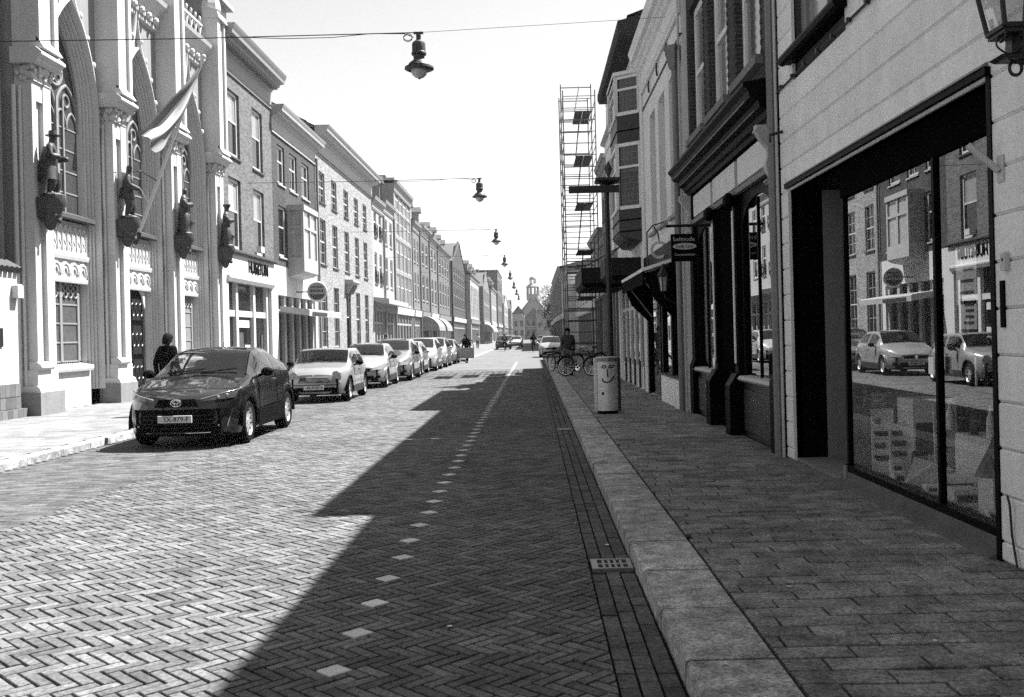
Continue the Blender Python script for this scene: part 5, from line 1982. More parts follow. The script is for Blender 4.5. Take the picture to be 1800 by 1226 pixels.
for z0, z1 in ((4.0, 4.88), (6.62, 7.35)):
    orl = MB()
    orl.grid([oriel_ring(od * (.55 if z0 < 5 else 1), z0), oriel_ring(od, z0 + .25), oriel_ring(od, z1), oriel_ring(0.01, z1 + .001)])
    orl.q(*oriel_ring(od * (.55 if z0 < 5 else 1), z0))
    orl = orl.build('oriel_panel', METD, S)
for z in (4.3, 4.6, 6.95):
    MB().tube(oriel_ring(od + .01, z, .01), .018, 5).build('panel_batten', INK, orl)
fr2 = MB()
for z0, z1 in ((4.88, 6.62), (7.35, 8.4)):
    for z, t in ((z0, .09), (z1 - .09, .09), (z0 + (z1 - z0) * .62, .06)):
        fr2.grid([oriel_ring(od + .03, z, .02), oriel_ring(od + .03, z + t, .02)])
        fr2.grid([oriel_ring(od + .03, z + t, .02), oriel_ring(od - .05, z + t, -.02)])
        fr2.grid([oriel_ring(od + .03, z, .02), oriel_ring(od - .05, z, -.02)])
    R_ = oriel_ring(od + .015, 0, .01)
    for (x, y, _) in R_[:1] + R_[1:]:
        fr2.box(x - .05, x + .05, y - .05, y + .05, z0, z1)
fr2.grid([oriel_ring(od + .08, 8.4, .05), oriel_ring(od + .08, 8.5, .05), oriel_ring(.02, 8.6)])
fr2 = fr2.build('oriel_frame', CREAM, S)
for z0, z1 in ((4.88, 6.62), (7.35, 8.4)):
    MB().grid([oriel_ring(od - .02, z0 + .05), oriel_ring(od - .02, z1 - .05)]).build('pane', LEAD, fr2)
    mb = MB()
    A_, B_ = oriel_ring(od - .008, 0)[0:2]
    for k in range(1, 6):
        t = k / 6
        x, y = A_[0] + (B_[0] - A_[0]) * t, A_[1] + (B_[1] - A_[1]) * t
        mb.cyl((x, y, z0 + .05), (x, y, z1 - .05), .008, n=4)
    z = z0 + .2
    while z < z1 - .1:
        mb.cyl((A_[0], A_[1], z), (B_[0], B_[1], z), .008, n=4)
        z += .16
    mb.build('lead_bars', WOODG, fr2, kind='stuff')
mb = MB()
for k in range(6):
    y = 26.0 + k * 1.36
    FD.box(mb, -.4, -.05, y, y + .22, .1, 3.1)
FD.box(mb, -.4, -.08, 26.0, 33, .1, .7)
FD.box(mb, -.4, -.08, 26.0, 33, 2.3, 2.4)
sf = mb.build('shop_frame', CREAM, S)
for k in range(5):
    y = 26.22 + k * 1.36
    MB().q(FD.p(-.1, y, .7), FD.p(-.1, y + 1.14, .7), FD.p(-.1, y + 1.14, 3.1), FD.p(-.1, y, 3.1)).build('pane', PANE, sf)
    FD.box(MB(), -.04, .0, y - .2, y - .02, .1, .85).build('plinth_block', METD, sf)
for (a, b, o) in ((26.3, 28.2, .95), (30.0, 34.5, 1.4)):
    mb = MB()
    FD.box(mb, 0, o, a, b, 3.15, 3.62)
    cp = mb.build('canopy', mat('canopy_black', .007, .7, .3, nz=(8, .3)), S)
    FD.prof(MB(), [(0, 3.02), (o - .1, 3.02), (o, 3.15), (0, 3.15)], a + .01, b - .01).build('soffit', INK, cp)
    mb = MB()
    mb.cyl(FD.p(.1, a + .2, 4.3), FD.p(o - .1, a + .2, 3.65), .02, n=5)
    mb.build('stay', METB, cp)

# ---- gabled houses behind the scaffold and beyond
ROWR = [
    ('ornate_gable_house', 'pale house with curled gable ornaments next to the scaffold', 33.4, 38.2, 2.95, 8.4, 2, [(4.4, 6.2), (6.7, 8.0)], CREAM, 2.6, 'gable'),
    ('scaffolded_house', 'grey house beside the scaffold on the right', 38.2, 42.4, 3.05, 8.3, 2, [(4.2, 5.8), (6.3, 7.6)], STUCG, 0, ''),
    ('low_white_house', 'low pale house behind the scaffold on the right', 42.4, 50.0, 3.1, 5.9, 3, [(4.1, 5.3)], PALE, 0, ''),
    ('low_set_back_house', 'low house set back behind the scaffold on the right', 50.0, 66.0, 3.9, 5.6, 4, [(4.1, 5.1)], BRICKM, 0, ''),
    ('low_shop_row', 'low pale shop row set back beyond the scaffold', 66.0, 100.0, 4.4, 6.2, 6, [(4.2, 5.5)], STUC, 0, ''),
    ('pale_corner_house', 'pale narrow house with three slit windows beyond the scaffold', 100.0, 112.0, 3.3, 7.6, 3, [(4.2, 6.8)], STUC, 1.0, ''),
    ('dark_far_house', 'dark brick far house beyond the pale corner house on the right side', 112.0, 150.0, 3.2, 9.0, 4, [(4.2, 6.0), (6.6, 8.2)], BRICKM, 1.0, ''),
    ('far_right_house', 'last brick house before the trees on the right side', 150.0, 190.0, 3.6, 9.5, 4, [(4.4, 6.4), (7.2, 8.8)], BRICK1, 1.5, ''),
]
for (nm, lab, Y0, Y1, X, H_, nc, fl_, wm, rise, ex) in ROWR:
    f = F(-1, X)
    B = root(nm, lab, Y0, Y1, X)
    L_ = Y1 - Y0
    mg = .08 * L_
    pitch = (L_ - 2 * mg) / nc
    ww = pitch * .5
    ops = []
    for (z0, z1) in fl_:
        for k in range(nc):
            yc = Y0 + mg + (k + .5) * pitch
            ops.append((yc - ww / 2, yc + ww / 2, z0, z1))
    gop = (Y0 + mg, Y1 - mg, .1, 3.2, .5)
    mb = MB()
    f.wall(mb, Y0 + .02, Y1, 0, H_, ops + [gop], .15)
    f.shell(mb, Y0 + .02, Y1, 0, H_, 9)
    mb.build('wall', wm, B)
    if ex == 'gable':
        yc = (Y0 + Y1) / 2
        mb = MB()
        pts = [(Y0 + .1, H_), (Y1 - .1, H_), (Y1 - .2, H_ + .5), (Y1 - 1.0, H_ + .7), (Y1 - 1.2, H_ + 1.5), (yc + .5, H_ + 1.7), (yc + .35, H_ + 2.5), (yc, H_ + 2.75),
               (yc - .35, H_ + 2.5), (yc - .5, H_ + 1.7), (Y0 + 1.2, H_ + 1.5), (Y0 + 1.0, H_ + .7), (Y0 + .2, H_ + .5)]
        mb.ext([f.p(.05, y, z) for y, z in pts], (.3, 0, 0))
        gb = mb.build('gable', CREAM, B)
        for (y, z) in ((Y0 + .3, H_ + .55), (Y0 + 1.1, H_ + 1.6), (yc, H_ + 2.8), (Y1 - 1.1, H_ + 1.6), (Y1 - .3, H_ + .55)):
            MB().lathe(X + .1, y, [(.12, z), (.16, z + .1), (.08, z + .2), (.14, z + .35), (0, z + .55)], 8).build('gable_finial', STUC, gb)
        for z in (4.2, 6.7, 8.7):
            f.prof(MB(), [(0, z), (.2, z + .1), (.2, z + .18), (0, z + .22)], Y0 + .02, Y1).build('string_course', CORNW, B)
    for o in ops:
        f.window(B, *o[:4], rec=.1, zsplit=(.6,), sill=.06, fw=.1 * max(1, L_ / 16))
    mb = MB()
    n = max(3, int(L_ / 2.2))
    for k in range(n + 1):
        y = gop[0] + k * (gop[1] - gop[0] - .25) / n
        f.box(mb, -.4, -.1, y, y + .25, .1, 3.2)
    f.box(mb, -.4, -.12, gop[0], gop[1], .1, .6)
    sf = mb.build('shop_frame', WOODG, B)
    MB().q(f.p(-.3, gop[0], .1), f.p(-.3, gop[1], .1), f.p(-.3, gop[1], 3.2), f.p(-.3, gop[0], 3.2)).build('pane', PANE, sf)
    f.prof(MB(), [(0, 3.25), (.1, 3.25), (.16, 3.8), (0, 3.9)], Y0 + .1, Y1 - .1).build('fascia', CARD, B)
    if ex != 'gable':
        f.cornice(B, Y0 + .02, Y1 - .02, H_ - .5, H_ + .25, .3, CORN)
    if rise and ex != 'gable':
        f.pitched(B, Y0 + .02, Y1 - .02, H_ + .2, rise, out=.1)
    if ex == 'chimney':
        f.box(MB(), -3.2, -2.2, Y0 + 2, Y0 + 4, H_ + 1, H_ + rise + 1.4).build('chimney', BRICK2, B)

# ---- scaffold
SCAF = mat('backlit_scaffold_tube', .08, .5, .4, nz=(12, .3))  # dark grey paints the backlit look into the steel tubes
SF = thing('scaffold_tower', 'tall steel scaffold tower with dark decks on the right pavement', 'scaffold', (2.2, 44, 0))
SX0, SX1 = 1.5, 2.86
SY = [42.2, 44.8, 47.4]
TOP = 12.85
for y in SY:
    for x in (SX0, SX1):
        MB().cyl((x, y, PV), (x, y, TOP - (.0 if y > 42.5 else .9)), .027, n=6).build('standard', SCAF, SF)
    z = .7
    k = 0
    while z < TOP - .1:
        if not (y < 42.5 and z > 11.9):
            MB().cyl((SX0, y, z), (SX1, y, z), .019 if k % 4 else .027, n=5).build('rung', SCAF, SF)
        z += .5
        k += 1
for li, z in enumerate((3.1, 5.1, 7.1, 9.1, 11.0)):
    for x in (SX0, SX1):
        for dz in ((0, .5, 1.0) if z < 11 else (0, .5)):
            MB().cyl((x, SY[0], z + dz), (x, SY[-1], z + dz), .02, n=5).build('ledger', SCAF, SF)
    MB().cyl((SX0 + .02, SY[li % 2], z), (SX0 + .02, SY[li % 2 + 1], min(z + 1.9, 12.2)), .024, n=5).build('brace', METD, SF)
    for j, (a, b) in enumerate(((SX0 + .5, SX0 + .83), (SX0 + .85, SX0 + 1.18))):
        MB().box(a, b, SY[0] + .05, SY[1] - .05, z + .03, z + .08).build('deck_board', mat('scaffold_plank', .035, .9, .1, nz=(6, .4)), SF)
    MB().cyl((SX0 + .5, SY[0], z + .05), (SX0 + .75, SY[0] + .8, min(z + 2.0, 12.3)), .03, n=5).build('ladder_rail', METD, SF)
for x in (SX0, SX1):
    for y in SY:
        MB().box(x - .09, x + .09, y - .09, y + .09, PV - .005, PV + .03).build('base_plate', SCAF, SF)

# ------------------------------------------------------------------ cars
def lerp_keys(keys, y):
    if y <= keys[0][0]:
        return keys[0][1:]
    for a, b in zip(keys[:-1], keys[1:]):
        if y <= b[0]:
            t = (y - a[0]) / (b[0] - a[0])
            return tuple(p + (q - p) * t for p, q in zip(a[1:], b[1:]))
    return keys[-1][1:]


WHEELS = {}


def wheel_meshes(r, spokes):
    k = (round(r, 3), spokes)
    if k in WHEELS:
        return WHEELS[k]
    w = .105
    ty = MB().lathe(0, 0, [(r * .66, -w), (r * .9, -w * 1.02), (r * .985, -w * .75), (r, -w * .3), (r, w * .3), (r * .985, w * .75), (r * .9, w * 1.02), (r * .66, w)], 28, cap=False, axis='x')
    rm = MB().lathe(0, 0, [(r * .70, -w * .95), (r * .68, -w * .9), (r * .62, -w * .6), (r * .6, w * .6), (r * .68, w * .9), (r * .70, w * .95)], 28, cap=False, axis='x')
    for sd in (-1, 1):
        for j in range(spokes):
            a = 2 * math.pi * j / spokes
            ca, sa = math.cos(a), math.sin(a)
            hw1, hw2 = .026, .017
            x0, x1 = sd * w * .72, sd * w * .5
            pts = []
            for rr, hh in ((r * .1, hw1), (r * .66, hw2)):
                for q in (-1, 1):
                    pts.append((rr, q * hh))
            P_ = [(p * ca - q * sa, p * sa + q * ca) for p, q in (pts[0], pts[1], pts[3], pts[2])]
            rm.ext([(x0, y, z) for y, z in P_], (x1 - x0, 0, 0))
        rm.lathe(0, 0, [(.0, sd * w * .8), (r * .16, sd * w * .78), (r * .18, sd * w * .5)], 12, cap=False, axis='x')
    dk = MB().lathe(0, 0, [(0, -w * .3), (r * .62, -w * .3), (r * .62, w * .3), (0, w * .3)], 20, cap=False, axis='x')
    out = []
    for nm, m_, mt in (('tyre', ty, RUB), ('rim', rm, RIM), ('brake_disc', dk, METD)):
        me = m_.mesh(nm)
        me.polygons.foreach_set('use_smooth', [True] * len(me.polygons))
        me.set_sharp_from_angle(angle=R(35))
        me.materials.append(mt)
        out.append(me)
    WHEELS[k] = out
    return out


def car(name, label, x, y, keys, L, wheel, paint, ws, sidewin, plate=None, style='hatch', group='cars parked along the left kerb', rotz=0.0, clad=False, flip=False, roofm=None, detail=True):
    """front at local y=0, looking towards -y. keys: (y, half width, belt z, roof-edge half width, roof-edge z, centre z)"""
    global LOCAL
    LOCAL = True
    t = thing(name, label, 'car', (x, y, 0.002), group)
    t.rotation_euler = (0, 0, rotz)
    yf, yr, r = wheel
    Ra = r + .055
    W_ = max(k[1] for k in keys)

    def zb(yy):
        z = .21 if .25 < yy < L - .25 else .24
        for yc in (yf, yr):
            d = abs(yy - yc)
            if d < Ra:
                z = max(z, r + math.sqrt(Ra * Ra - d * d))
        return z

    def warp(p):
        x_, y_, z_ = p
        q = abs(x_) / W_
        f = math.exp(-y_ / .38)
        b = math.exp(-(L - y_) / .38)
        y2 = y_ + (.30 * q ** 2.4 + .10 * max(0, (z_ - .58) / .3) + .09 * max(0, (.42 - z_) / .2)) * f
        y2 -= (.24 * q ** 2.4 + .12 * max(0, (z_ - .7) / .4)) * b
        return (x_, y2, z_)

    def sec(yy):
        hw, zbl, we, ze, zc = lerp_keys(keys, yy)
        z0 = min(zb(yy), zbl - .04)
        h = zbl - z0
        pts = [(hw - .14, z0 - .0), (hw - .025, z0), (hw - .004, z0 + .10 * h), (hw + .004, z0 + .38 * h), (hw - .004, z0 + .62 * h), (hw - .012, z0 + .82 * h), (hw - .045, zbl)]
        for k in range(1, 5):
            u_ = k / 5
            pts.append((hw - .045 + (we - hw + .045) * u_ + .018 * math.sin(math.pi * u_), zbl + (ze - zbl) * u_ + .012 * math.sin(math.pi * u_)))
        pts.append((we, ze))
        for k in range(1, 6):
            u_ = k / 6
            pts.append((we * (1 - u_), ze + (zc - ze) * math.sin(u_ * math.pi / 2)))
        pts.append((0, zc))
        return pts

    n = 84 if detail else 44
    st = [L * k / n for k in range(n + 1)]
    for yc in (yf, yr):
        st += [yc - Ra - .001, yc - Ra + .012, yc - Ra + .04, yc + Ra - .04, yc + Ra - .012, yc + Ra + .001]
    st = sorted(st)
    secs = [sec(q) for q in st]
    # light smoothing along the length, not of the bottom edge
    m_ = len(secs[0])
    for it in range(3 if detail else 1):
        s2 = [list(q) for q in secs]
        for i in range(1, len(st) - 1):
            for j in range(6, m_):
                a, b, c = secs[i - 1][j], secs[i][j], secs[i + 1][j]
                s2[i][j] = ((a[0] + 2 * b[0] + c[0]) / 4, (a[1] + 2 * b[1] + c[1]) / 4)
        secs = s2
    mb = MB()
    rows = []
    for q, s_q in zip(st, secs):
        right = [warp((px, q, pz)) for px, pz in s_q]
        left = [(-a, b, c) for a, b, c in right[:-1]][::-1]
        rows.append(right + left)
    ncol = len(rows[0])
    for r_ in rows:
        mb.v += [tuple(p) for p in r_]
    for i in range(len(rows) - 1):
        ym_ = (st[i] + st[i + 1]) / 2
        in_ws = detail and ws[0] + .04 < ym_ < ws[1] - .03
        in_sd = detail and any(a_ + .05 < ym_ < b_ - .04 for a_, b_ in sidewin)
        for k in range(ncol - 1):
            kk = min(k, ncol - 2 - k)
            if (in_ws and kk >= 11) or (in_sd and kk in (7, 8, 9)):
                continue       # real openings behind the glass
            mb.f.append((i * ncol + k, i * ncol + k + 1, (i + 1) * ncol + k + 1, (i + 1) * ncol + k))
    for s_q, q in ((secs[0], st[0]), (secs[-1], st[-1])):      # front and rear faces
        g = []
        for px, pz in s_q:
            g.append([warp((px * (1 - 2 * k / 8), q, pz)) for k in range(9)])
        mb.grid(g)
    body = mb.build('body', paint, t, smooth=True, ang=38)

    def surf_y(px, pz, front=True):
        """where the front (or rear) skin is at |x|"""
        a = abs(px)
        if front:
            yy = 0.0
            while yy < .9 and lerp_keys(keys, yy)[0] - .01 < a:
                yy += .01
        else:
            yy = L
            while yy > L - .9 and lerp_keys(keys, yy)[0] - .01 < a:
                yy -= .01
        return warp((px, yy, pz))[1]

    def fpatch(nm, m, c4, off=.012, parent=None, nx=8, nz_=4, thick=True, front=True):
        """patch on the nose: four (x, z) corners, bottom-left, bottom-right, top-right, top-left"""
        g = []
        sg = -1 if front else 1
        for i in range(nz_ + 1):
            row = []
            for j in range(nx + 1):
                u_, v_ = j / nx, i / nz_
                px = (c4[0][0] * (1 - u_) + c4[1][0] * u_) * (1 - v_) + (c4[3][0] * (1 - u_) + c4[2][0] * u_) * v_
                pz = (c4[0][1] * (1 - u_) + c4[1][1] * u_) * (1 - v_) + (c4[3][1] * (1 - u_) + c4[2][1] * u_) * v_
                row.append((px, surf_y(px, pz, front) + sg * off, pz))
            g.append(row)
        mb = MB().grid(g)
        if thick:     # rim back into the body
            edge = g[0] + [q[-1] for q in g[1:]] + g[-1][::-1][1:] + [q[0] for q in g[::-1][1:-1]]
            mb.grid([edge, [(a, b - sg * (.03 + off), c) for a, b, c in edge]], True)
        return mb.build(nm, m, parent or t, smooth=True, ang=40)

    # glazing
    def spt(yy, tt):
        """surface point at station yy, section parameter tt (index in the section list)"""
        i = 0
        while i < len(st) - 2 and st[i + 1] < yy:
            i += 1
        f = min(1, max(0, (yy - st[i]) / max(1e-6, st[i + 1] - st[i])))
        j = min(int(tt), m_ - 2)
        g = tt - j
        def P_(a):
            p, q = secs[a][j], secs[a][j + 1]
            return (p[0] + (q[0] - p[0]) * g, p[1] + (q[1] - p[1]) * g)
        p, q = P_(i), P_(i + 1)
        return (p[0] + (q[0] - p[0]) * f, yy, p[1] + (q[1] - p[1]) * f)

    g = []
    for k in range(9):
        yy = ws[0] + (ws[1] - ws[0]) * k / 8
        ed = spt(yy, 11.0)
        row = []
        for j in range(13):
            u_ = -1 + 2 * j / 12
            a = abs(u_) * .95
            tt = 11 + 6 * (1 - a)
            p = spt(yy, min(tt, 16.99))
            row.append((ed[0] * u_ * (.99 if detail else .95), yy - .012, p[2] + .012))
        g.append(row)
    GL = SCREEN if detail else CGLASS
    wsm = MB().grid(g).build('windscreen', GL, t, smooth=True, ang=60)
    if detail:
        yy = ws[0] + .05
        for s_, (a, b) in enumerate(((-.55, .05), (.0, .58))):
            MB().tube([(a, yy - .03, spt(yy, 15)[2] + .02), (b, yy + .06, spt(yy + .09, 15)[2] + .03)], .009, 5).build('wiper', INK, wsm)
        MB().box(-.1, .1, ws[1] - .12, ws[1] - .1, spt(ws[1] - .1, 16)[2] - .12, spt(ws[1] - .1, 16)[2] - .06).build('rear_view_mirror', INK, wsm)
    for sd in (-1, 1):
        for (a, b) in sidewin:
            g = []
            for k in range(9):
                yy = a + (b - a) * k / 8
                row = []
                for tt in (6.7, 7.4, 8.2, 9.0, 9.8, 10.45):
                    p = spt(yy, tt)
                    row.append((sd * (p[0] + .009), p[1], p[2] + .004))
                g.append(row)
            MB().grid(g).build('side_window', GL, t, smooth=True, ang=60)
        # mirror
        ym = ws[0] + .42
        p = spt(ym, 6)
        mb = MB()
        mb.ball((sd * (p[0] + .16), ym, p[2] + .09), .11, .07, .075, 10, 8)
        mb.cyl((sd * p[0], ym + .03, p[2] + .02), (sd * (p[0] + .1), ym, p[2] + .06), .025, n=6)
        mb.build('mirror', INK if clad or detail else paint, t, smooth=True)
        if detail:
            # door seams and handle
            for yy in (sidewin[0][0] + .02 if style != 'chr' else 1.55, sidewin[-1][0] - .02, sidewin[-1][1] + .02):
                pts = [spt(yy, tt) for tt in (2.2, 3, 4, 5, 6, 6.6)]
                MB().tube([(sd * (q[0] + .001), q[1], q[2]) for q in pts], .0045, 4).build('door_seam', INK, t)
            p = spt(sidewin[0][1] - .15, 5.3)
            mb = MB()
            mb.tube([(sd * (p[0] + .01), p[1] - .09, p[2]), (sd * (p[0] + .035), p[1] - .06, p[2] + .004), (sd * (p[0] + .035), p[1] + .06, p[2] + .004), (sd * (p[0] + .01), p[1] + .09, p[2])], .013, 6)
            mb.build('door_handle', CHROME if clad else paint, t, smooth=True)
    if detail:
        for sd in (-1, 1):
            pts = [warp(spt(.32 + (ws[0] - .36) * k / 8, 8.6)) for k in range(9)]
            MB().tube([(sd * p[0], p[1], p[2] + .001) for p in pts], .0045, 4).build('bonnet_seam', INK, t)
        if style == 'mini' and False:
            g = []
            for k in range(9):
                yy = ws[0] - .02 + (ws[1] - ws[0] + .04) * k / 8
                ed = spt(yy, 11.0)
                g.append([(ed[0] * (-1 + 2 * j / 12) * 1.0, yy - .007, spt(yy, min(11 + 6 * (1 - abs(-1 + 2 * j / 12)), 16.99))[2] + .007) for j in range(13)])
            MB().grid(g).build('screen_surround', INK, t, smooth=True, ang=60)
    if detail:      # cabin
        zb_ = lerp_keys(keys, ws[0])[1]
        mb = MB()
        mb.box(-W_ + .16, W_ - .16, ws[0] - .02, ws[0] + .42, .5, zb_ - .03)
        mb.tube([(-W_ + .2, ws[0] + .4, zb_ - .04), (W_ - .2, ws[0] + .4, zb_ - .04)], .05, 6)
        mb.build('dashboard', INK, t)
        MB().box(-W_ + .12, W_ - .12, ws[0] + .4, L - .5, .45, .6).build('cabin_floor', INK, t)
        mb = MB()
        mb.tube([(.36 + .17 * math.cos(k * .524), ws[0] + .5 + .07 * math.sin(k * .524), zb_ - .02 + .15 * math.sin(k * .524)) for k in range(12)], .016, 5, True)
        mb.build('steering_wheel', INK, t)
        for sx_ in (-.36, .36):
            for yy in (ws[1] + .25, ws[1] + 1.1):
                mb = MB()
                mb.grid([[(sx_ + .21 * sxx * w_, yy + .1 * (z_ - .6) + d_, z_) for sxx, d_ in ((-1, 0), (-.7, -.07), (.7, -.07), (1, 0), (.7, .08), (-.7, .08))] for z_, w_ in ((.55, 1), (.9, 1.05), (zb_ + .1, .95), (zb_ + .17, .6))], True)
                mb.ball((sx_, yy + .1 * (zb_ - .4), zb_ + .24), .12, .05, .085, 8, 6)
                mb.build('seat', CLOTHM, t, smooth=True)
        zr_ = max(k[5] for k in keys)
        MB().box(-.5, .5, ws[1] + .1, ws[1] + 1.2, zr_ - .05, zr_ - .04).build('headliner', CLOTHM, t)
    # wheels, arch rims and dark liners
    ty, rm_, dk = wheel_meshes(r, 10 if clad else (6 if style == 'mini' else 7))
    for yc in (yf, yr):
        for sd in (-1, 1):
            hw = lerp_keys(keys, yc)[0]
            wx = sd * (hw - .115)
            w_ = bpy.data.objects.new('wheel', None)
            col.objects.link(w_)
            w_.parent = t
            w_.location = (wx, yc, r)
            for me in (ty, rm_, dk):
                o = bpy.data.objects.new(me.name, me)
                col.objects.link(o)
                o.parent = w_
            mb = MB()
            wd = .07 if clad else .018
            ring1, ring2, ring3 = [], [], []
            for k in range(17):
                a = math.pi * (k / 16) * 1.06 - .09
                for ring, rad, ox in ((ring1, Ra, .012), (ring2, Ra + wd, .010), (ring3, Ra + wd, -.03)):
                    ring.append((sd * (hw + ox), yc + rad * math.cos(a), r + rad * math.sin(a)))
            mb.grid([ring1, ring2, ring3])
            mb.grid([ring1, [(p[0] - sd * .12, p[1], p[2]) for p in ring1]])
            mb.build('wheel_arch', INK if clad or style == 'mini' else paint, t, smooth=True, ang=50)
    mb = MB()
    mb.box(-W_ + .24, W_ - .24, .12, L - .12, .2, .62)
    mb.box(-W_ + .08, W_ - .08, yf + Ra + .02, yr - Ra - .02, .2, .5)
    mb.build('underbody', INK, t)
    # sills
    for sd in (-1, 1):
        g = []
        for k in range(9):
            yy = yf + Ra + .05 + (yr - yf - 2 * Ra - .1) * k / 8
            g.append([(sd * (spt(yy, tt)[0] + (.03 if clad else .012)), yy, spt(yy, tt)[2]) for tt in (1.1, 2, 2.6 if not clad else 3.0)])
        MB().grid(g).build('sill', METD if not clad else INK, t, smooth=True)
    # nose and tail
    P4 = lambda x0, x1, z0, z1: [(x0, z0), (x1, z0), (x1, z1), (x0, z1)]
    if style == 'chr':
        fpatch('lower_grille', INK, [(-.60, .27), (.60, .27), (.72, .62), (-.72, .62)], .014)
        fpatch('upper_grille', INK, [(-.34, .66), (.34, .66), (.28, .775), (-.28, .775)], .014)
        for k in range(4):
            fpatch('grille_bar', METD, P4(-.56 - .01 * k, .56 + .01 * k, .33 + .065 * k, .336 + .065 * k), .020, thick=False)
        fpatch('chin_strip', CHROME, [(-.64, .245), (.64, .245), (.66, .256), (-.66, .256)], .03)
        for sd in (-1, 1):
            hl = fpatch('headlight', mat('headlamp_glass', .05, .05, .8), [(sd * .36, .735), (sd * .80, .77), (sd * .85, .90), (sd * .38, .775)], .012)
            for (px, pz) in ((.60, .79), (.71, .815)):
                yy = surf_y(sd * px, pz)
                MB().ball((sd * px, yy - .004, pz), .03, .014, .03, 10, 6).build('projector', LAMPG, hl, smooth=True)
            fpatch('daylight_strip', CHROME, [(sd * .37, .768), (sd * .84, .892), (sd * .855, .905), (sd * .37, .78)], .018)
            yy = surf_y(sd * .62, .36)
            MB().lathe(sd * .62, yy - .03, [(.034, .03), (.034, 0), (.025, -.006), (0, -.008)], 12, axis='y', cz=.36).build('fog_lamp', LAMPG, t, smooth=True)
            fpatch('corner_blade', CHROME, [(sd * .715, .33), (sd * .722, .33), (sd * .79, .58), (sd * .78, .58)], .02, nx=2)
        # oval badge of three rings
        yy = surf_y(0, .72) - .025
        mb = MB()
        for (a, b, cz) in ((.08, .055, .72), (.028, .052, .72), (.058, .026, .737)):
            mb.tube([(a * math.cos(k * .2618), yy, cz + b * math.sin(k * .2618)) for k in range(24)], .009, 6, True)
        mb.build('badge', CHROME, t, smooth=True)
    elif style == 'mini':
        fpatch('lower_grille', INK, P4(-.52, .52, .29, .40), .014)
        fpatch('upper_grille', METD, [(-.42, .53), (.42, .53), (.36, .66), (-.36, .66)], .014)
        fpatch('grille_surround', CHROME, [(-.36, .655), (.36, .655), (.34, .675), (-.34, .675)], .022)
        for k in range(3):
            fpatch('grille_bar', CHROME, P4(-.38, .38, .555 + .033 * k, .562 + .033 * k), .022, thick=False)
        fpatch('bumper_strip', METD, P4(-.7, .7, .45, .475), .016)
        for sd in (-1, 1):
            px, pz = sd * .56, .68
            yy = surf_y(px, pz)
            mb = MB()
            mb.ball((px, yy + .02, pz), .125, .06, .135, 16, 10)
            hl = mb.build('headlight', LAMPG, t, smooth=True)
            MB().tube([(px + .125 * math.cos(k * .3927), yy - .0, pz + .135 * math.sin(k * .3927)) for k in range(16)], .014, 6, True).build('ring', CHROME, hl, smooth=True)
            yy = surf_y(sd * .6, .52)
            MB().ball((sd * .62, yy, .52), .04, .03, .04, 10, 6).build('fog_lamp', LAMPG, t, smooth=True)
        MB().lathe(0, surf_y(0, .7) - .01, [(.04, .02), (.04, -.01), (0, -.015)], 12, axis='y', cz=.72).build('badge', CHROME, t, smooth=True)
    else:
        fpatch('lower_grille', INK, P4(-.5, .5, .28, .42), .014)
        fpatch('upper_grille', INK, [(-.36, .56), (.36, .56), (.42, .66), (-.42, .66)], .014)
        for sd in (-1, 1):
            fpatch('headlight', LAMPG, [(sd * .44, .60), (sd * .74, .62), (sd * .78, .74), (sd * .5, .70)], .014)
            if detail:
                fpatch('fog_recess', INK, P4(sd * .58, sd * .7, .34, .42) if sd > 0 else P4(-.7, -.58, .34, .42), .014, nx=3, nz_=2)
        MB().lathe(0, surf_y(0, .61) - .02, [(.05, .02), (.05, -.01), (0, -.012)], 12, axis='y', cz=.61).build('badge', CHROME, t, smooth=True)
    for sd in (-1, 1):
        fpatch('tail_light', METD, P4(sd * .52, sd * .74, .74, .9) if sd > 0 else P4(-.74, -.52, .74, .9), .012, front=False, nx=3)
    if plate:
        pz = .475 if style == 'chr' else .40
        yy = surf_y(0, pz) - .045
        pl_ = MB().cbox(-.26, .26, yy - .004, yy + .02, pz - .055, pz + .055, .004).build('licence_plate', CARD, t)
        text('plate_lettering', plate, .105, INK, pl_, (0.02, yy - .006, pz - .002), (R(90), 0, 0), .0015, sx=.98)
    if detail:
        MB().tube([(-.28, L * .78, spt(L * .78, 16)[2] - .01), (-.28, L * .80, spt(L * .78, 16)[2] + .18)], .006, 5).build('aerial', INK, t)
    LOCAL = False
    return t


def paint(name, v, metal=.25):
    if v < .05:
        return mat(name, .014, .36, .4, nz=(3, .05), metal=.85, coat=1.0)
    return mat(name, v, .3, .5 if v > .05 else .25, nz=(3, .05), metal=metal, coat=1.0)


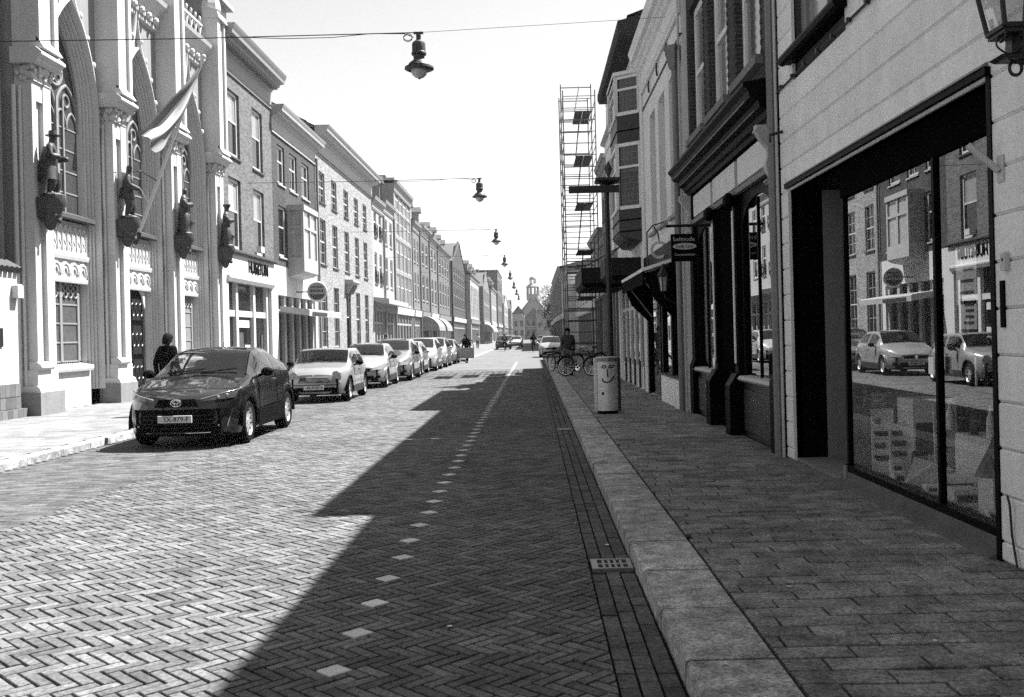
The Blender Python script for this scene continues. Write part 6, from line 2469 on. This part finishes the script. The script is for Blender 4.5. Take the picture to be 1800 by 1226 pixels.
K_CHR = [(0, .62, .70, .50, .755, .77), (.08, .72, .76, .58, .80, .82), (.3, .84, .85, .66, .86, .88), (.7, .895, .94, .70, .945, .97), (1.1, .897, 1.01, .73, 1.035, 1.065), (1.22, .897, 1.02, .75, 1.07, 1.11),
         (1.98, .88, 1.05, .62, 1.47, 1.51), (2.4, .88, 1.07, .60, 1.53, 1.57), (3.1, .89, 1.11, .58, 1.49, 1.53), (3.7, .89, 1.16, .54, 1.34, 1.40), (4.08, .83, 1.10, .55, 1.14, 1.18),
         (4.3, .76, .96, .5, 1.0, 1.03), (4.36, .68, .84, .45, .9, .92)]
K_MINI = [(0, .55, .66, .42, .72, .74), (.08, .66, .73, .52, .80, .82), (.3, .77, .80, .60, .87, .89), (.7, .83, .86, .64, .93, .95), (.98, .84, .89, .66, .97, 1.0), (1.06, .84, .90, .69, .99, 1.02),
          (1.5, .83, .91, .64, 1.35, 1.38), (1.75, .83, .92, .63, 1.39, 1.415), (3.0, .83, .93, .62, 1.37, 1.40), (3.3, .82, .93, .61, 1.28, 1.31), (3.5, .78, .9, .58, .98, 1.0), (3.63, .66, .75, .48, .84, .86)]
K_HATCH = [(0, .56, .62, .44, .68, .70), (.08, .68, .70, .54, .76, .79), (.3, .80, .80, .62, .86, .89), (.75, .85, .87, .66, .95, .98), (1.0, .86, .90, .68, 1.0, 1.04), (1.1, .86, .91, .70, 1.04, 1.08),
           (1.75, .855, .93, .58, 1.40, 1.44), (2.2, .855, .95, .57, 1.46, 1.50), (3.2, .855, .98, .56, 1.43, 1.47), (3.7, .84, .98, .55, 1.25, 1.29), (3.95, .80, .95, .54, 1.02, 1.05), (4.1, .68, .78, .48, .86, .88)]
K_MPV = [(0, .58, .66, .46, .74, .76), (.08, .70, .74, .56, .82, .85), (.3, .81, .84, .64, .93, .96), (.65, .86, .92, .68, 1.03, 1.06), (.85, .87, .95, .70, 1.1, 1.13), (.95, .87, .96, .72, 1.14, 1.17),
         (1.75, .865, .98, .62, 1.52, 1.56), (2.2, .865, 1.0, .61, 1.58, 1.62), (3.6, .865, 1.02, .60, 1.54, 1.58), (4.0, .85, 1.02, .59, 1.35, 1.39), (4.2, .82, 1.0, .58, 1.08, 1.1), (4.35, .70, .8, .5, .9, .92)]

car('parked_car', 'dark compact crossover with black arches, nearest car on the left', -5.53, 15.32, K_CHR, 4.36, (.92, 3.56, .345), paint('dark_metallic_paint', .004, .0), (1.2, 2.06), ((1.62, 2.72), (2.78, 3.62)),
    plate='SX-879-F', style='chr', clad=True, rotz=R(.5))
car('parked_car', 'small light retro hatchback with round headlights behind the dark crossover', -5.7, 25.75, K_MINI, 3.63, (.72, 3.19, .31), paint('silver_beige_paint', .26), (1.05, 1.53), ((1.3, 2.3), (2.38, 3.25)),
    plate='40-KGP-4', style='mini', rotz=R(.4))
car('parked_car', 'silver hatchback third in the row, behind the round-lamp car', -5.73, 32.45, K_HATCH, 4.1, (.8, 3.3, .32), paint('silver_paint', .27), (1.08, 1.82), ((1.5, 2.4), (2.46, 3.5)), plate='62-NB-TL')
car('parked_car', 'grey silver family car fourth in the left row', -5.5, 37.3, K_MPV, 4.35, (.82, 3.45, .33), paint('grey_silver_paint', .18), (.92, 1.8), ((1.4, 2.4), (2.46, 3.7)), detail=True)
car('parked_car', 'pale hatchback fifth in the left row, half hidden', -5.66, 42.4, K_HATCH, 4.1, (.8, 3.3, .32), paint('silver_paint', .27), (1.08, 1.82), ((1.5, 2.4), (2.46, 3.5)), detail=False)
car('parked_car', 'light car with a dark nose sixth in the left row', -5.5, 47.2, K_MPV, 4.35, (.82, 3.45, .33), paint('pale_paint', .36), (.92, 1.8), ((1.4, 2.4), (2.46, 3.7)), detail=False)
car('parked_car', 'bright silver car seventh in the left row', -5.45, 52.3, K_MPV, 4.35, (.82, 3.45, .33), paint('silver_paint', .27), (.92, 1.8), ((1.4, 2.4), (2.46, 3.7)), detail=False)
c8 = car('parked_car', 'grey car with its street-side door open at the end of the left row', -5.4, 58.2, K_HATCH, 4.1, (.8, 3.3, .32), paint('grey_silver_paint', .18), (1.08, 1.82), ((1.5, 2.4), (2.46, 3.5)), detail=False)
LOCAL = True
mb = MB()
mb.box(.86, 1.85, 1.3, 1.36, .3, .93)
dr = mb.build('open_door', paint('grey_silver_paint', .18), c8)
MB().tube([(.88, 1.33, .93), (1.1, 1.33, 1.36), (1.72, 1.33, 1.4), (1.84, 1.33, .93)], .025, 5).build('window_frame', INK, dr)
LOCAL = False
car('distant_car', 'pale car standing far ahead by the right kerb', 1.25, 69.5, K_HATCH, 4.1, (.8, 3.3, .32), paint('silver_paint', .27), (1.08, 1.82), ((1.5, 2.4), (2.46, 3.5)), group='cars far down the street', detail=False)
car('distant_car', 'white car driving in the middle of the far street', -2.2, 128, K_HATCH, 4.1, (.8, 3.3, .32), paint('pale_paint', .36), (1.08, 1.82), ((1.5, 2.4), (2.46, 3.5)), group='cars far down the street', detail=False)
car('distant_car', 'dark car by the far left kerb next to a cyclist', -3.4, 112, K_MPV, 4.35, (.82, 3.45, .33), paint('dark_metallic_paint', .004, .0), (.92, 1.8), ((1.4, 2.4), (2.46, 3.7)), group='cars far down the street', detail=False)
car('distant_car', 'white van-like car beyond the dark one on the far left', -3.3, 140, K_MPV, 4.35, (.82, 3.45, .33), paint('pale_paint', .36), (.92, 1.8), ((1.4, 2.4), (2.46, 3.7)), group='cars far down the street', detail=False)
car('distant_car', 'row-end light car parked on the far right before the trees', 1.4, 150, K_HATCH, 4.1, (.8, 3.3, .32), paint('pale_paint', .36), (1.08, 1.82), ((1.5, 2.4), (2.46, 3.5)), group='cars far down the street', detail=False)

# ------------------------------------------------------------------ people and bicycles
def person(x, y, z, label, turn=0.0, walk=.25, top=None, legs=None, hgt=1.74, hair=None, lean=0.0, bag=False, ride=False, hands=None, long_coat=False, group='people in the street'):
    """faces local -y; z = ground height. body is one skin; jacket, trousers, hair are children"""
    global LOCAL
    LOCAL = True
    t = thing('person', label, 'person', (x, y, z), group)
    t.rotation_euler = (0, 0, turn)
    h = hgt
    hip = .50 * h
    sh = .815 * h
    J = {}
    up = .0
    if ride:
        hip = .93
        sh = hip + .50
        lean = .25
    lx = -lean
    J['pel'] = (0, 0, hip + .02)
    J['waist'] = (0, lx * .25, hip + .14 * h)
    J['chest'] = (0, lx * .8, sh - .07 * h)
    J['neck'] = (0, lx * 1.0 - .01, sh + .045 * h)
    J['head'] = (0, lx * 1.1 - .02, sh + .085 * h)
    J['crown'] = (0, lx * 1.1 - .02, sh + .15 * h)
    V, E_, r_ = [], [], []
    idx = {}

    def add(nm, p, rad, prev=None):
        idx[nm] = len(V)
        V.append(p)
        r_.append(rad)
        if prev:
            E_.append((idx[prev], idx[nm]))
    add('pel', J['pel'], (.145, .105))
    add('waist', J['waist'], (.13, .1), 'pel')
    add('chest', J['chest'], (.155, .11), 'waist')
    add('neck', J['neck'], .055, 'chest')
    add('head', J['head'], (.075, .09), 'neck')
    add('crown', J['crown'], (.068, .08), 'head')
    tops, legsL = [], []
    for i, sd in enumerate((-1, 1)):
        s_ = 'lr'[i]
        sw = walk * (1 if sd > 0 else -1)
        hp = (sd * .09, 0, hip - .03)
        if ride:
            kn = (sd * .12, -.36, hip - .1 - .16 * (sd > 0))
            an = (sd * .11, -.2 - .1 * sd, .35 - .16 * sd)
        else:
            kn = (sd * .095, -sw * .5 - .03, .285 * h)
            an = (sd * .09, -sw + (.05 if sw < 0 else 0), .05 * h + (.04 if sw < 0 else 0))
        to = (sd * .1, an[1] - .16, an[2] - .045)
        add('hip' + s_, hp, .09, 'pel')
        add('knee' + s_, kn, .062, 'hip' + s_)
        add('ank' + s_, an, .042, 'knee' + s_)
        add('toe' + s_, to, .035, 'ank' + s_)
        so = (sd * .185, lx * .85, sh)
        if ride:
            el = (sd * .24, lx - .18, sh - .24)
            ha = (sd * .24, -.48, 1.08)
        elif hands:
            el = (sd * .25, lx + .05, sh - .28)
            ha = hands[i]
        else:
            el = (sd * .235, lx * .5 + sw * .35 + .04, sh - .29)
            ha = (sd * .235, lx * .3 + sw * .8 - .08, sh - .53)
        add('sho' + s_, so, .062, 'chest')
        add('elb' + s_, el, .045, 'sho' + s_)
        add('wri' + s_, ha, .03, 'elb' + s_)
        d = (Vector(ha) - Vector(el)).normalized()
        hv = Vector(ha) + d * .07
        add('palm' + s_, tuple(hv), .034, 'wri' + s_)
        for f, (ox, ll) in enumerate(((-.03, .07), (-.01, .085), (.01, .08), (.028, .065))):
            tip = hv + d * ll + Vector((0, ox, -.015))
            add('fin%s%d' % (s_, f), tuple(tip), .011, 'palm' + s_)
        add('thu' + s_, tuple(hv + d * .02 + Vector((-sd * .045, -.02, 0))), .012, 'palm' + s_)
    skin_mesh('body', V, E_, r_, SKIN, t, 1, 0, True)

    def garment(nm, names, scale, m, edges):
        ids = {n_: k for k, n_ in enumerate(names)}
        vv = [V[idx[n_]] for n_ in names]
        rr = []
        for n_ in names:
            q = r_[idx[n_]]
            q = q if isinstance(q, tuple) else (q, q)
            rr.append((q[0] * scale + .012, q[1] * scale + .012))
        skin_mesh(nm, vv, [(ids[a], ids[b]) for a, b in edges], rr, m, t, 2, 0, True)
    garment('jacket', ['chest', 'waist', 'pel', 'neck', 'shol', 'elbl', 'wril', 'shor', 'elbr', 'wrir'], 1.16, top or CLOTHD,
            [('chest', 'waist'), ('waist', 'pel'), ('chest', 'neck'), ('chest', 'shol'), ('shol', 'elbl'), ('elbl', 'wril'), ('chest', 'shor'), ('shor', 'elbr'), ('elbr', 'wrir')])
    garment('trousers', ['pel', 'hipl', 'kneel', 'ankl', 'hipr', 'kneer', 'ankr'], 1.12, legs or CLOTHM,
            [('pel', 'hipl'), ('hipl', 'kneel'), ('kneel', 'ankl'), ('pel', 'hipr'), ('hipr', 'kneer'), ('kneer', 'ankr')])
    for s_ in 'lr':
        a, b = V[idx['ank' + s_]], V[idx['toe' + s_]]
        skin_mesh('shoe', [(a[0], a[1] + .05, a[2] - .03), (a[0], a[1] - .03, a[2] - .03), (b[0], b[1] - .05, b[2] - .005)], [(0, 1), (1, 2)], [.05, .055, .04], INK, t, 1, 0, True)
    c = J['crown']
    hm = MB()
    random.seed(int(x * 10 + y))
    rows = []
    for a in range(7):
        ph = -.35 + (math.pi / 2 + .35) * a / 6
        row = []
        for k in range(12):
            s_ = math.sin(k * .524)
            dz = -.085 * (3 - a) / 3 if (s_ > .1 and a < 3) else (.055 * (3 - a) / 3 if (s_ < -.3 and a < 3) else -.03 * (a < 2))
            row.append((c[0] + (.108 + random.uniform(-.016, .016)) * math.cos(ph) * math.cos(k * .524), c[1] + .02 + (.126 + random.uniform(-.016, .016)) * math.cos(ph) * s_,
                        c[2] - .03 + .125 * math.sin(ph) + dz))
        rows.append(row)
    hm.grid(rows, True)
    hm.build('hair', hair or HAIR, t, smooth=True, ang=80)
    # face
    fm = MB()
    fm.ball((c[0], c[1] - .088, c[2] - .075), .014, .02, .022, 6, 5)
    for sd in (-1, 1):
        fm.ball((c[0] + sd * .085, c[1], c[2] - .07), .014, .02, .03, 6, 5)
    fm.build('nose_and_ears', SKIN, t, smooth=True)
    em = MB()
    for sd in (-1, 1):
        em.ball((c[0] + sd * .032, c[1] - .077, c[2] - .055), .011, .006, .007, 6, 4)
    em.box(c[0] - .022, c[0] + .022, c[1] - .084, c[1] - .075, c[2] - .122, c[2] - .116)
    em.build('eyes_and_mouth', INK, t)
    if bag:
        MB().cbox(.2, .36, -.16, .16, .55, .9, .03).build('bag', CLOTHD, t)
    LOCAL = False
    return t


def bicycle(x, y, z, label, turn, rider=False, lean=0.05):
    """front wheel towards local -y"""
    global LOCAL
    LOCAL = True
    t = thing('bicycle', label, 'bicycle', (x, y, z), 'bicycles')
    t.rotation_euler = (0, lean, turn)
    rw = .34
    for yc in (-.52, .53):
        w = bpy.data.objects.new('wheel', None)
        col.objects.link(w)
        w.parent = t
        w.location = (0, yc, rw + .02)
        MB().tube([(0, rw * math.cos(k * .2618), rw * math.sin(k * .2618)) for k in range(24)], .02, 6, True).build('tyre', RUB, w, smooth=True)
        sp = MB()
        sp.tube([(0, (rw - .03) * math.cos(k * .2618), (rw - .03) * math.sin(k * .2618)) for k in range(24)], .01, 5, True)
        for k in range(12):
            sp.cyl((0, 0, 0), (0, (rw - .03) * math.cos(k * .524), (rw - .03) * math.sin(k * .524)), .003, n=3)
        sp.build('rim', CHROME, w)
        MB().tube([(0, (rw + .035) * math.cos(R(20 + 14 * k)), (rw + .035) * math.sin(R(20 + 14 * k))) for k in range(11)], .018, 5).build('mudguard', METB, w)
    mb = MB()
    bb, st_, hd, sd_ = (0, .08, .30), (0, .22, .80), (0, -.36, .82), (0, .27, .95)
    for a, b in ((bb, st_), (st_, hd), (bb, (0, -.38, .68)), (bb, (0, .53, .36)), (st_, (0, .53, .36)), ((0, -.33, .95), (0, -.52, .36)), (st_, sd_)):
        mb.cyl(a, b, .016, n=6)
    mb.build('frame', METB, t)
    MB().tube([(-.28, -.18, 1.02), (-.24, -.3, 1.04), (0, -.34, 1.0), (.24, -.3, 1.04), (.28, -.18, 1.02)], .013, 6).build('handlebar', CHROME, t, smooth=True)
    MB().ball((0, .3, .97), .085, .14, .035, 10, 6).build('saddle', INK, t, smooth=True)
    MB().box(-.08, .08, .36, .78, .735, .75).build('carrier', METB, t)
    MB().lathe(.02, .08, [(.09, 0), (.09, .01)], 14, axis='x', cz=.3).build('chainring', CHROME, t)
    for sd, a in ((1, .8), (-1, .8 + math.pi)):
        m2 = MB()
        m2.cyl((sd * .06, .08, .3), (sd * .07, .08 + .16 * math.cos(a), .3 + .16 * math.sin(a)), .01, n=5)
        m2.box(sd * .1 - .04, sd * .1 + .04, .08 + .16 * math.cos(a) - .04, .08 + .16 * math.cos(a) + .04, .29 + .16 * math.sin(a), .31 + .16 * math.sin(a))
        m2.build('crank', METB, t)
    LOCAL = False
    return t


person(-7.95, 21.5, PV, 'person in a black jacket seen from behind beside the dark crossover', turn=R(160), walk=.12, legs=CLOTHD, hgt=1.74, lean=.08)
person(1.28, 36.9, PV, 'person in dark jacket walking on the right pavement by the bicycles', turn=R(5), walk=.2, top=CLOTHM, legs=mat('grey_trousers', .12, .9, .1, nz=(20, .2)))
person(-4.05, 60.6, 0, 'person in black standing at the open car door', turn=R(-30), walk=.1, legs=CLOTHD, lean=.12)
person(-9.4, 63.5, PV, 'dark-clothed pedestrian on the left pavement behind the parked cars', turn=R(10), walk=.2, legs=CLOTHD)
person(-6.6, 118, PV, 'tiny pale-shirted pedestrian on the far left pavement', turn=R(0), walk=.2, top=CARD)
person(.02, 89.6, 0.0, 'cyclist in dark clothes riding on the right side of the far street', turn=R(180), ride=True, legs=CLOTHD)
bicycle(.02, 89.6, 0, 'bicycle under the far cyclist on the right', R(180), lean=0)
person(-2.9, 101, 0.0, 'cyclist in dark clothes riding far ahead near the left kerb', ride=True, legs=CLOTHD)
bicycle(-2.9, 101, 0, 'bicycle under the far cyclist on the left', 0, lean=0)
bicycle(.98, 40.6, PV, 'parked bicycle with pale basket near the right kerb', R(25), lean=-.08)
bicycle(1.62, 35.8, PV, 'black parked bicycle seen almost sideways on the right pavement', R(62), lean=.08)
bicycle(2.2, 40.8, PV, 'dark bicycle leaning under the scaffold', R(-70), lean=.1)

# ------------------------------------------------------------------ litter bin, sign pole, hanging lamps
t = thing('litter_bin', 'grey metal litter bin with a scrawled smiling face', 'bin', (1.405, 19.15, PV))
cx, cy = 1.405, 19.15
BIN = mat('bin_steel', .6, .42, .5, nz=(7, .22), streak=.3, metal=.35)
MB().lathe(cx, cy, [(.19, PV), (.2, PV + .06)], 20).build('base', INK, t)
pts = []
mb = MB()
S1 = 1.0
prof = [(cx - .19, cy - .16), (cx - .12, cy - .215), (cx, cy - .235), (cx + .12, cy - .215), (cx + .19, cy - .16), (cx + .205, cy + .1), (cx + .12, cy + .22), (cx - .12, cy + .22), (cx - .205, cy + .1)]
mb.ext([(a, b, PV + .06) for a, b in prof], (0, 0, 1.02))
mb.build('body', BIN, t, smooth=True, ang=50)
mb = MB()
mb.ext([(cx + (a - cx) * 1.05, cy + (b - cy) * 1.05, PV + 1.0) for a, b in prof], (0, 0, .07))
mb.build('collar', METG, t)
for sd in (-1, 1):
    MB().box(cx + sd * .225 - .025, cx + sd * .225 + .025, cy - .1, cy + .12, PV + .04, PV + 1.06).build('side_rail', BIN if sd < 0 else METD, t)
MB().box(cx - .13, cx + .13, cy - .1, cy + .1, PV + 1.071, PV + 1.076).build('opening', INK, t)


def face_y(px):
    a = abs(px)
    return cy - (.235 - .02 * (a / .12)) if a < .12 else cy - (.215 - .055 * (a - .12) / .07)


fz = PV + .06


def draw(pp, r=.008):
    return MB().tube([(cx + a, face_y(a) - .004, fz + b) for a, b in pp], r * 1.5, 5).build('scrawl', INK, t)


for sd in (-1, 1):
    draw([(sd * .065 - .01 + .04 * math.cos(k * .524), .84 + .024 * math.sin(k * .524)) for k in range(13)], .007)
draw([(-.015, .8), (-.01, .74), (-.01, .66), (.0, .645)])
draw([(-.11, .62), (-.105, .575), (-.07, .55), (-.02, .545), (.03, .555), (.07, .59), (.1, .635), (.11, .66)], .009)
MB().ball((cx - .1, face_y(-.1), fz + .33), .028, .006, .03, 8, 5).build('dent_mark', INK, t)
MB().ball((cx + .115, face_y(.115), fz + .86), .014, .006, .014, 8, 5).build('dent_mark', INK, t)

t = thing('street_pole', 'tall dark pole with flat arm box and diamond tip behind the litter bin', 'pole', (1.64, 21.1, PV))
MB().tube([(1.64, 21.1, PV), (1.64, 21.1, 2.4), (1.635, 21.1, 4.82)], [.07, .062, .05], 10).build('post', METB, t, smooth=True)
MB().box(.83, 1.9, 21.02, 21.16, 4.62, 4.76).build('arm_box', METB, t)
mb = MB()
mb.grid([[(1.65 + a[0] * r, 21.1 + a[1] * r, z) for a in ((-1, -1), (1, -1), (1, 1), (-1, 1))] for r, z in ((.06, 4.78), (.26, 4.84), (.26, 4.9), (.05, 4.93))], True)
mb.build('cap_plate', METB, t)
mb = MB()
mb.grid([[(1.68 + a[0] * r, 21.1 + a[1] * r, z) for a in ((-1, 0), (0, -1), (1, 0), (0, 1))] for r, z in ((.02, 4.93), (.085, 5.12), (.0, 5.3))], True)
mb.build('finial', METD, t)
MB().tube([(1.9, 21.1, 4.85), (1.9, 21.1, 4.0)], .008, 5).build('tie', METB, t)

LAMPM = mat('lamp_grey_iron', .03, .6, .4, nz=(25, .4))
BULB = mat('frosted_globe', .4, .25, .5)
for k in range(8):
    Y = 20.6 + 19.25 * k
    X = (-2.22, -2.0, -2.05, -2.1, -2.1, -2.1, -2.1, -2.1)[k]
    names = ('nearest', 'second', 'third', 'fourth', 'fifth', 'sixth', 'seventh', 'eighth')
    t = thing('hanging_street_lamp', names[k] + ' street lamp hanging from a wire across the street', 'street lamp', (X, Y, 7.9), 'lamps hung over the street')
    z = 7.0
    mb = MB().lathe(X, Y, [(.03, z + .93), (.05, z + .9), (.05, z + .8), (.13, z + .74), (.14, z + .7), (.14, z + .55), (.155, z + .53), (.155, z + .49), (.12, z + .47), (.11, z + .40), (.13, z + .37),
                           (.2, z + .32), (.24, z + .26), (.2, z + .25)], 18)
    mb.build('housing', LAMPM, t, smooth=True)
    MB().lathe(X, Y, [(.19, z + .26), (.30, z + .23), (.305, z + .19), (.24, z + .16), (.17, z + .2)], 18, cap=False).build('reflector', LAMPM, t, smooth=True)
    MB().lathe(X, Y, [(.17, z + .25), (.175, z + .17), (.15, z + .08), (.09, z + .02), (.0, z)], 16, cap=False).build('globe', BULB, t, smooth=True)
    MB().cyl((X, Y, z - .012), (X, Y, z + .01), .03).build('tip', METB, t)
    MB().box(X - .1, X + .1, Y - .03, Y + .03, z + .92, z + .96).build('clamp', METB, t)
    xr = XW if k == 0 else (2.9 if k < 3 else 4.4)
    lz = 8.15
    w = thing('span_wire', names[k] + ' thin span wire stretched between the facades', 'wire', (X, Y, 7.96), 'span wires across the street')
    MB().tube([(XL - .05, Y, 7.98), (-7, Y, 7.94), (X, Y, z + .95)], .011, 5).build('left_wire', METB, w)
    MB().tube([(X, Y, z + .95), (0.5, Y, 8.05), (xr, Y, lz)], .005, 4).build('right_wire', METD, w)
    MB().tube([(-6.2, Y, 7.96), (-5, Y, 7.89), (-4, Y, 7.89), (-3.2, Y, 7.95), (-2.5, Y, 7.93), (X - .1, Y, z + .85)], .008, 5).build('supply_cable', METB, w)
    if k < 2:
        for q in range(2):
            MB().tube([(X - .22 + .09 * math.cos(j * .524), Y + .01 * q, 7.86 - .02 * q + .07 * math.sin(j * .524)) for j in range(12)], .008, 5, True).build('cable_coil', METB, w)

# ------------------------------------------------------------------ church and trees at the end
CH = thing('church', 'distant church with gabled front and domed bell tower closing the street', 'church', (0.3, 335, 0))
CM = mat('church_brick', .22, .9, .2, nz=(1.2, .2), streak=.15)
mb = MB()
mb.ext([(-6, 332, 0), (6.6, 332, 0), (6.6, 332, 6.5), (1.2, 332, 13.6), (-.6, 332, 13.6), (-6, 332, 6.5)], (0, 26, 0))
mb.build('nave', CM, CH)
mb = MB()
mb.ext([(-6.4, 331.6, 6.2), (.3, 331.6, 14.4), (7, 331.6, 6.2), (7, 331.6, 6.6), (.3, 331.6, 14.8), (-6.4, 331.6, 6.6)], (0, 27, 0))
mb.build('roof', TILE, CH)
mb = MB()
q = ogive(.3, .7, 9.0, 10.6, 8)
mb.ext([(y, 331.9, z) for y, z in [(-.4, 7.5)] + q + [(1.0, 7.5)]], (0, .05, 0))
mb.build('window', PANE, CH)
for nm, lab, x0, x1, h, y, m in (('square_end_house', 'pale house front facing up the street below the church gable', -6.3, -2.6, 8.2, 312, PALE), ('small_end_house', 'small brick house front standing just left below the church tower', -2.55, 1.2, 6.6, 316, BRICKM)):
    B = thing(nm, lab, 'building', ((x0 + x1) / 2, y, 0))
    MB().box(x0, x1, y, y + 9, 0, h).build('wall', m, B)
    MB().ext([(x0 - .2, y - .2, h), (x1 + .2, y - .2, h), ((x0 + x1) / 2, y - .2, h + 2.6)], (0, 9, 0)).build('roof', TILE, B)
    for k in range(2):
        for z in (1.2, 4.2):
            xx = x0 + .6 + k * (x1 - x0) * .48
            MB().box(xx, xx + .9, y - .06, y + .02, z, z + 1.8).build('window', PANE, B)
            MB().box(xx - .1, xx + 1.0, y - .1, y - .061, z - .2, z - .01).build('sill', CORNW, B)
mb = MB()
mb.lathe(.3, 333.5, [(2.2, 13), (2.2, 14.8), (2.35, 14.9), (2.35, 15.1)], 8)
tw = mb.build('tower', CM, CH)
mb = MB()
for k in range(8):
    a = k * math.pi / 4 + .39
    mb.cyl((.3 + 1.9 * math.cos(a), 333.5 + 1.9 * math.sin(a), 15.1), (.3 + 1.9 * math.cos(a), 333.5 + 1.9 * math.sin(a), 17.4), .42, n=6)
mb.lathe(.3, 333.5, [(2.25, 17.3), (2.3, 17.6), (1.7, 18.1), (1.2, 18.5), (1.1, 18.6)], 8)
mb.build('belfry', CM, tw)
mb = MB()
for k in range(6):
    a = k * math.pi / 3
    mb.cyl((.3 + .9 * math.cos(a), 333.5 + .9 * math.sin(a), 18.6), (.3 + .9 * math.cos(a), 333.5 + .9 * math.sin(a), 20.0), .2, n=5)
mb.lathe(.3, 333.5, [(1.15, 20), (1.2, 20.2), (1.0, 20.7), (.5, 21.1), (.1, 21.3), (.06, 21.9), (0, 22)], 10)
mb.build('dome', CM, tw, smooth=True)

LEAF = mat('leaf', .04, .7, .3, rnd=.1, tone=.55)
BARK = mat('bark', .04, .9, .1, nz=(6, .3))


def tree(x, y, h, rad, label, seed, n=2600, dens=1.0):
    random.seed(seed)
    t = thing('tree', label, 'tree', (x, y, 0), 'trees before the church')
    mb = MB()
    mb.tube([(x, y, 0), (x + .1, y, h * .25), (x, y + .1, h * .5), (x + .1, y, h * .8)], [.3, .24, .18, .05], 8)
    tips = []
    for k in range(14):
        a = random.uniform(0, 6.28)
        z0 = h * random.uniform(.3, .65)
        e = (x + rad * .7 * math.cos(a), y + rad * .7 * math.sin(a), z0 + h * random.uniform(.1, .28))
        mb.tube([(x, y, z0), ((x + e[0]) / 2, (y + e[1]) / 2, z0 + .5), e], [.1, .07, .03], 5)
        tips.append(e)
    mb.build('trunk', BARK, t, smooth=True)
    cl = []
    for k in range(46):
        a, b = random.uniform(0, 6.28), random.uniform(-1, 1)
        rr = rad * random.random() ** .4
        cl.append((x + rr * math.cos(a) * math.sqrt(1 - b * b * .8), y + rr * math.sin(a) * math.sqrt(1 - b * b * .8), h * .62 + b * h * .36, random.uniform(.5, 1.0) * rad * .34))
    cr = MB()
    for k in range(n):
        c = random.choice(cl)
        d = Vector((random.gauss(0, 1), random.gauss(0, 1), random.gauss(0, 1))).normalized() * c[3] * random.random() ** .4
        p = Vector(c[:3]) + d
        s_ = random.uniform(.14, .3)
        u_ = Vector((random.gauss(0, 1), random.gauss(0, 1), random.gauss(0, 1))).normalized()
        v_ = u_.orthogonal().normalized()
        cr.q(p - u_ * s_, p + v_ * s_ * .6, p + u_ * s_, p - v_ * s_ * .6)
        cr.t.append(random.random())
    cr.build('crown', LEAF, t)
    return t


tree(5.2, 205, 9.0, 3.2, 'dark leafy tree nearest to the right of the church', 3)
tree(6.0, 240, 11.5, 4.2, 'taller leafy tree behind the nearest one right of the church', 8)
tree(5.2, 285, 12.5, 4.5, 'large tree close to the church on its right', 13)
tree(7.6, 400, 21, 7, 'hazy tall tree rising behind the church roof', 19, 2600)

# ------------------------------------------------------------------ the summer air down the street
hz = bpy.data.materials.new('haze_air')
hz.use_nodes = True
hz.node_tree.nodes.clear()
ho = hz.node_tree.nodes.new('ShaderNodeOutputMaterial')
hv_ = hz.node_tree.nodes.new('ShaderNodeVolumePrincipled')
hv_.inputs['Color'].default_value = (.9, .9, .9, 1)
hv_.inputs['Density'].default_value = 0.0002
hv_.inputs['Anisotropy'].default_value = 0.2
hz.node_tree.links.new(hv_.outputs[0], ho.inputs['Volume'])
MB().box(-420, 420, -80, 920, -1.2, 26).build('haze', hz, kind='stuff')
